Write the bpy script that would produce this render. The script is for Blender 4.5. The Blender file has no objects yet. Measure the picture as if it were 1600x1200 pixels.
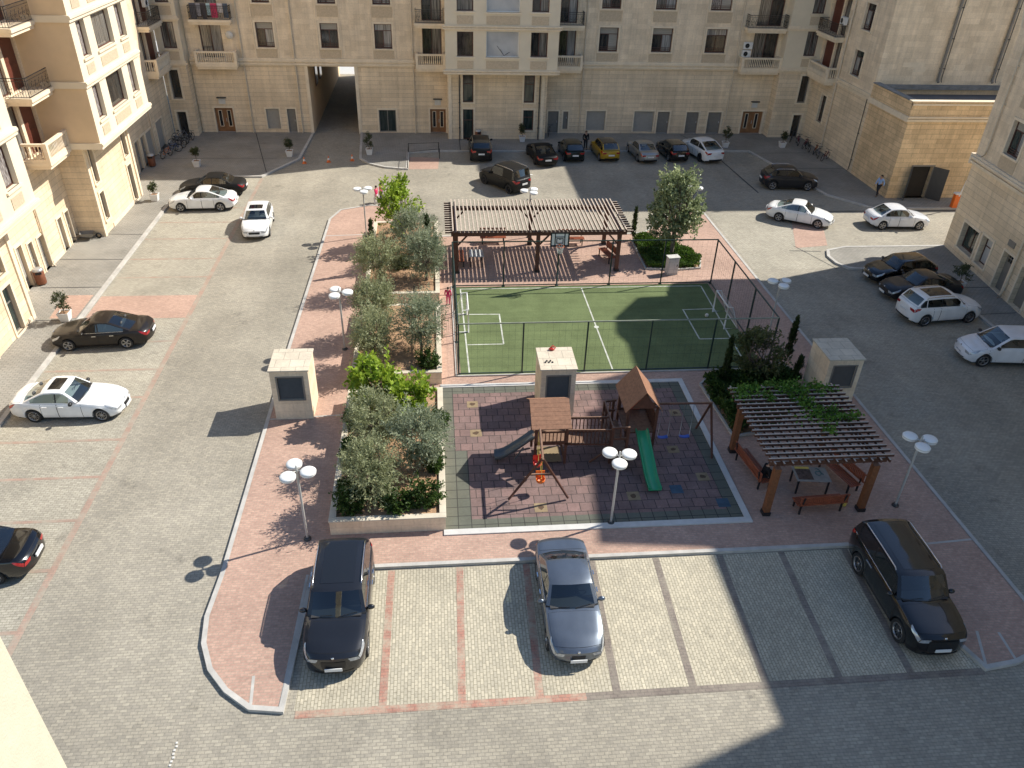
import bpy, bmesh, math, random
from mathutils import Vector, Matrix
R = math.radians
rnd = random.Random(7)
scene = bpy.context.scene
COL = scene.collection

# ---------------------------------------------------------------- helpers
def srgb(h):
    h = h.lstrip('#'); o = []
    for i in (0, 2, 4):
        c = int(h[i:i+2], 16) / 255
        o.append(c / 12.92 if c <= .04045 else ((c + .055) / 1.055) ** 2.4)
    return tuple(o)

def tag(o, label=None, cat=None, group=None, kind=None):
    if label: o['label'] = label
    if cat: o['category'] = cat
    if group: o['group'] = group
    if kind: o['kind'] = kind
    return o

def thing(name, loc, label, cat, group=None, rz=0.0):
    o = bpy.data.objects.new(name, None); COL.objects.link(o)
    o.location = loc; o.rotation_euler = (0, 0, rz); o.empty_display_size = .3
    return tag(o, label, cat, group)

def kids(o): return [c for c in COL.objects if c.parent == o]

def dup(root, loc, rz=0.0, label=None, group=None, scale=None):
    r = root.copy(); COL.objects.link(r); r.location = loc; r.rotation_euler = (0, 0, rz)
    if scale is not None: r.scale = (scale,) * 3 if isinstance(scale, (int, float)) else scale
    if label: r['label'] = label
    if group: r['group'] = group
    for ch in list(kids(root)):
        c = ch.copy(); COL.objects.link(c); c.parent = r
        for g in list(kids(ch)):
            d = g.copy(); COL.objects.link(d); d.parent = c
    return r

class MB:
    """collects faces; build() links them as ONE mesh object"""
    def __init__(s, off=(0, 0, 0)):
        s.v = []; s.f = []; s.m = []; s.sm = []; s.off = Vector(off)
    def face(s, pts, m=0, smooth=False):
        i = len(s.v); s.v += [tuple(p) for p in pts]
        s.f.append(tuple(range(i, i + len(pts)))); s.m.append(m); s.sm.append(smooth)
    def box(s, x0, x1, y0, y1, z0, z1, m=0):
        if x0 > x1: x0, x1 = x1, x0
        if y0 > y1: y0, y1 = y1, y0
        if z0 > z1: z0, z1 = z1, z0
        i = len(s.v)
        s.v += [(x0,y0,z0),(x1,y0,z0),(x1,y1,z0),(x0,y1,z0),(x0,y0,z1),(x1,y0,z1),(x1,y1,z1),(x0,y1,z1)]
        for q in ((3,2,1,0),(4,5,6,7),(0,1,5,4),(1,2,6,5),(2,3,7,6),(3,0,4,7)):
            s.f.append(tuple(i+k for k in q)); s.m.append(m); s.sm.append(False)
    def bar(s, p, q, w, h=None, m=0, up=(0, 0, 1)):
        p = Vector(p); q = Vector(q); h = w if h is None else h
        d = (q - p).normalized(); u = Vector(up)
        if abs(d.dot(u)) > .99: u = Vector((0, 1, 0))
        a = d.cross(u).normalized() * (w / 2); b = a.cross(d).normalized() * (h / 2)
        i = len(s.v)
        for c in (p, q):
            s.v += [tuple(c - a - b), tuple(c + a - b), tuple(c + a + b), tuple(c - a + b)]
        for q4 in ((0,1,2,3),(7,6,5,4),(0,4,5,1),(1,5,6,2),(2,6,7,3),(3,7,4,0)):
            s.f.append(tuple(i+k for k in q4)); s.m.append(m); s.sm.append(False)
    def cyl(s, p, q, r0, r1=None, n=10, m=0, caps=True):
        p = Vector(p); q = Vector(q); r1 = r0 if r1 is None else r1
        d = (q - p).normalized(); u = Vector((0, 0, 1)) if abs(d.z) < .9 else Vector((1, 0, 0))
        a = d.cross(u).normalized(); b = d.cross(a)
        i = len(s.v)
        for c, r in ((p, r0), (q, r1)):
            for k in range(n):
                t = 2 * math.pi * k / n
                s.v.append(tuple(c + a * (r * math.cos(t)) + b * (r * math.sin(t))))
        for k in range(n):
            k2 = (k + 1) % n
            s.f.append((i + k, i + k2, i + n + k2, i + n + k)); s.m.append(m); s.sm.append(True)
        if caps:
            s.f.append(tuple(i + k for k in range(n))); s.m.append(m); s.sm.append(False)
            s.f.append(tuple(i + n + k for k in reversed(range(n)))); s.m.append(m); s.sm.append(False)
    def tube(s, pts, r, n=6, m=0):
        pts = [Vector(p) for p in pts]; rs = r if isinstance(r, (list, tuple)) else [r] * len(pts)
        rows = []
        for k, p in enumerate(pts):
            d = (pts[min(k + 1, len(pts) - 1)] - pts[max(k - 1, 0)]).normalized()
            u = Vector((0, 0, 1)) if abs(d.z) < .9 else Vector((1, 0, 0))
            a = d.cross(u).normalized(); b = d.cross(a)
            rows.append([p + a * (rs[k] * math.cos(2*math.pi*j/n)) + b * (rs[k] * math.sin(2*math.pi*j/n)) for j in range(n)])
        s.grid(rows, m, True)
        s.face(rows[0], m); s.face(list(reversed(rows[-1])), m)
    def grid(s, rows, m=0, closed=False, smooth=True, flip=False):
        i = len(s.v); nr = len(rows); nc = len(rows[0])
        for r in rows: s.v += [tuple(p) for p in r]
        for a in range(nr - 1):
            for b in range(nc if closed else nc - 1):
                b2 = (b + 1) % nc
                q = (i + a*nc + b, i + a*nc + b2, i + (a+1)*nc + b2, i + (a+1)*nc + b)
                s.f.append(q[::-1] if flip else q); s.m.append(m); s.sm.append(smooth)
    def lathe(s, prof, c=(0, 0, 0), n=16, m=0, axis='z'):
        rows = []
        for r, z in prof:
            row = []
            for k in range(n):
                t = 2 * math.pi * k / n; a, b = r * math.cos(t), r * math.sin(t)
                row.append({'z': (c[0]+a, c[1]+b, c[2]+z), 'y': (c[0]+a, c[1]+z, c[2]+b), 'x': (c[0]+z, c[1]+a, c[2]+b)}[axis])
            rows.append(row)
        s.grid(rows, m, True)
    def ball(s, c, rx, ry=None, rz=None, n=10, m=0):
        ry = rx if ry is None else ry; rz = rx if rz is None else rz
        rows = []
        for a in range(n // 2 + 1):
            t = math.pi * a / (n // 2)
            rows.append([(c[0] + rx*math.sin(t)*math.cos(2*math.pi*k/n), c[1] + ry*math.sin(t)*math.sin(2*math.pi*k/n), c[2] + rz*math.cos(t)) for k in range(n)])
        s.grid(rows, m, True)
    def prism(s, poly, z0, z1, m=0, mtop=None):
        n = len(poly)
        for k in range(n):
            a, b = poly[k], poly[(k + 1) % n]
            s.face([(a[0],a[1],z0),(b[0],b[1],z0),(b[0],b[1],z1),(a[0],a[1],z1)], m)
        s.face([(p[0], p[1], z1) for p in poly], m if mtop is None else mtop)
    def sheet(s, x0, x1, y0, y1, z, m=0): s.face([(x0,y0,z),(x1,y0,z),(x1,y1,z),(x0,y1,z)], m)
    def build(s, name, mats, parent=None, loc=None, rz=0.0, merge=False, sharp=None, bevel=0):
        me = bpy.data.meshes.new(name)
        o = s.off
        me.from_pydata([(v[0]-o.x, v[1]-o.y, v[2]-o.z) for v in s.v], [], s.f)
        if not isinstance(mats, (list, tuple)): mats = [mats]
        for mt in mats: me.materials.append(mt)
        me.polygons.foreach_set('material_index', s.m)
        me.polygons.foreach_set('use_smooth', s.sm)
        uv = me.uv_layers.new(name='UVMap'); buf = [0.0] * (2 * len(me.loops))
        for p in me.polygons:
            n = p.normal; ax, ay, az = abs(n.x), abs(n.y), abs(n.z)
            for li in p.loop_indices:
                c = me.vertices[me.loops[li].vertex_index].co
                if az >= ax and az >= ay: u_, v_ = c.x, c.y
                elif ax >= ay: u_, v_ = c.y, c.z
                else: u_, v_ = c.x, c.z
                buf[2*li] = u_; buf[2*li+1] = v_
        uv.data.foreach_set('uv', buf)
        if merge:
            bm = bmesh.new(); bm.from_mesh(me)
            bmesh.ops.remove_doubles(bm, verts=bm.verts, dist=2e-4)
            bmesh.ops.recalc_face_normals(bm, faces=bm.faces)
            bm.to_mesh(me); bm.free()
        if sharp: me.set_sharp_from_angle(angle=R(sharp))
        me.update()
        ob = bpy.data.objects.new(name, me); COL.objects.link(ob)
        if parent is not None: ob.parent = parent
        if loc is not None: ob.location = loc
        if rz: ob.rotation_euler = (0, 0, rz)
        if bevel:
            b = ob.modifiers.new('bevel', 'BEVEL'); b.width = bevel; b.segments = 2; b.limit_method = 'ANGLE'
        return ob

# ---------------------------------------------------------------- materials
def nt(m):
    m.use_nodes = True; t = m.node_tree; t.nodes.clear()
    out = t.nodes.new('ShaderNodeOutputMaterial'); b = t.nodes.new('ShaderNodeBsdfPrincipled')
    t.links.new(b.outputs[0], out.inputs[0]); return t, b, out

def N(t, typ, **kw):
    n = t.nodes.new(typ)
    for k, v in kw.items():
        if k in n.inputs: n.inputs[k].default_value = v
        else: setattr(n, k, v)
    return n

def mulnoise(t, col, coord, scale, lo, hi, detail=4, rough=.6):
    """multiply a colour socket by a soft noise between lo and hi"""
    nz = N(t, 'ShaderNodeTexNoise', Scale=scale, Detail=detail, Roughness=rough)
    t.links.new(coord, nz.inputs['Vector'])
    mr = N(t, 'ShaderNodeMapRange'); mr.inputs['From Min'].default_value = .3; mr.inputs['From Max'].default_value = .7
    mr.inputs['To Min'].default_value = lo; mr.inputs['To Max'].default_value = hi
    t.links.new(nz.outputs['Fac'], mr.inputs['Value'])
    mx = N(t, 'ShaderNodeMix', data_type='RGBA', blend_type='MULTIPLY'); mx.inputs['Factor'].default_value = 1
    t.links.new(col, mx.inputs['A']); t.links.new(mr.outputs[0], mx.inputs['B'])
    return mx.outputs['Result']

def flat(name, col, rough=.6, metal=0.0, var=.12, scale=4.0, bump=0.0, spec=.5, coat=0.0, vs2=None, sheen=0):
    m = bpy.data.materials.new(name); t, b, out = nt(m)
    b.inputs['Roughness'].default_value = rough; b.inputs['Metallic'].default_value = metal
    b.inputs['Specular IOR Level'].default_value = spec
    if coat: b.inputs['Coat Weight'].default_value = coat; b.inputs['Coat Roughness'].default_value = .04
    rgb = N(t, 'ShaderNodeRGB'); rgb.outputs[0].default_value = (*col, 1)
    c = rgb.outputs[0]; tc = N(t, 'ShaderNodeTexCoord')
    if var: c = mulnoise(t, c, tc.outputs['Object'], scale, 1 - var, 1 + var)
    if vs2: c = mulnoise(t, c, tc.outputs['Object'], vs2[0], 1 - vs2[1], 1 + vs2[1])
    t.links.new(c, b.inputs['Base Color'])
    if bump:
        nz = N(t, 'ShaderNodeTexNoise', Scale=scale * 8, Detail=3.0); t.links.new(tc.outputs['Object'], nz.inputs['Vector'])
        bp = N(t, 'ShaderNodeBump', Strength=bump, Distance=.02); t.links.new(nz.outputs['Fac'], bp.inputs['Height'])
        t.links.new(bp.outputs[0], b.inputs['Normal'])
    return m

def bricks(name, c1, c2, mortar, bw, bh, ms, rough=.85, big=.12, bigscale=.25, rot=0.0, bump=.3, offset=.5, fine=.08, bias=0.0, stain=None, streak=None, wear=None, lane=0, stain2=None):
    m = bpy.data.materials.new(name); t, b, out = nt(m)
    b.inputs['Roughness'].default_value = rough; b.inputs['Specular IOR Level'].default_value = .3
    uv = N(t, 'ShaderNodeUVMap'); mp = N(t, 'ShaderNodeMapping'); mp.inputs['Rotation'].default_value = (0, 0, rot)
    t.links.new(uv.outputs[0], mp.inputs['Vector'])
    br = N(t, 'ShaderNodeTexBrick', offset=offset, Scale=1.0)
    br.inputs['Color1'].default_value = (*c1, 1); br.inputs['Color2'].default_value = (*c2, 1); br.inputs['Mortar'].default_value = (*mortar, 1)
    br.inputs['Mortar Size'].default_value = ms; br.inputs['Mortar Smooth'].default_value = .1; br.inputs['Bias'].default_value = bias
    br.inputs['Brick Width'].default_value = bw; br.inputs['Row Height'].default_value = bh
    t.links.new(mp.outputs[0], br.inputs['Vector'])
    c = br.outputs['Color']
    c = mulnoise(t, c, uv.outputs[0], bigscale, 1 - big, 1 + big, 5, .65)
    if fine: c = mulnoise(t, c, uv.outputs[0], 9.0, 1 - fine, 1 + fine, 3, .7)
    for stain in [q for q in (stain, stain2) if q]:   # dark spots: oil, water, wear
        nz = N(t, 'ShaderNodeTexNoise', Scale=stain[0], Detail=6.0, Roughness=.7); t.links.new(uv.outputs[0], nz.inputs['Vector'])
        mr = N(t, 'ShaderNodeMapRange'); mr.inputs['From Min'].default_value = .60; mr.inputs['From Max'].default_value = .72
        mr.inputs['To Min'].default_value = 1; mr.inputs['To Max'].default_value = stain[1]
        t.links.new(nz.outputs['Fac'], mr.inputs['Value'])
        mx = N(t, 'ShaderNodeMix', data_type='RGBA', blend_type='MULTIPLY'); mx.inputs['Factor'].default_value = 1
        t.links.new(c, mx.inputs['A']); t.links.new(mr.outputs[0], mx.inputs['B']); c = mx.outputs['Result']
    if streak:  # vertical dirt streaks on walls
        mp2 = N(t, 'ShaderNodeMapping'); mp2.inputs['Scale'].default_value = (1.3, .09, 1); t.links.new(uv.outputs[0], mp2.inputs['Vector'])
        c = mulnoise(t, c, mp2.outputs[0], 1.6, 1 - streak, 1 + streak * .6, 5, .7)
    if lane:    # tyre-polished lanes along the driving direction
        mp3 = N(t, 'ShaderNodeMapping'); mp3.inputs['Scale'].default_value = (.45, .035, 1); t.links.new(uv.outputs[0], mp3.inputs['Vector'])
        c = mulnoise(t, c, mp3.outputs[0], 1.0, 1 - lane, 1 + lane, 3, .5)
    if wear:    # colour worn off in patches, the plain paver showing
        nz = N(t, 'ShaderNodeTexNoise', Scale=1.6, Detail=6.0, Roughness=.75); t.links.new(uv.outputs[0], nz.inputs['Vector'])
        mr = N(t, 'ShaderNodeMapRange'); mr.inputs['From Min'].default_value = .42; mr.inputs['From Max'].default_value = .62
        mr.inputs['To Min'].default_value = wear[1]; mr.inputs['To Max'].default_value = wear[2]
        t.links.new(nz.outputs['Fac'], mr.inputs['Value'])
        mx = N(t, 'ShaderNodeMix', data_type='RGBA'); t.links.new(mr.outputs[0], mx.inputs['Factor'])
        t.links.new(c, mx.inputs['A']); mx.inputs['B'].default_value = (*wear[0], 1); c = mx.outputs['Result']
    t.links.new(c, b.inputs['Base Color'])
    if bump:
        bp = N(t, 'ShaderNodeBump', Strength=bump, Distance=.01); bp.invert = True
        t.links.new(br.outputs['Fac'], bp.inputs['Height']); t.links.new(bp.outputs[0], b.inputs['Normal'])
    return m

def leafmat(name, c1, c2, scale=1.2, rough=.55):
    m = bpy.data.materials.new(name); t, b, out = nt(m)
    b.inputs['Roughness'].default_value = rough; b.inputs['Specular IOR Level'].default_value = .35
    g = N(t, 'ShaderNodeNewGeometry'); tc = N(t, 'ShaderNodeTexCoord')
    nz = N(t, 'ShaderNodeTexNoise', Scale=scale, Detail=3.0); t.links.new(tc.outputs['Object'], nz.inputs['Vector'])
    ad = N(t, 'ShaderNodeMath', operation='MULTIPLY_ADD'); t.links.new(g.outputs['Random Per Island'], ad.inputs[0]); ad.inputs[1].default_value = .5
    sb = N(t, 'ShaderNodeMath', operation='MULTIPLY_ADD'); t.links.new(nz.outputs['Fac'], sb.inputs[0]); sb.inputs[1].default_value = 1.6; sb.inputs[2].default_value = -.55
    t.links.new(sb.outputs[0], ad.inputs[2])
    mx = N(t, 'ShaderNodeMix', data_type='RGBA', clamp_factor=True)
    mx.inputs['A'].default_value = (*c1, 1); mx.inputs['B'].default_value = (*c2, 1); t.links.new(ad.outputs[0], mx.inputs['Factor'])
    t.links.new(mx.outputs['Result'], b.inputs['Base Color'])
    tr = N(t, 'ShaderNodeBsdfTranslucent'); t.links.new(mx.outputs['Result'], tr.inputs['Color'])
    ms = N(t, 'ShaderNodeMixShader'); ms.inputs[0].default_value = .35
    t.links.new(b.outputs[0], ms.inputs[1]); t.links.new(tr.outputs[0], ms.inputs[2]); t.links.new(ms.outputs[0], out.inputs[0])
    return m

def glassmat(name, c1, c2, scale=(3, .4, 1), rough=.06, spec=.7):
    """window pane seen from outside: dark room and curtain folds behind a reflecting sheet"""
    m = bpy.data.materials.new(name); t, b, out = nt(m)
    tc = N(t, 'ShaderNodeUVMap'); mp = N(t, 'ShaderNodeMapping'); mp.inputs['Scale'].default_value = scale
    t.links.new(tc.outputs[0], mp.inputs['Vector'])
    nz = N(t, 'ShaderNodeTexNoise', Scale=1.7, Detail=4.0); t.links.new(mp.outputs[0], nz.inputs['Vector'])
    cr = N(t, 'ShaderNodeMix', data_type='RGBA', clamp_factor=True); cr.inputs['A'].default_value = (*c1, 1); cr.inputs['B'].default_value = (*c2, 1)
    mr = N(t, 'ShaderNodeMapRange'); mr.inputs['From Min'].default_value = .4; mr.inputs['From Max'].default_value = .62
    t.links.new(nz.outputs['Fac'], mr.inputs['Value']); t.links.new(mr.outputs[0], cr.inputs['Factor'])
    t.links.new(cr.outputs['Result'], b.inputs['Base Color'])
    b.inputs['Roughness'].default_value = rough; b.inputs['Specular IOR Level'].default_value = spec
    return m

def pale_topped(name, c, top, rough=.75, amt=.8):
    """timber whose upward faces are mixed to a paler colour"""
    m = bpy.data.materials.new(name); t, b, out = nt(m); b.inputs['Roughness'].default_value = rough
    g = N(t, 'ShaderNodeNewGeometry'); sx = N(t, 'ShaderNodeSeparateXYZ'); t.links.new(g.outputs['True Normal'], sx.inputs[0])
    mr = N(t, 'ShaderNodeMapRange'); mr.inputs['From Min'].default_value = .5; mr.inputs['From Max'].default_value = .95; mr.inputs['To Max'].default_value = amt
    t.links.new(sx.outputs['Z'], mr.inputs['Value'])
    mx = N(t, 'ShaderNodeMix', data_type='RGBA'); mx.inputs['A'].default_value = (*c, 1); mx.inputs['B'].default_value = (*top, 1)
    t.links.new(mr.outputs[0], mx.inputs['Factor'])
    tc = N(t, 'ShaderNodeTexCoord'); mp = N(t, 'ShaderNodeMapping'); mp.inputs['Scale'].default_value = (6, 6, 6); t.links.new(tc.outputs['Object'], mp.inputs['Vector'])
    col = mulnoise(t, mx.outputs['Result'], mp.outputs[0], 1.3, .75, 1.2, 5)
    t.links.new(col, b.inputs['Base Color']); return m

M = {}
# paving
M['road'] = bricks('road_pavers', (.372,.335,.262), (.290,.263,.212), (.225,.206,.168), .21, .105, .009, big=.20, bigscale=.16, stain=(.7,.66), bump=.2, fine=.16, lane=.09, stain2=(3.2,.80))
M['bay'] = bricks('parking_pavers', (.53,.475,.355), (.415,.375,.285), (.27,.24,.175), .21, .105, .011, big=.14, bigscale=.22, rot=R(90), stain=(1.2,.72), bump=.2, fine=.14, stain2=(3.6,.72))
M['bayx'] = bricks('side_parking_pavers', (.43,.395,.315), (.34,.31,.25), (.24,.22,.17), .21, .105, .010, big=.16, bigscale=.22, stain=(.9,.68), bump=.2, fine=.16, stain2=(3.5,.78))
M['red'] = bricks('red_pavers', (.50,.325,.25), (.405,.255,.20), (.37,.28,.215), .20, .10, .012, big=.14, bigscale=.3, stain=(1.0,.8), bump=.15, fine=.14)
M['redline'] = bricks('red_line_pavers', (.44,.20,.145), (.36,.16,.12), (.24,.13,.10), .21, .105, .010, big=.2, bigscale=.6, stain=(2.0,.75), wear=((.42,.37,.28), .12, .85))
M['redfaint'] = bricks('faded_red_line_pavers', (.42,.235,.18), (.35,.20,.15), (.25,.16,.125), .21, .105, .010, big=.2, bigscale=.6, stain=(2.0,.75), wear=((.37,.335,.265), .35, .9))
M['darkline'] = bricks('worn_line_pavers', (.235,.195,.165), (.20,.165,.14), (.15,.13,.11), .21, .105, .010, big=.15, bigscale=.6, wear=((.40,.36,.28), .0, .35))
M['pave'] = bricks('grey_pavers', (.315,.295,.255), (.275,.26,.225), (.17,.16,.14), .30, .15, .012, big=.2, bigscale=.3, stain=(.9,.75))
M['rubber'] = bricks('rubber_tiles', (.225,.145,.130), (.170,.118,.108), (.075,.056,.052), .50, .50, .018, big=.20, bigscale=.9, offset=.5, stain=(1.1,.78), stain2=(2.6,1.35), fine=.14)
M['rubgrey'] = bricks('grey_rubber_tiles', (.135,.135,.105), (.115,.12,.095), (.05,.05,.042), .50, .50, .018, big=.15, bigscale=.5, offset=.0)
M['rubyel'] = flat('yellow_rubber_tile', (.27,.20,.115), .9, var=.2)
M['rubblue'] = flat('blue_rubber_tile', (.05,.09,.13), .9, var=.2)
M['rubbrown'] = flat('brown_rubber_print', (.10,.06,.035), .9, var=.2)
M['joint'] = flat('drain_iron', (.045,.045,.045), .7, var=.2)
M['kerb'] = flat('kerb_stone', (.46,.44,.40), .85, var=.14, scale=2.5, bump=.2, vs2=(.5,.12))
M['coping'] = flat('cream_coping_stone', (.60,.53,.41), .85, var=.12, scale=2)
M['kerbwhite'] = flat('white_kerb_stone', (.56,.545,.51), .8, var=.1, scale=2.5)
M['earth'] = flat('dry_soil', (.36,.22,.125), .95, var=.35, scale=3.0, bump=.8, vs2=(14,.2))
M['ground'] = flat('far_ground', (.27,.25,.21), .9, var=.2, scale=.05)
def turfmat():
    m = bpy.data.materials.new('artificial_turf'); t, b, out = nt(m); b.inputs['Roughness'].default_value = .95; b.inputs['Specular IOR Level'].default_value = .1
    tc = N(t, 'ShaderNodeTexCoord'); rgb = N(t, 'ShaderNodeRGB'); rgb.outputs[0].default_value = (.128,.160,.072, 1)
    c = mulnoise(t, rgb.outputs[0], tc.outputs['Object'], 40.0, .75, 1.25, 3); c = mulnoise(t, c, tc.outputs['Object'], .45, .80, 1.22, 6, .7)
    mp = N(t, 'ShaderNodeMapping'); mp.inputs['Scale'].default_value = (.15, 3, 1); t.links.new(tc.outputs['Object'], mp.inputs['Vector'])
    c = mulnoise(t, c, mp.outputs[0], 1.0, .93, 1.07, 3)
    t.links.new(c, b.inputs['Base Color']); return m
M['turf'] = turfmat()
M['line'] = flat('line_paint', (.50,.51,.44), .85, var=.3, scale=2.2)
# walls
SB = (.115, .09, .065)
M['stone'] = bricks('coursed_limestone', (.83,.67,.465), (.72,.57,.385), (.59,.465,.315), 3.2, .36, .018, big=.15, bigscale=.35, bump=.35, fine=.08, streak=.15)
M['stone2'] = bricks('smooth_limestone', (.85,.70,.505), (.73,.59,.415), (.68,.545,.385), .95, .42, .008, big=.14, bigscale=.5, bump=.15, fine=.08, streak=.16)
M['warm'] = bricks('warm_limestone', (.80,.585,.345), (.66,.475,.275), (.50,.365,.215), 1.1, .36, .016, big=.18, bigscale=.35, bump=.4, fine=.10, streak=.2)
M['cream'] = flat('cream_plaster', (.76,.655,.485), .85, var=.05, scale=.7, bump=.1, vs2=(.25,.06))
M['tan'] = flat('tan_and_shaded_plaster', (.70,.53,.335), .85, var=.06, scale=.7, vs2=(.25,.08))
M['trim'] = flat('limestone_trim', (.80,.67,.49), .8, var=.08, scale=1.2, bump=.15, vs2=(5,.06))
M['panel'] = flat('carved_panel', (.60,.48,.33), .85, var=.12, scale=9, bump=1.0)
M['reveal'] = flat('reveal_stone', (.68,.55,.39), .85, var=.06)
M['roof'] = flat('roof_membrane', (.16,.15,.145), .9, var=.2, scale=.6)
M['lead'] = flat('weathered_coping', (.22,.22,.21), .7, var=.25, scale=2)
M['conc'] = flat('pale_concrete', (.55,.53,.49), .85, var=.08)
# openings
M['g_dark'] = glassmat('dark_pane', (.012,.013,.014), (.05,.045,.04))
M['g_curt'] = glassmat('curtained_pane', (.05,.045,.04), (.26,.24,.21), (9, .3, 1))
M['g_pale'] = glassmat('pale_curtain_pane', (.16,.16,.155), (.36,.355,.34), (5, .3, 1))
M['louvre'] = flat('dark_louvre_metal', (.105,.098,.088), .55, var=.1)
M['g_lace'] = glassmat('lace_curtain_pane', (.10,.085,.08), (.40,.36,.34), (14, 2, 1))
M['g_blind'] = glassmat('blind_pane', (.30,.285,.25), (.36,.34,.30), (.5, 8, 1), .2, .5)
M['g_white'] = glassmat('white_blind_pane', (.42,.42,.42), (.52,.52,.51), (.4, .4, 1), .25, .5)
M['g_green'] = glassmat('green_shop_pane', (.020,.032,.030), (.05,.065,.058))
M['shade'] = flat('unlit_interior', (.03,.026,.022), .9, var=.1)
M['frame'] = flat('brown_window_frame', (.085,.032,.022), .5, var=.1)
M['wood'] = flat('door_timber', (.28,.135,.055), .5, var=.18, scale=3)
M['redwood'] = flat('red_brown_door', (.115,.030,.018), .5, var=.12, scale=2)
M['shutter'] = flat('grey_roller_shutter', (.36,.34,.30), .6, var=.06)
M['metdoor'] = flat('grey_metal_door', (.21,.195,.17), .55, var=.08)
M['iron'] = flat('black_ironwork', (.016,.016,.018), .45, var=.1)
M['zinc'] = flat('zinc_pipe', (.66,.56,.42), .6, var=.08)
M['white'] = flat('white_paint', (.74,.73,.70), .45, var=.04)
M['offwhite'] = flat('aged_white_plastic', (.62,.60,.55), .5, var=.06)
M['lampglass'] = flat('white_lamp_shade', (.80,.80,.77), .4, var=.03)
M['steel'] = flat('galvanised_steel', (.50,.50,.49), .4, .6, var=.08)
M['galv'] = flat('grey_pole_paint', (.48,.47,.44), .5, .2, var=.08)
M['green'] = flat('dark_green_fence_paint', (.020,.040,.034), .4, var=.1)
M['railpale'] = flat('pale_green_rail', (.25,.27,.20), .45, var=.15)  # paler green, used for the near top rail only
M['timber'] = pale_topped('pergola_timber', (.105,.046,.028), (.60,.50,.40))
M['post'] = pale_topped('stained_timber_post', (.20,.075,.028), (.24,.13,.08))
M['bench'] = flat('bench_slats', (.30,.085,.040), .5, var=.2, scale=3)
M['playwood'] = pale_topped('playground_timber', (.095,.034,.019), (.30,.19,.125), amt=.6)
M['playroof'] = pale_topped('playground_roof_boards', (.26,.125,.070), (.34,.18,.105), amt=.5)
M['slideg'] = flat('green_slide_plastic', (.028,.29,.135), .3, var=.05)
M['slidegrey'] = flat('dark_grey_slide_plastic', (.10,.115,.12), .35, var=.1)
M['red_p'] = flat('red_plastic', (.55,.04,.025), .35, var=.06)
M['orange_p'] = flat('orange_plastic', (.75,.16,.02), .35, var=.06)
M['blue_p'] = flat('blue_plastic', (.03,.09,.42), .35, var=.06)
M['yellow_p'] = flat('yellow_plastic', (.72,.55,.12), .4, var=.06)
M['black'] = flat('black_rubber', (.014,.014,.014), .8, var=.1)
M['darkgrey'] = flat('dark_grey_paint', (.05,.05,.05), .5, var=.1)
M['bin'] = flat('bin_brown_boards', (.19,.065,.030), .55, var=.2, scale=6)
M['bark'] = flat('bark', (.17,.13,.095), .9, var=.3, scale=8, bump=.8)
# foliage
M['olive'] = leafmat('olive_leaves', (.175,.210,.128), (.385,.425,.275))
M['olive2'] = leafmat('dry_olive_leaves', (.195,.220,.110), (.43,.45,.25))
M['bright'] = leafmat('bright_leaves', (.15,.26,.022), (.44,.55,.06))
M['glossy'] = leafmat('ficus_leaves', (.075,.12,.04), (.50,.55,.30), 1.0, .35)
M['shrub'] = leafmat('shrub_leaves', (.026,.055,.010), (.085,.145,.028))
M['cover'] = leafmat('ground_cover_leaves', (.035,.075,.012), (.12,.21,.03), .9)
M['mixed'] = leafmat('bush_leaves', (.045,.075,.018), (.16,.165,.065), 1.2)
M['cypress'] = leafmat('cypress_leaves', (.024,.042,.014), (.065,.095,.03), 2.0)
M['vine'] = leafmat('vine_leaves', (.055,.13,.016), (.19,.34,.06))
M['potleaf'] = leafmat('pot_tree_leaves', (.045,.060,.028), (.12,.135,.06), 3.0)
# ---------------------------------------------------------------- ground
PZ = .10          # pavement height
def struct(name, mb, m, **kw): return tag(mb.build(name, m, **kw), kind='structure')

mb = MB(); mb.sheet(-400, 400, -150, 600, -.03); struct('ground', mb, M['ground'])
mb = MB(); mb.sheet(-24, 42, -6, 73.9, 0.0); mb.sheet(-11.0, -6.9, 73.9, 130, 0.0); struct('road', mb, M['road'])
mb = MB(); mb.sheet(-60, 60, 98.5, 118, .006); struct('street', mb, M['conc'])
mb = MB()
mb.sheet(-19.0, -13.72, 8, 61.3, .004); mb.sheet(19.9, 25.4, 43.6, 53.3, .004); struct('side_parking_paving', mb, M['bayx']); mb = MB()
mb.face([(-4.55,14.18,.004),(16.95,14.18,.004),(14.95,19.5,.004),(-4.45,19.5,.004)])
struct('parking_paving', mb, M['bay'])
# lines of coloured pavers
mb = MB()
mb.sheet(-13.70, -13.46, 16.5, 61.2, .008)
for y in (17.6, 20.25, 22.75, 25.25, 27.7, 30.9, 33.3, 36.0, 43.6, 46.2, 49.35, 52.2, 54.9):
    mb.sheet(-18.95, -13.702, y - .08, y + .08, .008)
struct('faded_red_lines', mb, M['redfaint']); mb = MB()
def pline(mb, xt, xb, yt=19.5, yb=14.18, w=.12): mb.face([(xb-w,yb,.008),(xb+w,yb,.008),(xt+w,yt,.008),(xt-w,yt,.008)])
for xt, xb in ((-1.92,-1.98),(.48,.36),(2.85,2.70)): pline(mb, xt, xb)
mb.sheet(-4.5, 4.1, 13.93, 14.18, .008)
struct('red_parking_lines', mb, M['redline'])
mb = MB()
for xt, xb in ((5.22,5.06),(7.58,7.43),(9.96,9.73),(12.3,12.1),(14.74,14.45)): pline(mb, xt, xb)
mb.sheet(4.1, 16.8, 13.93, 14.18, .008)
struct('worn_parking_lines', mb, M['darkline'])
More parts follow.
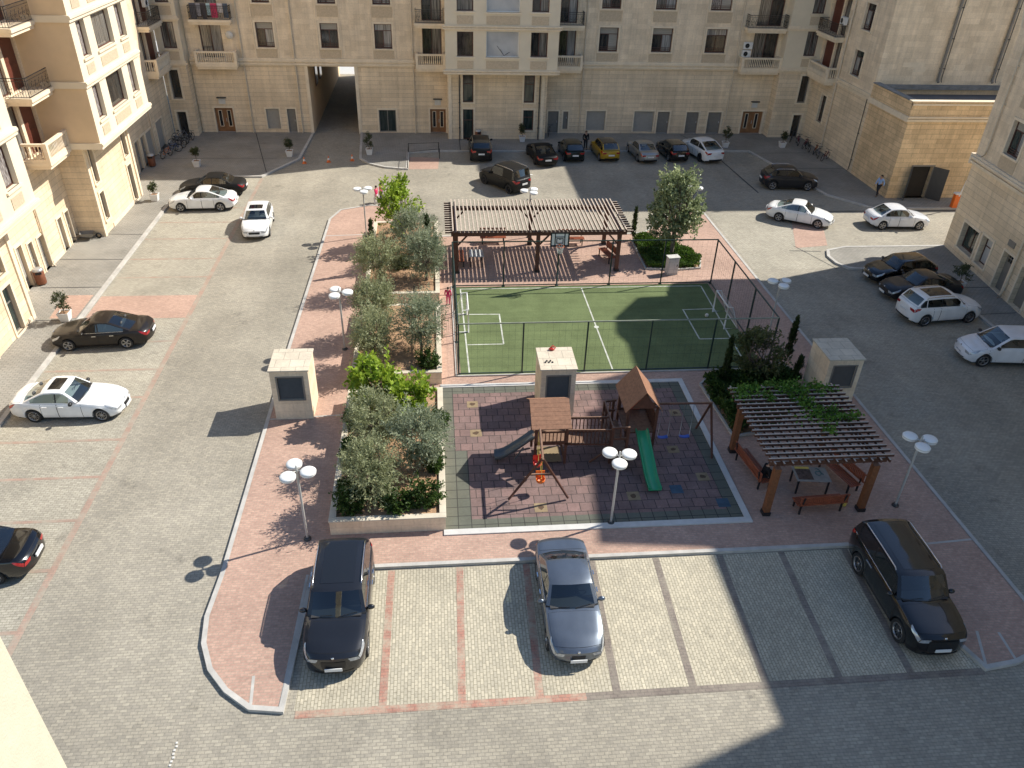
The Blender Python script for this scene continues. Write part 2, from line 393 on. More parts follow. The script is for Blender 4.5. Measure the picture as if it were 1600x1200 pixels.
mb = MB(); mb.sheet(-18.95, -13.702, 38.5, 41.2, .012); mb.face([(-2.2,63.4,.009),(.2,63.5,.009),(.3,66.4,.009),(-2.2,66.7,.009)])
mb.face([(24.0,46.8,.009),(26.4,47.2,.009),(28.4,53.0,.009),(26.2,53.2,.009)])
struct('red_paver_strips', mb, M['red'])
def strip_line(mb, x0, y0, x1, y1, w, z):
    d = Vector((x1-x0, y1-y0)).normalized(); n = Vector((-d.y, d.x)) * w/2
    mb.face([(x0-n.x,y0-n.y,z),(x1-n.x,y1-n.y,z),(x1+n.x,y1+n.y,z),(x0+n.x,y0+n.y,z)])

def arc(cx, cy, r, a0, a1, n=8): return [(cx + r*math.cos(R(a0+(a1-a0)*k/n)), cy + r*math.sin(R(a0+(a1-a0)*k/n))) for k in range(n+1)]
def offset(poly, d):
    """inset a counter-clockwise closed outline by d"""
    out = []; n = len(poly)
    for k in range(n):
        p0, p1, p2 = Vector(poly[k-1]), Vector(poly[k]), Vector(poly[(k+1) % n])
        a = (p1-p0).normalized(); b = (p2-p1).normalized()
        na = Vector((-a.y, a.x)); nb = Vector((-b.y, b.x)); s = na + nb
        s = s * (2 / max(.35, s.length_squared))
        out.append((p1.x + s.x*d, p1.y + s.y*d))
    return out
def kerbring(name, poly, m, w=.16, h=PZ+.02):
    mb = MB(); inn = offset(poly, w*1.0); n = len(poly)
    for k in range(n):
        a, b, c, d = poly[k], poly[(k+1) % n], inn[(k+1) % n], inn[k]
        mb.face([(*a,0),(*b,0),(*b,h),(*a,h)]); mb.face([(*a,h),(*b,h),(*c,h),(*d,h)])
    return struct(name, mb, m)

island = ([(-4.83,14.1)] + [(-4.55,19.56),(-2.5,19.58),(14.93,19.56),(16.86,14.05),(18.05,14.2)] +
          [(19.2,14.6),(20.0,16.0),(19.98,18),(19.74,34),(19.66,40),(19.6,53.0),(19.2,54.0),(18.6,54.3),(17.4,53.3),(15.6,51.4),(14.2,49.6),(12.5,49.3),(.2,49.25),(-1.25,49.5),(-1.3,51.4),(-2.0,54.8),(-4.9,55.1),(-6.9,54.2),(-7.5,52.4)] +
          [(-7.75,35),(-7.8,19.6),(-7.9,17.8),(-7.75,16.7),(-7.33,15.7),(-6.68,14.9),(-5.85,14.25)])
kerbring('island_kerb', island, M['kerb'])
mb = MB(); mb.face([(*p, PZ) for p in offset(island, .15)]); struct('island_pavement', mb, M['red'])
mb = MB()
for a in (((-5.8,14.3),(-5.9,15.4)),((-4.95,14.15),(-4.8,19.4)),((17.45,15.5),(16.95,14.2)),((18.15,15.4),(18.05,14.3)),((-7.5,49.4),(-4.3,49.6)),((-7.7,28.7),(-4.3,28.9)),((15.1,19.3),(19.8,19.6))):
    strip_line(mb, *a[0], *a[1], .09, PZ + .006)
struct('paving_edge_strips', mb, M['kerb'])

left_pave = [(-24,8),(-19.02,8),(-19.02,57.2),(-18.6,59.6),(-17.6,60.9),(-16,61.4),(-13.6,61.4),(-13.0,62.6),(-12.1,64.3),(-11.25,66),(-11.0,73.9),(-24,73.9)]
kerbring('left_kerb', left_pave, M['kerb'], .22)
mb = MB(); mb.face([(*p, PZ) for p in offset(left_pave, .15)]); struct('left_pavement', mb, M['pave'])
back_pave = [(-6.85,73.9),(-6.4,66),(-5.6,64.7),(-4.2,63.7),(-2.25,63.2),(-2.25,67.7),(.4,68.1),(28.2,68.1),(29.5,62),(30.5,56.8),(33,53.7),(41,53.7),(41,73.9)]
kerbring('back_kerb', back_pave, M['kerb'], .2)
mb = MB(); mb.face([(*p, PZ) for p in offset(back_pave, .15)]); struct('back_pavement', mb, M['pave'])
right_pave = [(25.6,44.2),(26.1,43.4),(27.0,43.2),(30.8,43.2),(30.9,20),(37,20),(37,46.84),(27.4,46.84),(25.9,46.3),(25.5,45.3)]
kerbring('right_kerb', right_pave, M['kerb'], .2)
mb = MB(); mb.face([(*p, PZ) for p in offset(right_pave, .15)]); struct('right_pavement', mb, M['pave'])
mb = MB(); z = PZ + .006
for a in ((-21.4,50,-19.1,49.9),(-23,46.1,-19.1,46),(-22.6,42.2,-19.1,42.2),(-21.3,38.3,-19.1,38.2),(-23,66,-13.2,66),(-16.2,73.4,-13.4,62.3),
          (23.3,73.3,24.8,68.1),(28.0,67.5,35,67.6),(29.4,63.2,35,63.2),(30.9,40.4,34,40.4),(30.9,37.0,33.3,37.1),(30.9,33.4,33,33.4),(2.2,71.6,2.2,68.2)):
    strip_line(mb, *a, .07, z)
strip_line(mb, 24.9, 66, 25.3, 57.5, .12, .01); strip_line(mb, 24.6, 53.45, 41, 53.5, .14, .012); strip_line(mb, 23.4, 46.4, 25.5, 46.2, .08, .01); strip_line(mb, 25.4, 43.5, 24.0, 47.2, .06, .01)
struct('drain_channels', mb, M['joint'])
mb = MB(); mb.face([(-20.7,38.5,z),(-19.35,38.5,z),(-19.35,41.2,z),(-20.9,41.2,z)]); struct('red_pavement_patch', mb, M['red'])

# playground surface
mb = MB(); z = PZ + .008
mb.sheet(.0, 11.55, 21.25, 30.85, z)
struct('playground_surface', mb, M['rubber'])
mb = MB(); z += .006
mb.sheet(.02, 11.5, 21.3, 21.8, z); mb.sheet(.02, .52, 21.8, 30.8, z); mb.sheet(11.0, 11.5, 21.8, 30.8, z); mb.sheet(.52, 11.0, 30.3, 30.8, z); mb.sheet(.52,1.02,21.8,26,z+.002)
struct('playground_border', mb, M['rubgrey'])
spots = [(10.65,28.27),(9.85,25.6),(10.6,23.75),(7.48,22.75),(3.71,22.3),(1.4,29.4),(1.45,27.2)]
mb = MB(); mq = MB()
for x, y in spots:
    mb.sheet(x-.25, x+.25, y-.25, y+.25, z + .003)
    n = 9; pts = [(x + .15*math.cos(2*math.pi*k/n)*rnd.uniform(.6,1.1), y + .15*math.sin(2*math.pi*k/n)*rnd.uniform(.5,1.1), z+.007) for k in range(n)]
    mq.face(pts)
struct('yellow_picture_tiles', mb, M['rubyel']); struct('tile_pictures', mq, M['rubbrown'])
mb = MB(); mb.sheet(9.05,9.55,22.8,23.3,z+.003); mb.sheet(10.7,11.2,21.9,22.4,z+.003); struct('blue_tiles', mb, M['rubblue'])
mb = MB()
for b in ((-.05,11.75,21.0,21.28),(-.05,11.75,30.82,31.08),(11.5,11.75,21.28,30.82)): mb.box(b[0],b[1],b[2],b[3],.0,PZ+.05)
struct('playground_kerb', mb, M['kerbwhite'])
# court
mb = MB(); mb.sheet(.95, 16.25, 31.85, 41.5, PZ + .010); struct('football_turf', mb, M['turf'])
mb = MB(); z = PZ + .016; w = .05
def ln(x0,y0,x1,y1): strip_line(mb, x0, y0, x1, y1, .075, z)
ln(1.38,32.05,1.25,41.25); ln(15.4,32.1,15.73,41.17); ln(1.3,41.22,15.7,41.17); ln(1.38,32.05,15.4,32.05); ln(8.5,32.1,8.43,41.2)
ln(1.4,38.1,3.3,38.05); ln(3.3,38.1,3.28,34.8); ln(3.28,34.8,1.4,34.8); ln(13.8,38.2,15.6,38.25); ln(13.8,38.25,13.78,34.88); ln(13.78,34.88,15.5,34.88)
mb.face([(8.47+.14*math.cos(k*math.pi/5), 36.4+.14*math.sin(k*math.pi/5), z+.003) for k in range(10)])
struct('court_lines', mb, M['line'])
# ---------------------------------------------------------------- buildings
class Wall:
    """vertical wall plane: O base point, u direction along, n outward normal (2D)"""
    def __init__(s, O, u, n): s.O = Vector(O); s.u = Vector(u).normalized(); s.n = Vector(n).normalized()
    def p(s, a, z, d=0.0):
        q = s.O + s.u*a + s.n*d; return (q.x, q.y, z)
    def panel(s, mb, a0, a1, z0, z1, holes=(), dep=.25, m=0, mr=0, d=0.0):
        A = sorted({a0, a1, *[h[0] for h in holes], *[h[1] for h in holes]}); Z = sorted({z0, z1, *[h[2] for h in holes], *[h[3] for h in holes]})
        A = [a for a in A if a0 <= a <= a1]; Z = [z for z in Z if z0 <= z <= z1]
        for i in range(len(A)-1):
            for j in range(len(Z)-1):
                ca, cz = (A[i]+A[i+1])/2, (Z[j]+Z[j+1])/2
                if any(h[0] < ca < h[1] and h[2] < cz < h[3] for h in holes): continue
                mb.face([s.p(A[i],Z[j],d), s.p(A[i+1],Z[j],d), s.p(A[i+1],Z[j+1],d), s.p(A[i],Z[j+1],d)], m)
        for h in holes:
            a, b, c, e = h[:4]; dd = h[4] if len(h) > 4 else dep
            for q in (((a,c),(b,c)),((b,c),(b,e)),((b,e),(a,e)),((a,e),(a,c))):
                mb.face([s.p(*q[0],d), s.p(*q[1],d), s.p(*q[1],d-dd), s.p(*q[0],d-dd)], mr)
    def box(s, mb, a0, a1, z0, z1, d0, d1, m=0):
        i = len(mb.v)
        mb.v += [s.p(a0,z0,d0),s.p(a1,z0,d0),s.p(a1,z0,d1),s.p(a0,z0,d1),s.p(a0,z1,d0),s.p(a1,z1,d0),s.p(a1,z1,d1),s.p(a0,z1,d1)]
        for q in ((3,2,1,0),(4,5,6,7),(0,1,5,4),(1,2,6,5),(2,3,7,6),(3,0,4,7)):
            mb.f.append(tuple(i+k for k in q)); mb.m.append(m); mb.sm.append(False)

class Bld:
    def __init__(s, name, loc, label, rz=0.0):
        s.root = thing(name, loc, label, 'building', None, rz); s.off = loc if not rz else (0,0,0)
    def mb(s): return MB(s.off)
    def part(s, name, mb, m, parent=None, **kw): return mb.build(name, m, parent or s.root, **kw)
    def window(s, W, a0, a1, z0, z1, dep=.22, pane='g_dark', kind='slider', upper=None, rail=True, surround=True, sill=True, fm='frame', pane2=None):
        f = s.mb(); t = .075; d = -dep
        for q in ((a0,a0+t,z0,z1),(a1-t,a1,z0,z1),(a0+t,a1-t,z0,z0+t),(a0+t,a1-t,z1-t,z1)): W.box(f, *q, d, d+.05)
        zt = z1
        if kind == 'slider':
            zt = z1 - (z1-z0)*.28; W.box(f, a0+t, a1-t, zt-.03, zt+.03, d, d+.045)
            am = (a0+a1)/2; W.box(f, am-.03, am+.03, z0+t, zt-.03, d, d+.045)
        elif kind == 'two':
            am = (a0+a1)/2; W.box(f, am-.03, am+.03, z0+t, z1-t, d, d+.045)
        elif kind == 'bar':
            zz = z0 + (z1-z0)*.63; W.box(f, a0+t, a1-t, zz-.03, zz+.03, d, d+.045)
        if rail:
            for k in range(3): W.box(f, a0+.02, a1-.02, z0+.08+k*.13, z0+.11+k*.13, d+.055, d+.085)
        fo = s.part('window', f, M[fm])
        zz1 = zt if kind == 'slider' else z1-t
        halves = [(a0+t, a1-t, pane)] if kind in ('plain','bar') else [(a0+t, (a0+a1)/2, pane), ((a0+a1)/2, a1-t, pane2 or pane)]
        for (ga, gb, gm) in halves:
            g = s.mb(); g.face([W.p(ga,z0+t,d+.015), W.p(gb,z0+t,d+.015), W.p(gb,zz1,d+.015), W.p(ga,zz1,d+.015)])
            s.part('pane', g, M[gm], fo)
        if kind == 'slider':
            g = s.mb(); g.face([W.p(a0+t,zt,d+.015), W.p(a1-t,zt,d+.015), W.p(a1-t,z1-t,d+.015), W.p(a0+t,z1-t,d+.015)])
            s.part('upper_pane', g, M[upper or pane], fo)
        if surround or sill:
            f = s.mb()
            if surround:
                W.box(f, a0-.16, a0, z0, z1, 0.002, .05); W.box(f, a1, a1+.16, z0, z1, 0.002, .05); W.box(f, a0-.16, a1+.16, z1, z1+.16, 0.002, .055)
            if sill: W.box(f, a0-.16, a1+.16, z0-.12, z0, -.05, .10)
            s.part('window_surround', f, M['trim'])
        return fo
    def shutter(s, W, a0, a1, z0, z1, m='shutter', dep=.2, name='roller_shutter'):
        f = s.mb(); n = max(2, int((z1-z0)/.14))
        for k in range(n):
            za = z0 + (z1-z0)*k/n; zb = z0 + (z1-z0)*(k+1)/n
            W.box(f, a0, a1, za+.006, zb-.006, -dep, -dep+.03)
        f.face([W.p(a0,z0,-dep+.002), W.p(a1,z0,-dep+.002), W.p(a1,z1,-dep+.002), W.p(a0,z1,-dep+.002)])
        o = s.part(name, f, M[m]); f = s.mb()
        W.box(f, a0-.12, a0, z0, z1, .002, .04); W.box(f, a1, a1+.12, z0, z1, .002, .04); W.box(f, a0-.12, a1+.12, z1, z1+.12, .002, .045)
        s.part('door_surround', f, M['trim']); return o
    def metdoor(s, W, a0, a1, z0, z1, dep=.16):
        f = s.mb(); W.box(f, a0, a1, z0, z1, -dep-.04, -dep); W.box(f, a0+.12, a1-.12, z0+.15, z0+.95, -dep, -dep+.012); W.box(f, a0+.12, a1-.12, z0+1.1, z1-.12, -dep, -dep+.012)
        o = s.part('metal_door', f, M['metdoor']); f = s.mb(); W.box(f, a1-.16, a1-.1, z0+.95, z0+1.12, -dep, -dep+.06); s.part('handle', f, M['steel'], o)
        f = s.mb(); W.box(f, a0-.12, a0, z0, z1, .002, .04); W.box(f, a1, a1+.12, z0, z1, .002, .04); W.box(f, a0-.12, a1+.12, z1, z1+.12, .002, .045); s.part('door_surround', f, M['trim'])
    def entrance(s, W, a0, a1, z0, z1, dep=.25):
        """double timber door with two tall narrow lights"""
        f = s.mb(); am = (a0+a1)/2; w = (a1-a0)/2
        W.box(f, a0, a1, z0, z1, -dep-.05, -dep)
        W.box(f, a0, a0+.09, z0, z1, -dep, -dep+.05); W.box(f, a1-.09, a1, z0, z1, -dep, -dep+.05); W.box(f, a0+.09, a1-.09, z1-.1, z1, -dep, -dep+.05); W.box(f, am-.03, am+.03, z0, z1-.1, -dep, -dep+.03)
        o = s.part('entrance_door', f, M['wood'])
        for c in (am-w*.48, am+w*.48):
            g = s.mb(); W.box(g, c-.17, c+.17, z0+.45, z1-.25, -dep+.001, -dep+.02); s.part('glazing_bead', g, M['trim'], o)
            g = s.mb(); W.box(g, c-.12, c+.12, z0+.5, z1-.3, -dep+.002, -dep+.026); s.part('pane', g, M['g_dark'], o)
        g = s.mb(); W.box(g, am+.06, am+.11, z0+.9, z0+1.2, -dep+.01, -dep+.08); s.part('handle', g, M['steel'], o)
        f = s.mb(); W.box(f, a0-.14, a0, z0, z1, .002, .05); W.box(f, a1, a1+.14, z0, z1, .002, .05); W.box(f, a0-.14, a1+.14, z1, z1+.14, .002, .055); s.part('door_surround', f, M['trim'])
        f = s.mb(); W.box(f, am-.28, am+.28, z1+.35, z1+.8, .004, .04); s.part('entrance_plate', f, M['offwhite'])
        f = s.mb(); W.box(f, am-.4, am+.4, z1+.86, z1+.94, .004, .2); s.part('entrance_lamp', f, M['darkgrey'])
    def cornice(s, W, a0, a1, z0, z1, d=.12, steps=3, m='trim', name='cornice', e0=0.0, e1=0.0):
        f = s.mb(); h = (z1-z0)/steps
        prof = [.35, .95, .45, 1.0, .6]
        for k in range(steps):
            dd = d*prof[k % 5]; W.box(f, a0-e0*dd, a1+e1*dd, z0+k*h, z0+(k+1)*h-.0, .001, dd)
        s.part(name, f, M[m])
    def pipe(s, W, a, z0, z1, d=.1, r=.055, m='zinc'):
        f = s.mb(); f.tube([W.p(a,z1,d), W.p(a,z0+.5,d), W.p(a,z0+.15,d+.02), W.p(a,z0+.03,d+.16)], r, 7)
        for k in range(int((z1-z0)/2.2)): W.box(f, a-.08, a+.08, z0+1+k*2.2, z0+1.05+k*2.2, 0, d)
        s.part('drainpipe', f, M[m])
    def balcony(s, W, a0, a1, zf, dep, kind='stone', ends=(True, True), slabh=.4, zr=None):
        """slab at floor height zf with a stone balustrade or an iron railing; W is the wall it hangs on"""
        f = s.mb(); W.box(f, a0, a1, zf-slabh*.5, zf, 0, dep); W.box(f, a0+.08, a1-.08, zf-slabh, zf-slabh*.5, 0, dep-.1)
        o = s.part('balcony', f, M['trim']); g = s.mb(); rt = zf + 1.05 if zr is None else zr
        P0, P1, Q0, Q1 = (Vector(W.p(a, 0, d)) for a, d in ((a0+.1,dep-.1),(a1-.1,dep-.1),(a0+.1,.0),(a1-.1,.0)))
        runs = [(P0, P1)] + ([(Q0, P0)] if ends[0] else []) + ([(Q1, P1)] if ends[1] else [])
        up = Vector((0,0,1))
        if kind == 'stone':
            for c in (P0, P1): g.box(c.x-.11, c.x+.11, c.y-.11, c.y+.11, zf+.002, rt+.02)
        for p, q in runs:
            dv = (q-p).normalized()
            if kind == 'stone': p = p + dv*(.112 if p in (P0, P1) else .0); q = q - dv*.112
            else: p = p + dv*(.0 if p in (P0, P1) else .0); q = q - dv*(.0 if (p, q) == (P0, P1) else .025)
            L = (q-p).length
            if kind == 'stone':
                g.bar(p+up*(zf+.09), q+up*(zf+.09), .16, .176); g.bar(p+up*(rt-.07), q+up*(rt-.07), .2, .14)
                n = max(2, int(L/.17))
                for k in range(n):
                    c = p + dv*(L*(k+.5)/n); h = rt-.14-(zf+.178)
                    g.lathe([(.035,0),(.06,h*.25),(.03,h*.6),(.045,h)], (c.x, c.y, zf+.178), 6)
            else:
                g.bar(p+up*(zf+.06), q+up*(zf+.06), .03, .03); g.bar(p+up*rt, q+up*rt, .045, .035); g.bar(p+up*(rt-.16), q+up*(rt-.16), .02, .02)
                n = max(2, int(L/.13))
                for k in range(n+1):
                    c = p + dv*(L*k/n); g.bar(c+up*(zf+.05), c+up*rt, .016, .016)
                m = max(1, int(L/.42))
                for k in range(m):      # scrolls
                    c = p + dv*(L*(k+.5)/m) + up*(zf+.48)
                    for s2 in (-1, 1):
                        g.tube([c + dv*(s2*.16*t*math.cos(t*7)) + up*(.30*s2*(1-t)+.13*math.sin(t*7)*t) for t in [j/12 for j in range(13)]], .013, 4)
        s.part('balustrade' if kind == 'stone' else 'iron_railing', g, M['trim'] if kind == 'stone' else M['iron'], o)
        return o

def ac_unit(p, rz, label, group='air conditioners on the balconies'):
    t = thing('air_conditioner', p, label, 'air conditioner', group, rz)
    m = MB(); m.box(-.4,.4,-.15,.15,.04,.62); m.build('casing', M['white'], t, bevel=.02)
    m = MB(); m.lathe([(.24,0),(.24,.02),(.20,.03)], (-.1,-.152,.33), 16, axis='y')
    for k in range(5): m.bar((-.1,-.185,.33),(-.1+.22*math.cos(k*1.2566),-.185,.33+.22*math.sin(k*1.2566)),.02,.02)
    m.face([(-.1+.2*math.cos(k*.5236),-.160,.33+.2*math.sin(k*.5236)) for k in range(12)], 1)
    m.build('fan_grille', [M['darkgrey'], M['black']], t)
    m = MB(); m.box(-.32,-.26,-.17,.17,0,.04); m.box(.26,.32,-.17,.17,0,.04); m.build('bracket', M['steel'], t)
    return t

FL = [6.05, 9.55, 13.05, 16.55]       # upper floor levels
TOP, TOWER = 23.5, 27.3

# ----- back building -------------------------------------------------------
B = Bld('apartment_building', (0, 73.7, 0), 'long beige stone apartment block closing the far end of the courtyard, with a drive-through passage')
Wb = Wall((0, 73.7), (1, 0), (0, -1)); Wc = Wall((0, 71.7), (1, 0), (0, -1)); Wu = Wall((0, 70.2), (1, 0), (0, -1))
XL, XR = -20.9, 31.6
ent = [(-19.6,-18.0,.1,2.25),(-.38,1.05,.1,2.25),(29.25,31.25,.1,2.2)]
shut = [(-15.1,-13.95,.4,2.2),(14.2,16.0,.35,2.15),(18.75,20.65,.25,2.15)]
md = [(-13.25,-12.5,.1,2.2),(10.55,11.55,.1,2.12),(11.98,12.45,.46,2.1),(21.0,22.15,.1,2.12),(23.8,24.98,.1,2.1),(25.9,27.2,.1,2.1)]
gd = [(-5.05,-3.5,.15,2.15)]
wins = [(-15.0,-13.55),(-9.6,-8.1),(-5.0,-3.5),(14.8,16.5),(19.6,21.45),(24.55,26.45)]
gh = [h + (.25,) for h in ent] + [h + (.2,) for h in shut] + [h + (.16,) for h in md] + [h + (.2,) for h in gd] + [(-11.0,-6.95,0,5.85,.02)]
m = B.mb(); Wb.panel(m, XL, XR, 0, 6.05, gh, m=0, mr=1)
Wc.panel(m, 1.2, 10.05, 0, 6.1, [(2.56,3.5,.1,2.75),(2.56,3.5,3.35,5.8),(8.0,8.95,.9,2.7),(8.0,8.95,3.35,5.8)], .18, 0, 1)
for x in (1.2, 10.05): m.face([(x,71.7,0),(x,73.7,0),(x,73.7,6.1),(x,71.7,6.1)])
B.part('ground_floor_wall', m, [M['stone'], M['reveal']])
m = B.mb()
for x in (-11.0, -6.95): m.face([(x,73.72,0),(x,98.5,0),(x,98.5,5.85),(x,73.72,5.85)], 0)
m.face([(-11,73.72,5.85),(-6.95,73.72,5.85),(-6.95,98.5,5.85),(-11,98.5,5.85)], 1)
for y in (80, 86, 92): m.box(-11,-6.95,y,y+.4,5.45,5.85,1)
m.box(-9.1,-8.8,97.9,98.3,4.9,5.85,1); m.box(-11,-6.95,98.0,98.35,5.0,5.25,1)
B.part('passage', m, [M['tan'], M['conc']])
for y in (77.5, 80.5):
    m = B.mb(); m.box(-10.99,-10.93,y,y+1.6,3.3,5.2); o = B.part('window', m, M['frame'])
    m = B.mb(); m.box(-10.98,-10.91,y+.1,y+1.5,3.4,5.1); B.part('pane', m, M['g_dark'], o)
for h in ent: B.entrance(Wb, *h)
for h in shut: B.shutter(Wb, *h)
for h in md: B.metdoor(Wb, *h)
B.window(Wb, *gd[0], dep=.2, pane='g_green', kind='two', rail=False, sill=False, fm='metdoor')
for a0 in (2.56, 8.0):
    B.window(Wc, a0, a0+.94, *( (.1,2.75) if a0 < 3 else (.9,2.7)), dep=.18, pane='g_green', kind='bar', rail=False)
    B.window(Wc, a0, a0+.94, 3.35, 5.8, dep=.18, pane='g_green', kind='bar', rail=False)
for x in (-11.28, -6.95, 1.28, 9.55):
    W = Wc if 0 < x < 10 else Wb
    m = B.mb(); W.box(m, x, x+.28, 0, 6.0 if W is Wc else 5.85, .003, .07); B.part('pilaster', m, M['trim'])
for a0, a1 in ((XL,-19.8),(-17.85,-15.3),(-13.8,-13.4),(-12.3,-11.3),(-6.6,-5.2),(-3.35,-.55),(12.6,14.05),(16.2,18.6),(22.3,23.65),(25.1,25.8),(27.3,29.1)):
    m = B.mb(); Wb.box(m, a0, a1, .78, .83, .002, .04); B.part('plinth_band', m, M['trim'])
m = B.mb(); Wc.box(m, 3.65, 7.85, .72, .77, .002, .04); B.part('plinth_band', m, M['trim'])
# upper walls
uh = [(a, b, z+1.3, z+3.3) for a, b in wins for z in FL]
dl = [(-.88,.8), (11.2,12.7), (29.0,31.3), (-19.7,-17.9)]
dh = [(a, b, z+.1, z+3.2) for a, b in dl for z in FL]
m = B.mb(); Wb.panel(m, XL, XR, 6.05, TOP, uh + dh, .24, 0, 1)
B.part('upper_wall', m, [M['stone2'], M['reveal']])
m = B.mb(); m.face([(XL,73.7,TOP),(XR,73.7,TOP),(XR,90,TOP),(XL,90,TOP)]); m.face([(XL,90,5.86),(XR,90,5.86),(XR,90,TOP),(XL,90,TOP)]); m.box(XL,XR,73.7,74.0,TOP,TOP+.02); B.part('roof', m, M['roof'])
panes = ['g_dark','g_curt','g_dark','g_curt','g_dark','g_lace']
k = 0
for i, (a, b) in enumerate(wins):
    for j, z in enumerate(FL):
        k += 1
        B.window(Wb, a, b, z+1.3, z+3.3, dep=.24, pane=panes[(i*2+j) % 6], upper=['g_blind','g_blind','g_pale'][(i+j) % 3], pane2=['g_pale','g_dark','g_pale','g_blind'][(i+2*j) % 4])
        m = B.mb(); Wb.box(m, a-.12, b+.12, z+.3, z+1.15, .002, .03); B.part('spandrel_panel', m, M['panel'])
        [(lambda m: (Wb.box(m, e, e+.08, z+.25, z+3.48, .002, .05), B.part('window_strip', m, M['trim'])))(B.mb()) for e in (a-.28, b+.2)]
for i, (a, b) in enumerate(dl):
    for z in FL:
        B.window(Wb, a, b, z+.1, z+3.2, dep=.24, pane=['g_dark','g_dark','g_curt','g_curt'][i], pane2=['g_curt','g_pale','g_dark','g_pale'][i], kind='two', rail=False, surround=False, sill=False)
B.cornice(Wb, XL, -1.6, 5.85, 6.5, .24, 5); B.cornice(Wb, 13.3, 27.9, 5.85, 6.5, .24, 5)
for a0, a1 in ((-1.5, 1.05), (10.66, 13.25), (27.9, 31.6), (-20.2, -16.75)):
    for j, z in enumerate(FL[:3]):
        B.balcony(Wb, a0, a1, z+.05, 1.1 if a0 > -3 and a0 < 20 else 1.0, 'stone' if j == 0 else 'iron', ends=(True, True))
for x in (-1.75, 13.55, 27.6, -12.0, -16.4): B.pipe(Wb, x, .1, TOP)
for x in (2.25, 9.4): B.pipe(Wc, x, .1, 6.0, .1, .05, 'darkgrey')
# central bay
bh = []
for z in FL: bh += [(2.05,3.42,z+1.4,z+3.35),(4.5,7.3,z+1.35,z+3.4),(8.28,9.72,z+1.4,z+3.35)]
m = B.mb(); Wu.panel(m, 1.05, 10.65, 6.05, TOWER, bh, .3, 0, 0)
for x in (1.05, 10.65): m.face([(x,70.2,6.05),(x,73.72,6.05),(x,73.72,TOWER),(x,70.2,TOWER)])
m.face([(1.05,70.2,6.05),(10.65,70.2,6.05),(10.65,73.7,6.05),(1.05,73.7,6.05)]); m.face([(1.05,70.2,TOWER),(10.65,70.2,TOWER),(10.65,78,TOWER),(1.05,78,TOWER)])
for x in (1.05,10.65): m.face([(x,73.7,TOP),(x,78,TOP),(x,78,TOWER),(x,73.7,TOWER)])
m.face([(1.05,78,TOP),(10.65,78,TOP),(10.65,78,TOWER),(1.05,78,TOWER)])
B.part('bay_wall', m, [M['cream']])
for j, z in enumerate(FL):
    B.window(Wu, 2.05, 3.42, z+1.4, z+3.35, .3, ['g_dark','g_curt'][j % 2], 'plain', rail=False, surround=False)
    B.window(Wu, 4.5, 7.3, z+1.35, z+3.4, .3, 'g_white', 'plain', rail=False, surround=False, fm='white')
    B.window(Wu, 8.28, 9.72, z+1.4, z+3.35, .3, 'g_dark', 'two', pane2='g_curt', rail=False, surround=False)
    m = B.mb()
    for a, b in ((2.05,3.42),(4.5,7.3),(8.28,9.72)): m = B.mb(); Wu.box(m, a, b, z+.42, z+1.08, .002, .025); B.part('spandrel_panel', m, M['panel'])
    B.cornice(Wu, 1.05, 10.65, z-.05, z+.33, .22, 4, name='string_course', e0=1, e1=1)
for x, lab in ((13.0, 'white air conditioner on the stone balcony right of the central bay'),): pass

# corner blocks (left and right ends of the back building)
def corner(sx, x0, x1, xw):
    """x0..x1 block face at Y 72.6, xw the side-wall plane it meets"""
    W = Wall((0, 72.5), (1, 0), (0, -1)); a, b = min(x0, x1), max(x0, x1)
    d0, d1 = (a+.45, a+1.25) if sx < 0 else (b-1.25, b-.45)
    u0, u1 = (a+.5, a+1.6) if sx < 0 else (b-1.6, b-.5)
    m = B.mb(); W.panel(m, a, b, 0, 6.05, [(d0,d1,.1,2.2),(d0,d1,3.3,5.7)], .2, 0, 0)
    W.panel(m, a, b, 6.05, TOWER, [(u0,u1,z+1.35,z+3.4) for z in FL], .2, 1, 1)
    xi = b if sx < 0 else a; xo = a if sx < 0 else b
    for x in (xi, xo): m.face([(x,72.5,0),(x,76,0),(x,76,6.05),(x,72.5,6.05)], 0); m.face([(x,72.5,6.05),(x,76,6.05),(x,76,TOWER),(x,72.5,TOWER)], 1)
    m.face([(a,72.5,TOWER),(b,72.5,TOWER),(b,76,TOWER),(a,76,TOWER)], 1)
    B.part('corner_block', m, [M['stone'], M['cream']])
    B.window(W, d0, d1, .1, 2.2, .2, 'g_dark', 'plain', rail=False, sill=False, fm='metdoor'); B.window(W, d0, d1, 3.3, 5.7, .2, 'g_dark', 'plain', rail=False, fm='metdoor')
    for z in FL: B.window(W, u0, u1, z+1.35, z+3.4, .2, 'g_curt', 'two', rail=False, surround=False)
    for z in FL: B.cornice(W, a, b, z-.05, z+.33, .2, 3, name='string_course', e0=1, e1=1)
    for z in FL: m = B.mb(); W.box(m, u0-.05, u1+.05, z+.42, z+1.1, .002, .025); B.part('spandrel_panel', m, M['panel'])
corner(-1, -23.0, -21.0, -23); corner(1, 31.6, 35.0, 35)

